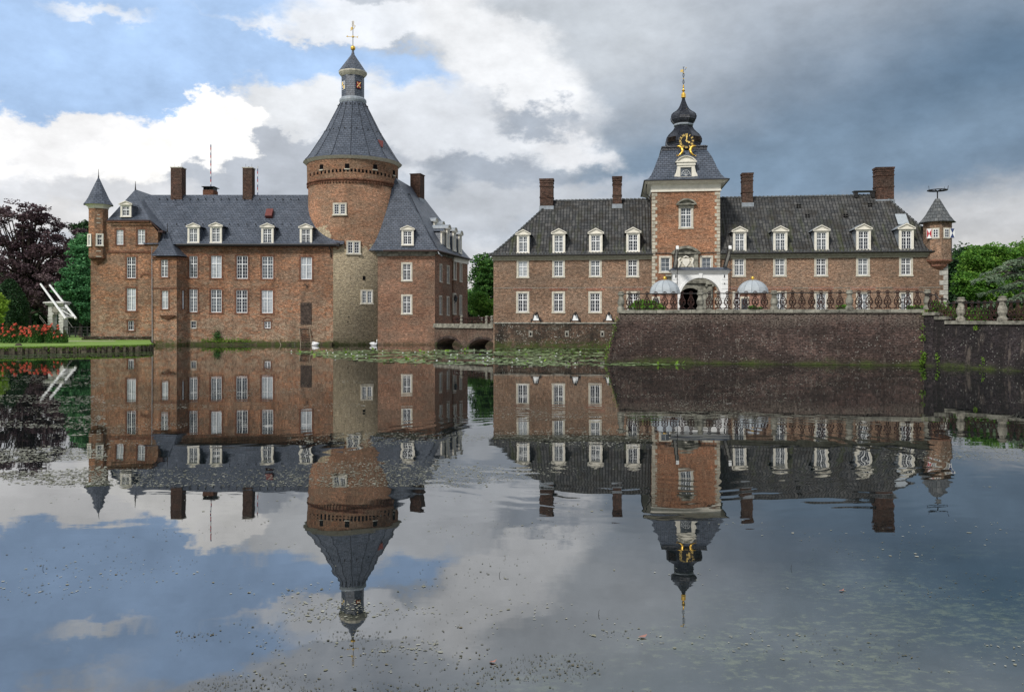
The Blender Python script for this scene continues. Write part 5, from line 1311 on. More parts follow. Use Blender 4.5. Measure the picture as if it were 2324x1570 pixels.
cn.location = cpos[0]; cn.rotation_euler = (0, 0, R(-DG)); ROOT.pop('cannon', None)
for ch in cn.children: ch.matrix_parent_inverse = Matrix()
dup(cn, cpos[1], R(-DG), 'small cannon on black and white carriage, middle one of the three on the moat wall')
dup(cn, cpos[2], R(-DG), 'small cannon on black and white carriage, nearest to the sloping bastion wall')
# bridge
small_bal = MB().tube([(0, 0, 0), (0, 0, .12), (0, 0, .25), (0, 0, .42), (0, 0, .52)], [.03, .09, .05, .08, .02], 6).mesh('baluster'); small_bal.materials.append(M['rust_iron'])
b0 = (X(986, 78.2), 78.2); b1 = (X(1121, 70.6), 70.6); FB = Fr(b0, b1); LB = (Vector(b1) - Vector(b0)).length
br = thing('stone_bridge', 'low brick bridge with two arches and dark balustrade joining the castle to the gatehouse', 'bridge', tuple(FB.at(LB / 2)))
jx = lambda x, y: ((x / 3.02 + 1620) / 1.6855, (y / 3.02 + 820) / 1.6855)
zdk = FB.Zx(1050, jx(0, 1303)[1]); ztp = FB.Zx(1050, jx(0, 1262)[1])
c1 = FB.S(jx(288, 0)[0]); c2 = FB.S(jx(688, 0)[0]); r1, r2 = 2.05, 2.15; hz1 = FB.Zx(jx(280, 0)[0], jx(0, 1428)[1])
q = MB()
for a, b in ((0, c1 - r1), (c1 + r1, c2 - r2), (min(LB - .01, c2 + r2), LB)):
    if b > a: q.box(a, b, 0, 1.7, -.6, zdk, FB.M)
for c_, r_ in ((c1, r1), (c2, r2)):
    p = [(u, v) for u, v in arcpts(c_, -.15, r_, hz1 + .15, 0, math.pi, 17)]
    for i in range(16):
        if p[i+1][0] > LB: continue
        u0 = min(p[i][0], LB); q.slab([(u0, p[i][1]), p[i+1], (p[i+1][0], zdk), (u0, zdk)], 0, 1.7, FB.M)
put('arch_wall', q, M['brick_bridge'], br)
for c_, r_ in ((c1, r1), (c2, r2)):
    q = MB(); p = arcpts(c_, -.15, r_, hz1 + .15, 0.0, math.pi, 17); o_ = arcpts(c_, -.15, r_ + .22, hz1 + .36, 0.0, math.pi, 17)
    for i in range(16):
        if p[i][0] > LB - .1 or o_[i][0] > LB - .05: continue
        q.slab([p[i], p[i+1], o_[i+1], o_[i]], -.05, .02, FB.M)
    put('arch_ring', q, M['brick_bast'], br)
put('parapet', MB().box(0, LB, -.12, .35, zdk, ztp, FB.M).box(-.02, LB, -.18, .4, zdk - .07, zdk, FB.M), M['grey_stone'], br)
put('back_wall', MB().box(-7.4, 3, 82.0, 82.2, -.6, zdk - .1), M['brick_bridge'], br)
put('roadway', MB().box(0, LB, .35, 1.7, zdk - .02, zdk + .1, FB.M), M['gravel'], br)
zb0 = ztp; sb0 = FB.S(jx(332, 0)[0])
for xx in (430, 719, 780):
    S = FB.S(jx(xx, 0)[0]); z_ = zb0
    put('post', MB().lathe([(.17, z_), (.18, z_ + .08), (.11, z_ + .16), (.17, z_ + .32), (.11, z_ + .5), (.16, z_ + .58), (.16, z_ + .64), (.08, z_ + .70)], 10, 0, 0, M=Matrix.Translation(FB.at(S, .12))), M['grey_stone'], br)
q = MB().box(sb0, LB, .05, .13, zb0 + .54, zb0 + .60, FB.M).box(sb0, LB, .05, .13, zb0 + .03, zb0 + .07, FB.M)
put('rail', q, M['rust_iron'], br)
for s_ in np.arange(sb0 + .1, LB, .27): put('baluster', small_bal, None, br, FB.mat(s_, zb0 + .04, .09))

# ================================================================= BASTION WITH IRON RAILING
TL, TRr = (X(1405, 47), 47.0), (X(2096, 43.8), 43.8); FBst = Fr(TL, TRr); LBt = (Vector(TRr) - Vector(TL)).length
zt = FBst.Zx(1750, 702.5); bat = .38
bs = thing('bastion', 'massive dark purple brick bastion wall rising from the moat, mossy stone coping on top', 'bastion wall', tuple(FBst.at(LBt / 2)))
BL = FBst.at(1.9, 13.0)
tp = [Vector((*TL, 0)), Vector((*TRr, 0)), FBst.at(LBt + 3.2, -5.9), FBst.at(LBt + 9, -14), FBst.at(LBt + 30, -14), FBst.at(LBt + 30, 18), FBst.at(LBt, 18), BL]
def lp_(pts, z): return [(p.x, p.y, z) for p in pts]
q = MB()
f0 = FBst
zc0 = zt - .18
top = [(0, 0, zc0), (LBt, 0, zc0)]; bot = [(-.95, -bat, -.6), (LBt, -bat, -.6)]
q.add([bot[0], bot[1], top[1], top[0]], [(0, 1, 2, 3)], FBst.M)
q.add([(-.95, -bat, -.6), (0, 0, zc0), (1.9, 13, zc0), (1.2, 13, -.6)], [(0, 1, 2, 3)], FBst.M)
q.add([(0, 0, zc0), (LBt, 0, zc0), (LBt, 13, zc0), (1.9, 13, zc0)], [(0, 1, 2, 3)], FBst.M)
q.add([(1.2, 13, -.6), (LBt, 13, -.6), (LBt, 13, zc0), (1.9, 13, zc0)], [(0, 1, 2, 3)], FBst.M)
put('wall', q, M['brick_bast'], bs)
# coping blocks
q = MB(); s = -.1; rs = random.Random(3)
while s < LBt - .05:
    w = rs.uniform(.9, 1.35); e = min(s + w, LBt + .02); q.box(s, e - .02, -.12 + rs.uniform(-.015, .015), .35, zc0, zt + rs.uniform(-.012, .012), FBst.M); s = e
put('coping', q, M['grey_stone'], bs)
q = MB(); q.box(.3, LBt, .35, 12.9, zc0 - .1, zt - .06, FBst.M); put('paving', q, M['gravel'], bs)
# right hand return wall, nearer to the camera
RA, RB = (TRr[0] - .0, TRr[1] - .0), (X(2324, 38.9), 38.9); FR = Fr(RA, RB); LR = (Vector(RB) - Vector(RA)).length * 2.6
s2 = thing('moat_wall', 'blackened brick moat wall with stepped coping running right from the bastion corner', 'moat wall', tuple(FR.at(LR / 2)))
zr = FR.Zx(2240, 728.5)
st = [(0, FR.S(2122), zt - .16), (FR.S(2122), FR.S(2146), zt - .38), (FR.S(2146), LR, zr)]
q = MB()
for a, b, z_ in st:
    q.add([(a, -.3, -.6), (b, -.3, -.6), (b, 0, z_ - .16), (a, 0, z_ - .16)], [(0, 1, 2, 3)], FR.M); q.add([(a, 0, z_ - .16), (b, 0, z_ - .16), (b, .6, z_ - .16), (a, .6, z_ - .16)], [(0, 1, 2, 3)], FR.M)
    q.add([(b, 0, z_ - .16), (b, .6, z_ - .16), (b, .6, -.3), (b, 0, -.3)], [(0, 1, 2, 3)], FR.M)
    q.add([(a, .6, -.6), (b, .6, -.6), (b, .6, z_ - .16), (a, .6, z_ - .16)], [(0, 1, 2, 3)], FR.M)
put('wall', q, M['brick_bast2'], s2)
q = MB()
for a, b, z_ in st:
    s = a + .0
    while s < b: e = min(s + rs.uniform(.8, 1.2), b + (.12 if b < LR else 0)); q.box(s, e - .015, -.10 + rs.uniform(-.02, .02), .45, z_ - .16, z_ + rs.uniform(-.01, .01), FR.M); s = e
put('coping', q, M['grey_stone'], s2)
# railing
def post_mb(h=1.06, r=.2):
    return MB().lathe([(r * 1.25, 0), (r * 1.25, h * .1), (r * .8, h * .2), (r * .85, h * .24), (r * 1.15, h * .34), (r * 1.15, h * .5), (r * .75, h * .66), (r * .7, h * .76), (r * 1.1, h * .82), (r * 1.15, h * .88), (r * .8, h * .91), (r * 1.0, h * .97), (r * .6, h)], 12)
def baluster_mb(H=.94):
    q = MB(); t = .016
    def arc(cx_, cz_, rx, rz, a0, a1, n=9, tt=t): q.tube([(cx_ + rx * math.cos(a), 0, cz_ + rz * math.sin(a)) for a in np.linspace(a0, a1, n)], tt, 4)
    arc(0, H * .97, .10, .075, 0, 2 * math.pi, 9, .02); arc(0, H * .97, .045, .035, 0, 2 * math.pi, 6)
    for sg in (-1, 1):
        q.tube([(sg * .055, 0, H * .90), (sg * .05, 0, H * .74), (sg * .10, 0, H * .62), (sg * .16, 0, H * .5), (sg * .175, 0, H * .38), (sg * .13, 0, H * .27), (sg * .05, 0, H * .21), (sg * .06, 0, H * .13), (sg * .15, 0, H * .06), (sg * .17, 0, 0)], .029, 5)
        arc(sg * .085, H * .42, .07, .075, 0, 2 * math.pi, 8, .018); arc(sg * .085, H * .06, .05, .05, 0, math.pi, 6, .016); arc(sg * .05, H * .30, .045, .04, 0, 2 * math.pi, 7)
    q.tube([(0, 0, H * .88), (0, 0, H * .55)], .02, 4); arc(0, H * .54, .06, .06, 0, 2 * math.pi, 8, .018); arc(0, H * .15, .05, .05, 0, 2 * math.pi, 7)
    q.tube([(0, 0, H * .50), (0, 0, H * .32)], .016, 4)
    return q
post_me = post_mb(1.04, .17).mesh('post'); post_me.materials.append(M['grey_stone'])
bal_me = baluster_mb().mesh('baluster'); bal_me.materials.append(M['rust_iron'])
m1 = lambda x: x / 4.135 + 1334.9; m2 = lambda x: x / 4.135 + 1829.2
FQ = FBst.off(.12)
rl = thing('iron_railing', 'rusty ornamental iron railing with weathered stone posts along the top of the dark bastion', 'railing', tuple(FQ.at(LBt / 2, 0, zt)))
for x in (m1(308), m1(1052), m1(1745), m2(408), m2(1140)): put('post', post_me, None, rl, FQ.mat(FQ.S(x), zt - .01))
for x in [m1(v) for v in (387, 470, 552, 634, 718, 800, 882, 965, 1137, 1222, 1307, 1395, 1482, 1567, 1655, 1830, 1918, 2005)] + [m2(v) for v in (54, 142, 228, 318, 497, 592, 680, 765, 860, 955, 1045)]:
    put('baluster', bal_me, None, rl, FQ.mat(FQ.S(x), zt + .02))
q = MB().tube([(0, 0, zt + .90), (LBt, 0, zt + .90)], .026, 5, FQ.M)
for a, b in zip((m1(308), m1(1052), m1(1745), m2(408)), (m1(1052), m1(1745), m2(408), m2(1140))):
    q.tube([(FQ.S(a), 0, zt + .06), (FQ.S(b), 0, zt + .06)], .014, 4, FQ.M)
put('rail', q, M['dark_metal'], rl)
FQ2 = FR.off(.12)
r2 = thing('iron_railing', 'black iron railing stepping down along the moat wall at the far right, pale stone posts', 'railing', tuple(FQ2.at(LR / 2, 0, zr)))
big = post_mb(1.2, .19).mesh('post'); big.materials.append(plain('mossy_post', (.21, .20, .165), .9, var=.35, scale=6, bump=.02))
for x in (m2(1455), m2(1843)): put('post', big, None, r2, FQ2.mat(FQ2.S(x), zr - .01))
def ztop(s): return zt - .16 if s < st[0][1] else (zt - .38 if s < st[1][1] else zr)
sq = .33
while sq < LR:
    near = any(abs(sq - FQ2.S(x)) < .22 for x in (m2(1455), m2(1843)))
    if not near: put('baluster', bal_me, None, r2, FQ2.mat(sq, ztop(sq) + .0) @ Matrix.Diagonal((.9, 1, 1.0, 1)))
    sq += .335
q = MB(); pts = []
for s_ in (0, st[0][1] - .05, st[0][1] + .15, st[1][1] - .05, st[1][1] + .15, LR): pts.append((s_, 0, ztop(s_) + .9))
q.tube(pts, .032, 6, FQ2.M)
for s_ in np.arange(1.8, LR, .62):
    z_ = ztop(s_) + .93; q.tube([(s_, 0, z_), (s_ - .07, 0, z_ + .09)], .018, 4, FQ2.M); q.tube([(s_, 0, z_), (s_ + .07, 0, z_ + .07)], .018, 4, FQ2.M)
put('rail', q, M['dark_metal'], r2)
# domed sentry houses
def sentry(xc, lab, xw):
    d = 55.5; x = X(xc, d); zb0 = Z(664.8, d); r = 33.8 / F * d; ztp = Z(635.5, d)
    t = thing('sentry_house', lab, 'sentry house', (x, d, zt), 'domed sentry houses behind the railing')
    put('wall', MB().lathe([(r * .9, zt - .3), (r * .9, zb0)], 8, x, d, R(15)), brick('sentry_brick', (.34, .16, .11), (.27, .14, .105), (.30, .24, .2), (.2, .12, .09), .3, base_dark=0) if 'sentry_brick' not in MATS else MATS['sentry_brick'], t)
    h = ztp - zb0; pr_ = [(r * 1.02, zb0 - .06)] + [(r * math.cos(a), zb0 + h * math.sin(a)) for a in np.linspace(0.02, math.pi / 2 - .05, 9)]
    put('dome', MB().lathe(pr_, 12, x, d, R(10)), M['lead_light'], t)
    q = MB()
    for i in range(12):
        a = R(10) + i * math.pi / 6; q.tube([(x + rr_ * 1.003 * math.cos(a), d + rr_ * 1.003 * math.sin(a), z_) for rr_, z_ in pr_[1:]], .018, 4)
    put('dome_seam', q, M['lead'], t)
    put('ball', MB().lathe([(.03, ztp - .06), (.05, ztp), (.10, ztp + .07), (.12, ztp + .14), (.09, ztp + .21), (.03, ztp + .25)], 12, x, d), M['gold'], t, smooth=True)
    f_ = oct_facing(x, d, r * .9, R(15), xw); L = r * .9 * math.sin(math.pi / 8)
    o = put('door', MB().box(L - .34, L + .34, -.05, .03, zt - .1, zb0 - .25, f_.M), M['stonecream'], t); put('door_leaf', MB().box(L - .24, L + .24, -.07, -.05, zt - .1, zb0 - .38, f_.M), M['half'], o)
sentry(1508.7, 'round brick sentry house with grey lead dome and gold ball, left of the white drawbridge', 1480)
sentry(1708.3, 'round brick sentry house with grey lead dome and gold ball, right of the white drawbridge', 1672)
# white drawbridge portal
dd = 58.6; FD = Fr((X(1527, dd), dd), deg=-2); L_ = FD.S(1652); db = thing('drawbridge_portal', 'white timber drawbridge portal with round arch and two lifting beams before the gate tower', 'drawbridge', tuple(FD.at(L_ / 2, 0, zt)))
ztop_ = FD.Zx(1590, zG(0, 640)[1]); acx = FD.S(zG(796, 0)[0]); ar = (zG(985, 0)[0] - zG(608, 0)[0]) / 2 / F * dd; acz = FD.Zx(1590, zG(0, 682)[1]) - ar
q = MB(); zb0 = zt - .4
q.box(0, acx - ar, 0, .5, zb0, acz, FD.M); q.box(acx + ar, L_, 0, .5, zb0, acz, FD.M)
q.box(0, acx - ar, 0, .5, acz, ztop_, FD.M); q.box(acx + ar, L_, 0, .5, acz, ztop_, FD.M)
p = arcpts(acx, acz, ar, ar, 0, math.pi, 25)
for i in range(24): q.slab([p[i], p[i+1], (p[i+1][0], ztop_), (p[i][0], ztop_)], 0, .5, FD.M)
o_ = arcpts(acx, acz, ar + .16, ar + .16, 0, math.pi, 25)
for i in range(24): q.slab([p[i], p[i+1], o_[i+1], o_[i]], -.05, 0, FD.M)
q.slab([(acx - .09, acz + ar - .02), (acx + .09, acz + ar - .02), (acx + .14, ztop_), (acx - .14, ztop_)], -.1, 0, FD.M)
for sg, a in ((0, 0), (1, L_ - .42)):
    z_ = zb0
    while z_ < ztop_ - .3: q.box(a, a + .42, -.035, 0, z_ + .02, z_ + .30, FD.M); z_ += .33
put('portal_frame', q, M['white'], db)
zc_a, zc_b = FD.Zx(1590, zG(0, 640)[1]), FD.Zx(1590, zG(0, 614)[1])
q = MB().box(-.08, L_ + .08, -.1, .6, zc_a, (zc_a + zc_b) / 2, FD.M).box(-.16, L_ + .16, -.2, .7, (zc_a + zc_b) / 2, zc_b, FD.M); put('cornice', q, M['white'], db)
zc_c = FD.Zx(1590, zG(0, 586)[1])
q = MB(); q.add([(-.28, -.3, zc_b), (L_ + .28, -.3, zc_b), (L_ + .28, .8, zc_b), (-.28, .8, zc_b), (.05, .1, zc_c), (L_ - .05, .1, zc_c), (L_ - .05, .4, zc_c), (.05, .4, zc_c)], [(0, 1, 5, 4), (1, 2, 6, 5), (2, 3, 7, 6), (3, 0, 4, 7), (4, 5, 6, 7), (0, 3, 2, 1)], FD.M)
put('portal_roof', q, M['slate'], db)
q = MB()
for s_ in (.2, L_ - .25): q.box(s_ - .035, s_ + .035, -.06, -.03, FD.Zx(1590, zG(0, 682)[1]), FD.Zx(1590, zG(0, 655)[1]), FD.M); q.lathe([(.04, 0), (.04, .04)], 6, M=FD.mat(s_, FD.Zx(1590, zG(0, 735)[1]), -.05) @ Matrix.Rotation(R(90), 4, 'X'))
put('iron_fitting', q, M['black'], db)
for (tx, ty, bx_, by_) in ((583, 402, 555, 585), (1071, 400, 1020, 580)):
    tip = W(*zG(tx, ty), dd - 2.1); bs_ = W(*zG(bx_, by_), dd + .2); back = bs_ + (bs_ - tip) * .5; back = bs_ + (bs_ - tip).normalized() * .2
    u = (bs_ - tip).normalized(); Mb = Matrix.Translation(tip) @ u.to_track_quat('Y', 'Z').to_matrix().to_4x4(); Lb = (bs_ - tip).length + .3
    o = put('lifting_beam', MB().box(-.09, .09, 0, Lb, -.13, .13, Mb), M['whitewood'], db)
    put('beam_ironwork', MB().box(-.12, -.09, .12, Lb, -.16, .05, Mb).box(.09, .12, .12, Lb, -.16, .05, Mb), M['black'], o)
    q = MB(); n = 28; zz0, zz1 = tip.z - .1, Z(zG(0, 830)[1], dd)
    for i in range(n):
        z_ = zz0 + (zz1 - zz0) * i / n; q.box(tip.x - .02 - .012 * (i % 2), tip.x + .02 + .012 * (i % 2), tip.y + .02, tip.y + .05, z_ - abs(zz1 - zz0) / n * .9, z_)
    put('chain', q, M['dark_metal'], db)
# creeping weeds at the bastion edges
def leafblob(name, pts, n, size, mat, spread, rngs, parent=None):
    P_ = np.array([tuple(p) for p in pts]); i = rngs.integers(0, len(P_), n); c_ = P_[i] + rngs.normal(0, 1, (n, 3)) * np.array(spread)
    return leaves(name, c_, size, mat, rngs, parent)
def leaves(name, c_, size, mat, rngs, parent=None, up=.3, asp=.55):
    n = len(c_); a = rngs.normal(0, 1, (n, 3)); a[:, 2] = a[:, 2] * .6; a /= np.linalg.norm(a, axis=1)[:, None]
    b = rngs.normal(0, 1, (n, 3)); b -= (b * a).sum(1)[:, None] * a; b /= np.linalg.norm(b, axis=1)[:, None]
    sz = size * rngs.uniform(.6, 1.35, n)[:, None]
    v = np.stack([c_ - a * sz, c_ - b * sz * asp, c_ + a * sz, c_ + b * sz * asp], 1).reshape(-1, 3)
    me = bpy.data.meshes.new(name); me.vertices.add(4 * n); me.vertices.foreach_set('co', v.astype(np.float32).ravel())
    me.loops.add(4 * n); me.loops.foreach_set('vertex_index', np.arange(4 * n, dtype=np.int32)); me.polygons.add(n); me.polygons.foreach_set('loop_start', np.arange(0, 4 * n, 4, dtype=np.int32))
    me.update(calc_edges=True); return put(name, me, mat, parent)
r9 = np.random.default_rng(9)
def weed(line, n, lab, spread=(.08, .08, .08), size=.07, mat='reed'):
    o = leafblob('creeping_weed', line, n, size, M[mat], spread, r9); tag(o, lab, 'weed', 'weeds growing on the moat walls')
ln = lambda a, b, k: [a.lerp(b, i / (k - 1)) for i in range(k)]
weed(ln(W(1401, 722, 47.0), W(1374, 815, 46.2), 22), 170, 'patchy green weeds along the sloping left edge of the bastion', (.05, .06, .06), .045)
cpt = FBst.at(LBt - .12, -.3)
weed([Vector((cpt.x, cpt.y, z_)) for z_ in (2.6, 2.0, 1.5, 1.45)], 70, 'sparse creeper in the corner where bastion and blackened wall meet', (.06, .05, .1), .05)
weed(ln(Vector((cpt.x - .1, cpt.y - .15, .05)), Vector((cpt.x, cpt.y - .1, .65)), 6), 130, 'bright green fern at the water in the bastion corner', (.07, .05, .05), .06)
p = FR.at(1.0, -.33, 0); weed(ln(p + Vector((0.15, 0, .15)), p + Vector((0, 0, .6)), 5), 60, 'small pale green fern right of the bastion corner', (.05, .04, .05), .05)
p = FR.at(3.6, -.36, 0); weed(ln(p + Vector((0, 0, .25)), p + Vector((0, 0, .5)), 3), 30, 'tiny fern low on the blackened moat wall', (.05, .04, .05), .04)
for i, (u_, z_, lab) in enumerate(((3.05, zr - .35, 'round tuft growing under the coping by the first pale post'), (6.6, zr - .3, 'little tuft under the coping near the right edge of the wall'))):
    p = FR.at(u_, -.06, z_); weed([p], 60, lab, (.07, .04, .06), .045)
# ================================================================= WATER, GROUND, LAWN
q = MB().add([(-300, -12, 0), (300, -12, 0), (300, 220, 0), (-300, 220, 0)], [(0, 1, 2, 3)]); kind(put('water', q, M['water']), 'structure')
inner = [(-75, 3.2), (-20, 3.0), (20, 3.0), (42, 4), (52, 30), (50, 60), (44, 66), (42, 90), (30, 100), (0, 104), (-20, 106), (-36, 108), (-45, 100), (-62, 84), (-80, 60)]
cxy = (-5, 50)
outer = [(cxy[0] + (x - cxy[0]) * 55, cxy[1] + (y - cxy[1]) * 55) for x, y in inner]
mid = [(cxy[0] + (x - cxy[0]) * 2, cxy[1] + (y - cxy[1]) * 2) for x, y in inner]
q = MB().loft([[(x, y, -1.2) for x, y in inner], [(x, y, .45) for x, y in inner], [(x, y, .6) for x, y in mid], [(x, y, 1.0) for x, y in outer]], capt=False)
kind(put('ground', q, M['meadow']), 'structure')
# lawn with timber revetment
ed = [(-85, 50), (X(0, 58.5), 58.5), (X(115, 60.2), 60.2), (X(230, 61.8), 61.8), (X(310, 63.2), 63.2), (X(343, 65), 65), (X(345, 67.5), 67.5), (X(341, 73), 73), (X(341, 78), 78), (X(200, 78.1), 78.1), (X(180, 98), 98), (-85, 110)]
zl_ = .50
lawn = MB().prism(ed, -.8, zl_); kind(put('lawn', lawn, M['grass']), 'structure')
# drop of uneven turf hanging over the edge
r5 = np.random.default_rng(5)
def along(pts, step):
    o = []
    for a, b in zip(pts, pts[1:]):
        L = math.dist(a, b); n = max(1, int(L / step)); o += [(a[0] + (b[0] - a[0]) * i / n, a[1] + (b[1] - a[1]) * i / n) for i in range(n)]
    return o
rv = thing('timber_revetment', 'old timber boards and posts holding the mossy edge of the rose garden lawn', 'revetment', (-33, 60, 0))
q = MB(); q2 = MB(); edge = [(X(-60, 57.5), 57.5)] + ed[1:7]
for a, b in zip(edge, edge[1:]):
    f_ = Fr(a, b); L = math.dist(a, b); s = 0
    q.box(0, L, -.05, .0, -.5, zl_ - .14, f_.M); 
    while s < L:
        w_ = r5.uniform(.12, .4); q2.box(s, s + w_, -.13, -.04, -.5, zl_ - r5.uniform(.06, .16), f_.M); s += w_ + r5.uniform(.03, .3)
put('boards', q, M['wood'], rv); put('posts', q2, plain('mossy_timber', (.085, .075, .05), .9, var=.45, scale=4), rv)
e = np.array(along(edge, .006)); c_ = np.column_stack([e + r5.normal(0, .05, e.shape), zl_ - .03 - np.abs(r5.normal(0, .19, len(e)))]); c_[:, 1] -= .06
o = leaves('edge_grass', c_, .06, M['reed'], r5); kind(tag(o, 'mossy fringe of grass hanging over the lawn edge', 'grass'), 'stuff')
pth = MB().box(X(195, 74.5), X(262, 74.5), 74.5, 77.5, zl_ + .0, zl_ + .004); kind(put('path', MB().add([(X(130, 73), 73, zl_ + .004), (X(262, 72.5), 72.5, zl_ + .004), (X(262, 74), 74, zl_ + .004), (X(130, 75), 75, zl_ + .004)], [(0, 1, 2, 3)]), M['gravel']), 'structure')
# land behind the right moat wall, and gatehouse island
q = MB().prism([(FR.at(.7, .5).x, FR.at(.7, .5).y), (FR.at(LR, .5).x, FR.at(LR, .5).y), (70, 20), (90, 60), (90, 110), (34, 110), (FG.at(sE + .2, 0).x, FG.at(sE + .2, 0).y - .5), (FBst.at(LBt + .2, 12).x, FBst.at(LBt + .2, 12).y)], -.6, zr - .2)
kind(put('park_lawn', q, M['meadow']), 'structure')
q = MB().box(.4, sE, 0.35, 7.8, -.5, .62, FG.M); kind(put('courtyard', q, M['gravel']), 'structure')
# mound of lighter grass seen behind the right railing
# mossy ledge at the castle foot
q = MB(); fm = FC.off(-.35); a, b = FC.S(zB(455, 0)[0]), FC.S(zB(1515, 0)[0]); q.box(a, b, 0, .35, -.5, .28, fm.M); o = put('moss_ledge', q, M['brick_terr']); tag(o, 'mossy stone ledge at water level along the foot of the castle range', 'ledge')
e = np.array([(fm.at(s).x, fm.at(s).y) for s in np.linspace(FC.S(zB(540, 0)[0]), FC.S(zB(905, 0)[0]), 700)]); c_ = np.column_stack([e + r5.normal(0, .06, e.shape), .28 + np.abs(r5.normal(0, .16, len(e)))])
tag(leaves('waterside_plants', c_, .07, M['reed'], r5), 'low green weeds on the ledge below the castle cellar window', 'plants')['kind'] = 'stuff'
c0 = W(*zB(648, 1345), 78.9); tag(leaves('waterside_bush', np.array([tuple(c0)]) + r5.normal(0, 1, (260, 3)) * (.16, .12, .28), .08, M['leaf_green'], r5), 'small dark shrub growing from the castle wall above the ledge', 'shrub')

# ================================================================= PLANTING
def crown_pts(rngs, lobes, nclump, nleaf, clump=(.9, .55), hollow=.55):
    """lobes: (cx,cy,cz,rx,ry,rz). Leaf clumps spread through the outer part of the lobes."""
    w = np.array([l[3] * l[4] * l[5] for l in lobes]) ** .67; w /= w.sum()
    L = np.array(lobes)[rngs.choice(len(lobes), nclump, p=w)]
    d = rngs.normal(0, 1, (nclump, 3)); d /= np.linalg.norm(d, axis=1)[:, None]
    r = rngs.uniform(hollow, 1.0, nclump) ** .8
    cc = L[:, :3] + d * r[:, None] * L[:, 3:6]
    per = max(1, nleaf // nclump)
    cs = rngs.uniform(.6, 1.35, nclump)
    g = rngs.normal(0, 1, (nclump, per, 3)); g /= np.maximum(np.linalg.norm(g, axis=2), .001)[:, :, None]; g *= rngs.uniform(.25, 1, (nclump, per))[:, :, None] ** .6
    pts = cc[:, None, :] + g * cs[:, None, None] * np.array([clump[0], clump[0], clump[1]])
    return pts.reshape(-1, 3), cc
def tree(name, lab, base, lobes, nclump, nleaf, leaf, mat, seed, clump=(.9, .55), trunk=.4, group=None, cat='tree', limbs=14, hollow=.5, zfloor=None):
    rg = np.random.default_rng(seed); t = thing(name, lab, cat, base, group)
    pts, cc = crown_pts(rg, lobes, nclump, nleaf, clump, hollow)
    if zfloor is not None: pts = pts[pts[:, 2] > zfloor]
    leaves('crown', pts, leaf, M[mat], rg, t)
    q = MB(); b = Vector(base); top = Vector(lobes[0][:3]); 
    q.tube([b - Vector((0, 0, .3)), b.lerp(top, .25), b.lerp(top, .6), top], [trunk * 1.2, trunk, trunk * .75, trunk * .35], 8)
    idx = rg.choice(len(cc), min(limbs, len(cc)), replace=False)
    for i in idx:
        e_ = Vector(cc[i]); f = rg.uniform(.25, .85); s_ = b.lerp(top, f); m_ = s_.lerp(e_, .5) + Vector((0, 0, .12 * (e_ - s_).length)); q.tube([s_, m_, e_], [trunk * .4, trunk * .22, trunk * .07], 5)
    put('trunk', q, M['bark'], t); return t
def lobe(x, y, d, rx, rz, ry=None):  # sight-line size of a lobe at depth d
    p = W(x, y, d); a = rx / F * d; return (p.x, d, p.z, a, (ry or a * .8), rz / F * d)
g0 = .6
# copper beech, airy at the top
tree('copper_beech', 'huge dark purple copper beech with sky showing through its top, far left', (X(60, 104), 104, g0),
     [lobe(60, 610, 104, 85, 90), lobe(30, 520, 103, 62, 62), lobe(90, 530, 105, 60, 50), lobe(130, 570, 103, 45, 50), lobe(10, 640, 101, 60, 70), lobe(120, 660, 102, 62, 70), lobe(65, 480, 104, 45, 22)], 560, 25000, .165, 'leaf_purple', 11, (.70, .38), .55, limbs=110, hollow=.5)
tree('copper_beech', 'lower dark purple beech between the copper beech and the castle corner turret', (X(170, 112), 112, g0),
     [lobe(165, 620, 112, 45, 60), lobe(185, 560, 113, 30, 40)], 130, 10000, .2, 'leaf_purple', 12, (.9, .5), .3, limbs=16)
tree('maple_tree', 'soft blue-green layered tree right beside the castle corner', (X(182, 97), 97, g0),
     [lobe(180, 640, 97, 36, 62), lobe(192, 570, 98, 24, 36), lobe(165, 660, 96, 30, 50), lobe(196, 690, 96, 22, 60)], 170, 17000, .16, 'leaf_teal', 13, (1.0, .32), .25, limbs=14)
tree('broadleaf_tree', 'dark green treetop showing behind the castle corner turret roof', (X(196, 120), 120, g0),
     [lobe(194, 530, 120, 26, 32), lobe(180, 600, 120, 40, 60)], 90, 8000, .22, 'leaf_dark', 14, (.9, .6), .3)
def cone_tree(name, lab, xc, d, ybot, ytop, wpx, n, mat, seed, size=.1, group=None, cat='conifer', fat=.5):
    rg = np.random.default_rng(seed); x = X(xc, d); zb0, zt_ = Z(ybot, d), Z(ytop, d); w = wpx / 2 / F * d; zb0 = max(zb0, g0 - .1)
    t = thing(name, lab, cat, (x, d, zb0), group)
    h = rg.uniform(0, 1, n) ** 1.15; a = rg.uniform(0, 2 * math.pi, n)
    rr_ = w * np.where(h < .3, .88 + .12 * np.sin(h / .3 * 1.57), np.sqrt(np.clip(1 - ((h - .3) / .72) ** 2, 0, 1)) ** (1 + fat)) * rg.uniform(.86, 1.03, n) * (1 + .07 * np.sin(a * 7 + h * 9))
    c_ = np.column_stack([x + rr_ * np.cos(a), d + rr_ * np.sin(a), zb0 + h * (zt_ - zb0)])
    leaves('crown', c_, size, M[mat], rg, t, asp=.4)
    put('trunk', MB().tube([(x, d, zb0 - .2), (x, d, zb0 + (zt_ - zb0) * .8)], [w * .55, .05], 10), M['leaf_yew'], t); return t
cone_tree('clipped_yew', 'tall domed dark green yew hedge cone at the far left behind the roses', 22, 86, 748, 634, 74, 9000, 'leaf_yew', 20, .13)
cone_tree('clipped_yew', 'tall rounded dark conifer directly behind the white garden drawbridge', 152, 92, 752, 680, 48, 5000, 'leaf_yew', 21, .12)
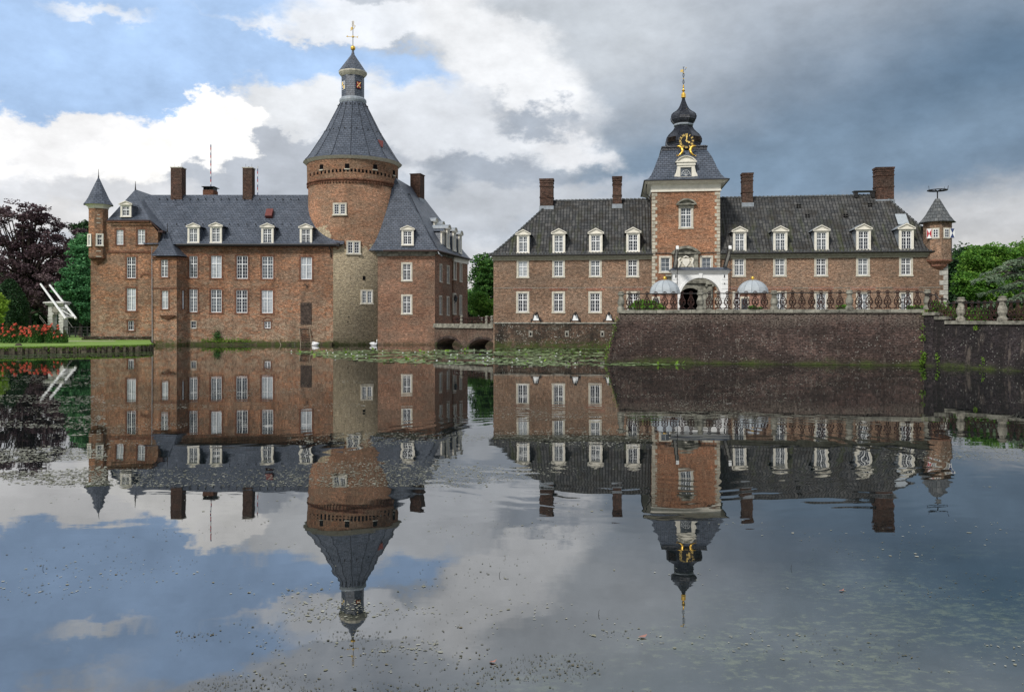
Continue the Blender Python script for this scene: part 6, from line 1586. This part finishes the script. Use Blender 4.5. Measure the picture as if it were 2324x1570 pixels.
for i, (xx, yb_, yt_, w_, lab) in enumerate(((62.5, 748, 732, 9, 'small clipped yew cone above the roses, left one of the pair'), (79.5, 750, 728.5, 11, 'small clipped yew cone above the roses, right one of the pair'), (127, 750, 729, 10, 'small clipped yew cone seen through the white drawbridge portal'), (195.5, 752, 728, 9, 'small clipped yew cone close to the castle wall behind the fence'))):
    cone_tree('yew_cone', lab, xx, 82 if i < 2 else 93, yb_ + 10, yt_, w_, 900, 'leaf_yew', 30 + i, .06, 'small clipped yew cones in the garden', 'topiary')
tree('golden_shrub', 'bright yellow-green shrub cut by the left edge of the picture', (X(-6, 80), 80, .55), [lobe(-8, 695, 80, 20, 32), lobe(-4, 720, 80, 16, 18)], 60, 3600, .09, 'leaf_yellow', 40, (.4, .25), .08, cat='shrub', limbs=6)
# dark wood closing the view far left
rg = np.random.default_rng(50)
for i, (xx, yy, rx, rz, mt, lab) in enumerate(((-30, 650, 70, 90, 'leaf_dark', 'dark woodland tree at the far left edge behind the copper beech'), (60, 690, 50, 55, 'leaf_dark', 'dark woodland tree low behind the copper beech'), (110, 700, 45, 50, 'leaf_dark', 'dark woodland tree behind the white garden drawbridge'), (170, 705, 40, 55, 'leaf_dark', 'dark woodland tree left of the castle wall'), (215, 690, 40, 70, 'leaf_dark', 'dark woodland tree mostly hidden by the castle corner'))):
    tree('woodland_tree', lab, (X(xx, 118), 118 + i, g0), [lobe(xx, yy, 118 + i, rx, rz), lobe(xx + 10, yy + 25, 117 + i, rx, rz * .7)], 120, 8000, .27, mt, 51 + i, (1.3, .8), .3, 'dark wood behind the rose garden', zfloor=.6)
# middle trees seen between the buildings
tree('lime_tree', 'tall dark green tree standing in the gap between castle and gatehouse', (X(1102, 108), 108, g0),
     [lobe(1105, 660, 108, 36, 70), lobe(1100, 610, 107, 24, 36), lobe(1126, 640, 108, 30, 60), lobe(1080, 680, 106, 18, 30)], 200, 18000, .17, 'leaf_green', 60, (.95, .45), .35, limbs=26)
tree('maple_tree', 'brighter green young tree low in front of the tall tree in the gap', (X(1108, 98), 98, g0),
     [lobe(1092, 690, 98, 24, 28), lobe(1114, 705, 98, 18, 25)], 80, 7000, .13, 'leaf_bright', 61, (.7, .3), .2)
tree('woodland_tree', 'dark bushy tree low against the far side of the castle wing', (X(1060, 112), 112, g0), [lobe(1065, 700, 112, 28, 36), lobe(1045, 690, 113, 25, 40)], 70, 5000, .2, 'leaf_dark', 62, (1, .6), .25)
# right-hand park
RT_ = 'park trees right of the gatehouse'
zp0 = zr - .2
tree('broadleaf_tree', 'dark green tree hard against the right corner of the gatehouse', (X(2170, 84), 84, zp0), [lobe(2168, 640, 84, 34, 60), lobe(2175, 590, 85, 24, 32), lobe(2155, 690, 82, 26, 30)], 150, 13000, .15, 'leaf_dark', 70, (.8, .5), .3, RT_)
tree('maple_tree', 'broad sunlit bright green maple filling the view right of the gatehouse', (X(2240, 78), 78, zp0), [lobe(2235, 610, 78, 48, 56), lobe(2215, 590, 77, 32, 32), lobe(2265, 585, 78, 36, 30), lobe(2200, 650, 75, 28, 34), lobe(2250, 650, 76, 40, 34)], 330, 30000, .125, 'leaf_bright', 71, (.85, .30), .35, RT_, limbs=24)
tree('maple_tree', 'bright green tree at the right edge, tallest of the park trees', (X(2330, 80), 80, zp0), [lobe(2330, 600, 80, 44, 54), lobe(2345, 575, 80, 30, 36), lobe(2300, 620, 79, 36, 36), lobe(2310, 660, 78, 50, 36)], 260, 22000, .13, 'leaf_bright', 72, (.85, .30), .35, RT_)
tree('woodland_tree', 'dark background tree rising behind the bright maples', (X(2225, 96), 96, zp0), [lobe(2225, 600, 96, 55, 38), lobe(2300, 610, 96, 60, 40), lobe(2270, 680, 92, 90, 50)], 220, 16000, .22, 'leaf_dark', 73, (1.1, .7), .3, RT_)
# blue atlas cedar: drooping layered boughs
rg = np.random.default_rng(80); cb = (X(2345, 64), 64, zp0); t = thing('blue_cedar', 'blue-green cedar with drooping layered boughs at the right edge', 'tree', cb)
q = MB().tube([cb, (cb[0], 64, Z(590, 64))], [.35, .12], 8); pts = []
boughs = [(2345, 592, 2288, 598, 61.5), (2350, 596, 2262, 612, 60), (2345, 606, 2238, 622, 62.5), (2340, 616, 2205, 640, 61), (2330, 622, 2250, 640, 59), (2345, 640, 2275, 655, 60.5), (2340, 655, 2225, 668, 63), (2345, 668, 2290, 684, 60), (2340, 680, 2235, 695, 62)]
for (x0, y0, x1, y1, de) in boughs:
    a = W(x0, y0, 64); b = W(x1, y1, de); m_ = a.lerp(b, .5) + Vector((0, 0, .35)); q.tube([a, m_, b], [.09, .06, .02], 5)
    for s_ in range(15):                       # side sprays, each a flat drooping fan
        u = rg.uniform(.12, 1.0); o_ = a * (1 - u) ** 2 + m_ * 2 * u * (1 - u) + b * u ** 2
        L_s = rg.uniform(.5, 1.15) * (1.15 - .5 * u); an = rg.uniform(-.5, .5) + (math.pi if rg.uniform() < .8 else -1.2)
        dv = np.array((math.cos(an), -abs(math.sin(an)) - rg.uniform(0, .6), 0)); dv /= np.linalg.norm(dv)
        n = 150; f = rg.uniform(0, 1, n); side = np.array((-dv[1], dv[0], 0)); w_ = rg.normal(0, .16, n) * (1.1 - f)
        P0 = np.array(o_)[None] + dv[None] * (f * L_s)[:, None] + side[None] * w_[:, None]; P0[:, 2] += .10 * np.sin(f * 3) - .42 * f ** 2 * L_s - np.abs(rg.normal(0, .05, n)); pts.append(P0)
leaves('crown', np.concatenate(pts), .075, M['leaf_blue'], rg, t, asp=.28); put('trunk', q, M['bark'], t)
tree('hedge_shrub', 'rounded light green shrub behind the black railing at the right', (X(2215, 52), 52, zp0), [lobe(2215, 716, 52, 22, 16, .6), lobe(2195, 722, 52, 18, 12, .6)], 80, 6000, .05, 'leaf_bright', 81, (.3, .18), .05, cat='shrub', limbs=6, zfloor=zp0)
tree('hedge_shrub', 'low yellowish shrub just right of the last bastion post', (X(2130, 47.5), 47.5, zp0), [lobe(2125, 700, 47.5, 20, 14, .6), lobe(2150, 712, 47.5, 20, 12, .6)], 60, 4500, .05, 'leaf_bright', 82, (.28, .18), .05, cat='shrub', limbs=6, zfloor=zp0)
tree('rust_shrub', 'rusty brown shrub behind the railing at the right edge', (X(2310, 46), 46, zp0), [lobe(2308, 712, 46, 9, 15, .4), lobe(2324, 712, 46, 8, 17, .4)], 30, 1500, .05, 'leaf_rose', 83, (.2, .2), .04, cat='shrub', limbs=4, zfloor=zp0)
tree('box_bush', 'rounded dense green bush behind the left end of the bastion railing', (X(1468, 48.6), 48.6, zt - .06), [lobe(1470, 695, 48.6, 32, 14, .6), lobe(1450, 698, 48.6, 24, 12, .6), lobe(1488, 699, 48.6, 22, 10, .5)], 110, 9000, .045, 'leaf_bright', 84, (.2, .12), .05, cat='bush', limbs=8, zfloor=zt)
for i, (xx, w_, lab) in enumerate(((1715, 16, 'low green cushion plant in front of the right sentry house'), (1916, 20, 'low clipped green bush behind the third bay of the railing'), (2080, 22, 'low green bush behind the last bay of the railing'))):
    tree('cushion_bush', lab, (X(xx, 46.8), 46.8, zt - .06), [lobe(xx, 699, 46.8, w_, 5, .35)], 30, 1800, .04, 'leaf_bright', 90 + i, (.14, .08), .03, cat='bush', limbs=3, zfloor=zt)
# roses
rgp = np.random.default_rng(100)
bl = leaves('blossom', rgp.normal(0, 1, (20, 3)) * .035, .045, M['petal'], rgp); bl_me = bl.data; bpy.data.objects.remove(bl)
labs = ['rose bush at the left edge of the bed, full of red blossom', 'second rose bush of the bed from the left', 'third rose bush from the left, tall pale shoots', 'fourth rose bush from the left, under the two clipped cones', 'fifth rose bush, left of the white portal foot', 'sixth rose bush, in front of the white portal', 'rose bush with the densest red blossom, right of the portal', 'last rose bush at the right end of the bed, few blossoms']
for i, xx in enumerate((2, 22, 42, 62, 82, 102, 120, 138)):
    d = 67.5 + rgp.uniform(-.4, .4); p = W(xx, 778, d); h = 1.35 + rgp.uniform(-.1, .25) - (.35 if i == 7 else 0)
    t = thing('rose_bush', labs[i], 'rose bush', (p.x, d, zl_), 'red rose bushes in the garden bed')
    n = 2600; w = .55; hh = rgp.uniform(0, 1, n); a = rgp.uniform(0, 2 * math.pi, n); rr_ = w * (1 - .35 * hh ** 3) * np.sqrt(rgp.uniform(.3, 1, n))
    c_ = np.column_stack([p.x + rr_ * np.cos(a), d + rr_ * np.sin(a) * .9, zl_ + .05 + hh * h * (.82 + .2 * np.sin(a * 3 + i))])
    lo_ = c_[hh < .6]; hi_ = c_[hh >= .6]
    leaves('foliage', lo_, .055, M['leaf_green'], rgp, t); leaves('young_shoots', hi_, .045, M['leaf_rose'], rgp, t)
    k = 12 if i < 7 else 5
    for j in range(k):
        a = rgp.uniform(math.pi, 2 * math.pi); hz_ = rgp.uniform(.4, 1.02) if i not in (6,) else rgp.uniform(.7, 1.05)
        o = put('blossom', bl_me, None, t, Matrix.Translation((p.x + w * .95 * math.cos(a), d + w * .9 * math.sin(a), zl_ + hz_ * h)) @ Matrix.Rotation(rgp.uniform(0, 6), 4, 'Z') @ Matrix.Diagonal(tuple([rgp.uniform(.8, 1.4)] * 3) + (1,)) )
# garden drawbridge, white portal with two raised balance beams
dg = 88.0; x0, x1 = X(zA(318, 0)[0], dg), X(zA(438, 0)[0], dg); gz = lambda y: Z(zL(0, y)[1], dg)
gp = thing('garden_drawbridge', 'white stone portal with two slanting white balance beams at the far left of the garden', 'drawbridge', ((x0 + x1) / 2, dg, .55))
lx = lambda x: X(zL(x, 0)[0], dg)
q = MB().box(lx(525), lx(572), dg, dg + .9, .4, gz(48)).box(lx(645), lx(692), dg, dg + .9, .4, gz(48)).box(lx(572), lx(645), dg, dg + .9, gz(150), gz(48))
for z_ in np.arange(.9, gz(150), .3): q.box(lx(522), lx(575), dg - .04, dg, z_, z_ + .2).box(lx(642), lx(694), dg - .04, dg, z_, z_ + .2)
put('portal', q, M['stone_white'], gp)
q = MB().box(lx(505), lx(702), dg - .2, dg + 1.1, gz(48), gz(30)).box(lx(488), lx(712), dg - .35, dg + 1.2, gz(30), gz(15))
q.add([(lx(488), dg - .35, gz(15)), (lx(712), dg - .35, gz(15)), (lx(680), dg + .4, gz(6)), (lx(530), dg + .4, gz(6)), (lx(712), dg + 1.2, gz(15)), (lx(488), dg + 1.2, gz(15))], [(0, 1, 2, 3), (1, 4, 2), (4, 5, 3, 2), (5, 0, 3)])
put('portal_cornice', q, M['stone_white'], gp)
q = MB().lathe([(.02, 0), (.3, .02), (.34, .1), (.02, .12)], 10, M=Matrix.Translation((lx(612), dg - .05, gz(98))) @ Matrix.Rotation(R(90), 4, 'X'))
for a in np.linspace(0, 2 * math.pi, 9): q.tube([(lx(612) + .3 * math.cos(a), dg - .1, gz(98) + .4 * math.sin(a)), (lx(612) + .42 * math.cos(a + .5), dg - .1, gz(98) + .52 * math.sin(a + .5))], .06, 5)
put('carved_arms', q, M['post_stone'], gp)
tipa, enda = W(*zA(280, 968), dg + 1.5), W(*zA(455, 1208), dg - 2.6); tipb, endb = W(*zA(343, 975), dg + 2.4), W(*zA(525, 1208), dg - 1.6)
for a, b in ((tipa, enda), (tipb, endb)): put('balance_beam', MB().tube([a, b], [.10, .13], 6), M['whitewood'], gp)
put('beam_tie', MB().tube([enda.lerp(tipa, .05), endb.lerp(tipb, .05)], .10, 5).tube([enda.lerp(tipa, .3), endb.lerp(tipb, .3)], .07, 5).tube([enda.lerp(tipa, .3), endb.lerp(tipb, .03)], .05, 5).tube([endb.lerp(tipb, .03), endb.lerp(tipb, .3) - Vector((0.0, 0, .1))], .05, 5), M['whitewood'], gp)
put('chain', MB().tube([W(*zL(430, 158), dg + 3), W(*zL(500, 245), dg + 3)], .025, 4).tube([W(*zL(430, 180), dg + 3), W(*zL(480, 245), dg + 3)], .025, 4).tube([W(*zL(735, 210), dg - 2), W(*zL(800, 300), dg - 4)], .02, 4), M['post_stone'], gp)
put('bridge_deck', MB().box(lx(420), lx(520), dg + 1, dg + 4, gz(262), gz(250)), M['pole_wood'], gp)
fn = thing('garden_fence', 'dark metal rail fence beside the castle wall behind the lawn', 'fence', tuple(W(170, 765, 84)))
q = MB()
for y_ in (290, 325, 358): q.tube([W(*zL(690, y_), 84), W(*zL(1000, y_), 84)], .035, 4)
put('rail', q, M['dark_metal'], fn)
for x_ in (696, 760, 824, 890, 955): put('post', MB().box(-.05, .05, -.05, .05, -.9, .18, Matrix.Translation(W(*zL(x_, 300), 84))), M['dark_metal'], fn)
st_ = put('mossy_stone', MB().lathe([(.02, -.14), (.2, -.08), (.24, .02), (.14, .13), (.02, .15)], 9, sxy=(1.1, .8), M=Matrix.Translation(W(*zL(203, 488), 60.9))), M['wood']); tag(st_, 'small brown stone on the lawn edge in front of the roses', 'stone')

# ================================================================= SWANS
def swan(p, lab, flip=1, neck=True):
    t = thing('swan', lab, 'swan', tuple(p), 'white swans by the castle wall'); x, y, z = p
    body = MB()
    loops = []
    for u, w_, h0, h1 in ((-.36, .02, .10, .14), (-.30, .06, .02, .19), (-.18, .12, -.04, .26), (0, .15, -.05, .27), (.14, .13, -.05, .22), (.24, .07, -.02, .16), (.29, .02, .04, .10)):
        loops.append([(x + flip * u, y + w_ * math.cos(a), z + (h0 + h1) / 2 + (h1 - h0) / 2 * math.sin(a)) for a in np.linspace(0, 2 * math.pi, 11)[:-1]])
    body.loft(loops, capb=True)
    if neck:
        nk = [(.20, .10), (.30, .18), (.32, .30), (.26, .40), (.20, .43), (.24, .42)]
        nk = [(.18, .12), (.29, .20), (.30, .32), (.24, .42), (.27, .48), (.34, .47)]
    else: nk = [(.18, .12), (.24, .22), (.16, .30), (.06, .30), (.0, .26)]
    body.tube([(x + flip * u, y, z + v) for u, v in nk], [.065, .05, .04, .035, .045, .02][:len(nk)], 8)
    put('body', body, M['white'], t, smooth=True)
    e = nk[-1]; put('beak', MB().tube([(x + flip * e[0], y, z + e[1]), (x + flip * (e[0] + .08), y, z + e[1] - .03)], [.02, .008], 6), M['gold_paint'], t)
    q = MB()
    for s_ in (-1, 1): q.loft([[(x + flip * u, y + s_ * (.10 + .05 * math.cos(a)), z + .17 + h_ * math.sin(a)) for a in np.linspace(0, 2 * math.pi, 9)[:-1]] for u, h_ in ((-.38, .02), (-.2, .09), (.02, .11), (.14, .03))], capb=True)
    put('wing', q, M['white'], t, smooth=True)
swan(Vector((X(714.8, 77.2), 77.2, .04)), 'white swan resting with tucked head near the ladder', -1, False)
swan(Vector((X(848.4, 77.4), 77.4, .04)), 'white swan with curved neck and orange beak where the round tower meets the castle wing', 1, True)

# ================================================================= WATER LILIES AND FLOATING DEBRIS
rw = np.random.default_rng(200)
def wpt(x, y): d = F * CZ / (y - HZ); return X(x, d), d
def inpoly(px_, py_, poly):
    c_ = np.zeros(len(px_), bool); n = len(poly)
    for i in range(n):
        x1_, y1_ = poly[i]; x2_, y2_ = poly[(i + 1) % n]
        k = ((y1_ > py_) != (y2_ > py_)) & (px_ < (x2_ - x1_) * (py_ - y1_) / (y2_ - y1_ + 1e-12) + x1_); c_ ^= k
    return c_
def pads(name, x, y, r, z, mat, n=7, tilt=0.05, ecc=.15, aniso=0.0):
    N = len(x); sq_ = rw.uniform(1 - aniso, 1, (N, 1)); th_ = rw.uniform(0, 3.14, (N, 1)); a = np.linspace(0, 2 * math.pi, n + 1)[:-1][None] + rw.uniform(0, 6, (N, 1)); rr_ = r[:, None] * rw.uniform(1 - ecc, 1 + ecc, (N, n))
    u_, v_ = np.cos(a), np.sin(a) * sq_; ca, sa = u_ * np.cos(th_) - v_ * np.sin(th_), u_ * np.sin(th_) + v_ * np.cos(th_); tx, ty = rw.normal(0, tilt, (N, 1)), rw.normal(0, tilt, (N, 1))
    zz = np.maximum(z[:, None] + rr_ * ca * tx + rr_ * sa * ty, .003)
    v = np.stack([x[:, None] + rr_ * ca, y[:, None] + rr_ * sa, zz], 2).reshape(-1, 3)
    me = bpy.data.meshes.new(name); me.vertices.add(N * n); me.vertices.foreach_set('co', v.astype(np.float32).ravel()); me.loops.add(N * n); me.loops.foreach_set('vertex_index', np.arange(N * n, dtype=np.int32))
    me.polygons.add(N); me.polygons.foreach_set('loop_start', np.arange(0, N * n, n, dtype=np.int32)); me.update(calc_edges=True); return put(name, me, M[mat])
M['lily'] = leafmat('lily_pad', (.07, .12, .03), (.18, .26, .11), (.34, .40, .26), .05, .35)
M['debris'] = leafmat('floating_scum', (.10, .10, .06), (.26, .26, .20), (.50, .50, .45), .05, .6)
M['darkbit'] = leafmat('dark_leaf_bits', (.035, .035, .022), (.09, .09, .06), (.20, .16, .10), .05, .6)
poly = [wpt(*p) for p in ((640, 799), (760, 795.5), (930, 794), (1120, 793.5), (1300, 795), (1370, 799), (1373, 821), (1460, 824), (1560, 828.5), (1400, 830.5), (1240, 831), (1040, 828), (880, 824), (760, 815), (700, 806))]
N = 30000; px_ = rw.uniform(-20, 12, N); py_ = rw.uniform(42, 68, N); k = inpoly(px_, py_, poly)
dens = np.sin(px_ * .9 + 1.3 * np.sin(py_ * .55)) + np.sin(py_ * 1.15 + 1.7 * np.sin(px_ * .45)); k &= (dens > -.9) & (rw.uniform(0, 1, N) < .36)
lx_, ly_ = px_[k], py_[k]; o = pads('water_lily_pads', lx_, ly_, rw.uniform(.08, .18, len(lx_)), rw.uniform(.005, .03, len(lx_)), 'lily', 8, .05); kind(tag(o, 'floating raft of water lily pads across the middle of the moat', 'water lilies'), 'stuff')
k2 = rw.uniform(0, 1, len(lx_)) < .025; o = leaves('raised_lily_leaves', np.column_stack([lx_[k2], ly_[k2], rw.uniform(.05, .16, k2.sum())]), .13, M['reed'], rw); kind(tag(o, 'lily leaves standing up out of the raft', 'water lilies'), 'stuff')
# strip along the terrace wall and the lawn
s_ = rw.uniform(FW.S(1128), FW.S(1385), 500); e = np.array([tuple(FW.at(a, -rw.uniform(.1, .9)))[:2] for a in s_]); o = pads('wall_side_pads', e[:, 0], e[:, 1], rw.uniform(.07, .16, len(e)), rw.uniform(.006, .03, len(e)), 'lily', 7, .1); kind(tag(o, 'thin line of lily pads along the foot of the lichen wall', 'water lilies'), 'stuff')
M['algae'] = leafmat('duckweed', (.03, .06, .012), (.08, .12, .03), (.16, .20, .07), .05, .6)
a_ = rw.uniform(0, 1, 3800); b_ = rw.uniform(0, 1, 3800) ** 1.4; dd_ = 56 - 5.5 * b_ + a_ * 6.5; xx_ = X(0, 1) * dd_ + 0; xx_ = np.array([X(-20 + 365 * t_, 1) for t_ in a_]) * dd_
k = (np.sin(xx_ * 2.1 + dd_ * 3) + rw.normal(0, .7, len(a_))) > .1; o = pads('duckweed', xx_[k], dd_[k], rw.uniform(.03, .10, k.sum()), np.full(k.sum(), .005), 'algae', 6, 0, .4); kind(tag(o, 'patchy green duckweed film in front of the lawn edge', 'duckweed'), 'stuff')
s_ = rw.uniform(0, LBt, 1800); e = np.array([tuple(FBst.at(a, -bat - abs(rw.normal(0, .22))))[:2] for a in s_]); o = pads('duckweed', e[:, 0], e[:, 1], rw.uniform(.02, .07, len(e)), np.full(len(e), .005), 'algae', 6, 0, .4); kind(tag(o, 'narrow olive duckweed line along the foot of the bastion', 'duckweed'), 'stuff')
# lily blossoms, one by one
fl = leaves('lily_flower', rw.normal(0, 1, (14, 3)) * (.022, .022, .015), .035, M['white'], rw); fme = fl.data; bpy.data.objects.remove(fl)
ii = rw.choice(len(lx_), 38, replace=False)
for i in ii:
    f_ = put('lily_flower', fme, None, None, Matrix.Translation((lx_[i], ly_[i], .10)) @ Matrix.Rotation(rw.uniform(0, 6), 4, 'Z')); tag(f_, 'small white water lily flower open on the raft of lily pads', 'flower', 'white water lily flowers')
# floating specks: thick between 850 and 1100, sparser towards the camera
def fieldn(x, y, s, seed):
    r_ = np.random.default_rng(seed); v = np.zeros(len(x))
    for _ in range(9):
        a = r_.uniform(0, 6.28); f = s * r_.uniform(.5, 2.6); v += np.sin((x * math.cos(a) * .45 + y * math.sin(a)) * f + r_.uniform(0, 6.28)) / (f / s) ** .6
    return v
def specks(n, ya, yb, size, thr, sc, seed, mat, name, lab, xr=(-60, 2390), hexn=6, xfun=None):
    yy = rw.uniform(ya, yb, n); xx = rw.uniform(*xr, n); d = F * CZ / (yy - HZ); x = (xx - CX) / F * d
    f = fieldn(x, d, sc, seed); k = f + rw.normal(0, .5, n) > thr
    if xfun is not None: k &= xfun(xx, yy)
    x, d = x[k], d[k]; r = size[0] * np.exp(rw.normal(0, .35, len(x))) * (d / 20) ** size[1]
    o = pads(name, x, d, r, np.full(len(x), .004), mat, hexn, 0, .5, .75); kind(tag(o, lab, 'debris'), 'stuff')
specks(70000, 836, 1105, (.015, .55), 1.5, 1.3, 1, 'debris', 'floating_debris', 'pale floating scum and petals drifting in bands across the moat')
specks(9000, 836, 1100, (.026, .5), .6, 2.0, 6, 'debris', 'floating_debris', 'pale scum thickest over the dark reflections of the trees at the left', (-40, 240))
specks(3400, 1100, 1600, (.011, .2), 1.6, 3.2, 2, 'debris', 'floating_debris', 'scattered pale specks on the near water')
specks(3600, 1180, 1600, (.009, .2), 1.7, 3.6, 3, 'darkbit', 'leaf_litter', 'small dark leaf bits floating on the near water')
specks(5200, 1430, 1600, (.007, .2), 1.0, 5.0, 4, 'darkbit', 'leaf_litter', 'clusters of dark rotting leaves at the near bank', (400, 1500))
specks(2200, 1240, 1480, (.011, .2), 1.1, 4.0, 5, 'debris', 'floating_debris', 'pale specks over the reflection of the round tower roof', (640, 1000))
for (x_, y_, r_, lab) in ((1458, 1446, .032, 'pink fallen leaf floating near the bottom of the picture right of centre'), (1910, 1341, .024, 'pink fallen leaf floating on the dark water at the right'), (1118, 1503, .025, 'pale pink leaf floating near the bottom centre')):
    a, b = wpt(x_, y_); q = MB().poly([(a - r_, b, .006), (a - r_ * .3, b - r_ * .6, .012), (a + r_ * .6, b - r_ * .4, .008), (a + r_ * 1.2, b + .02, .02), (a + r_ * .4, b + r_ * .6, .01), (a - r_ * .5, b + r_ * .5, .007)]); tag(put('fallen_leaf', q, plain('pink_leaf', (.30, .15, .12), .6) if 'pink_leaf' not in MATS else MATS['pink_leaf']), lab, 'leaf', 'fallen leaves on the water')
for (x_, y_, lab) in ((97, 1290, 'bent black twig sticking out of the water at the left'), (1133, 1306, 'thin curled twig on the water at the centre'), (1358, 1394, 'upright dark twig right of centre'), (1795, 1290, 'small dark twig on the water at the right')):
    a, b = wpt(x_, y_); tag(put('twig', MB().tube([(a, b, -.01), (a + .004, b, .03), (a + .012, b + .005, .038)], .0022, 4), M['dark_metal']), lab, 'twig', 'twigs on the water')
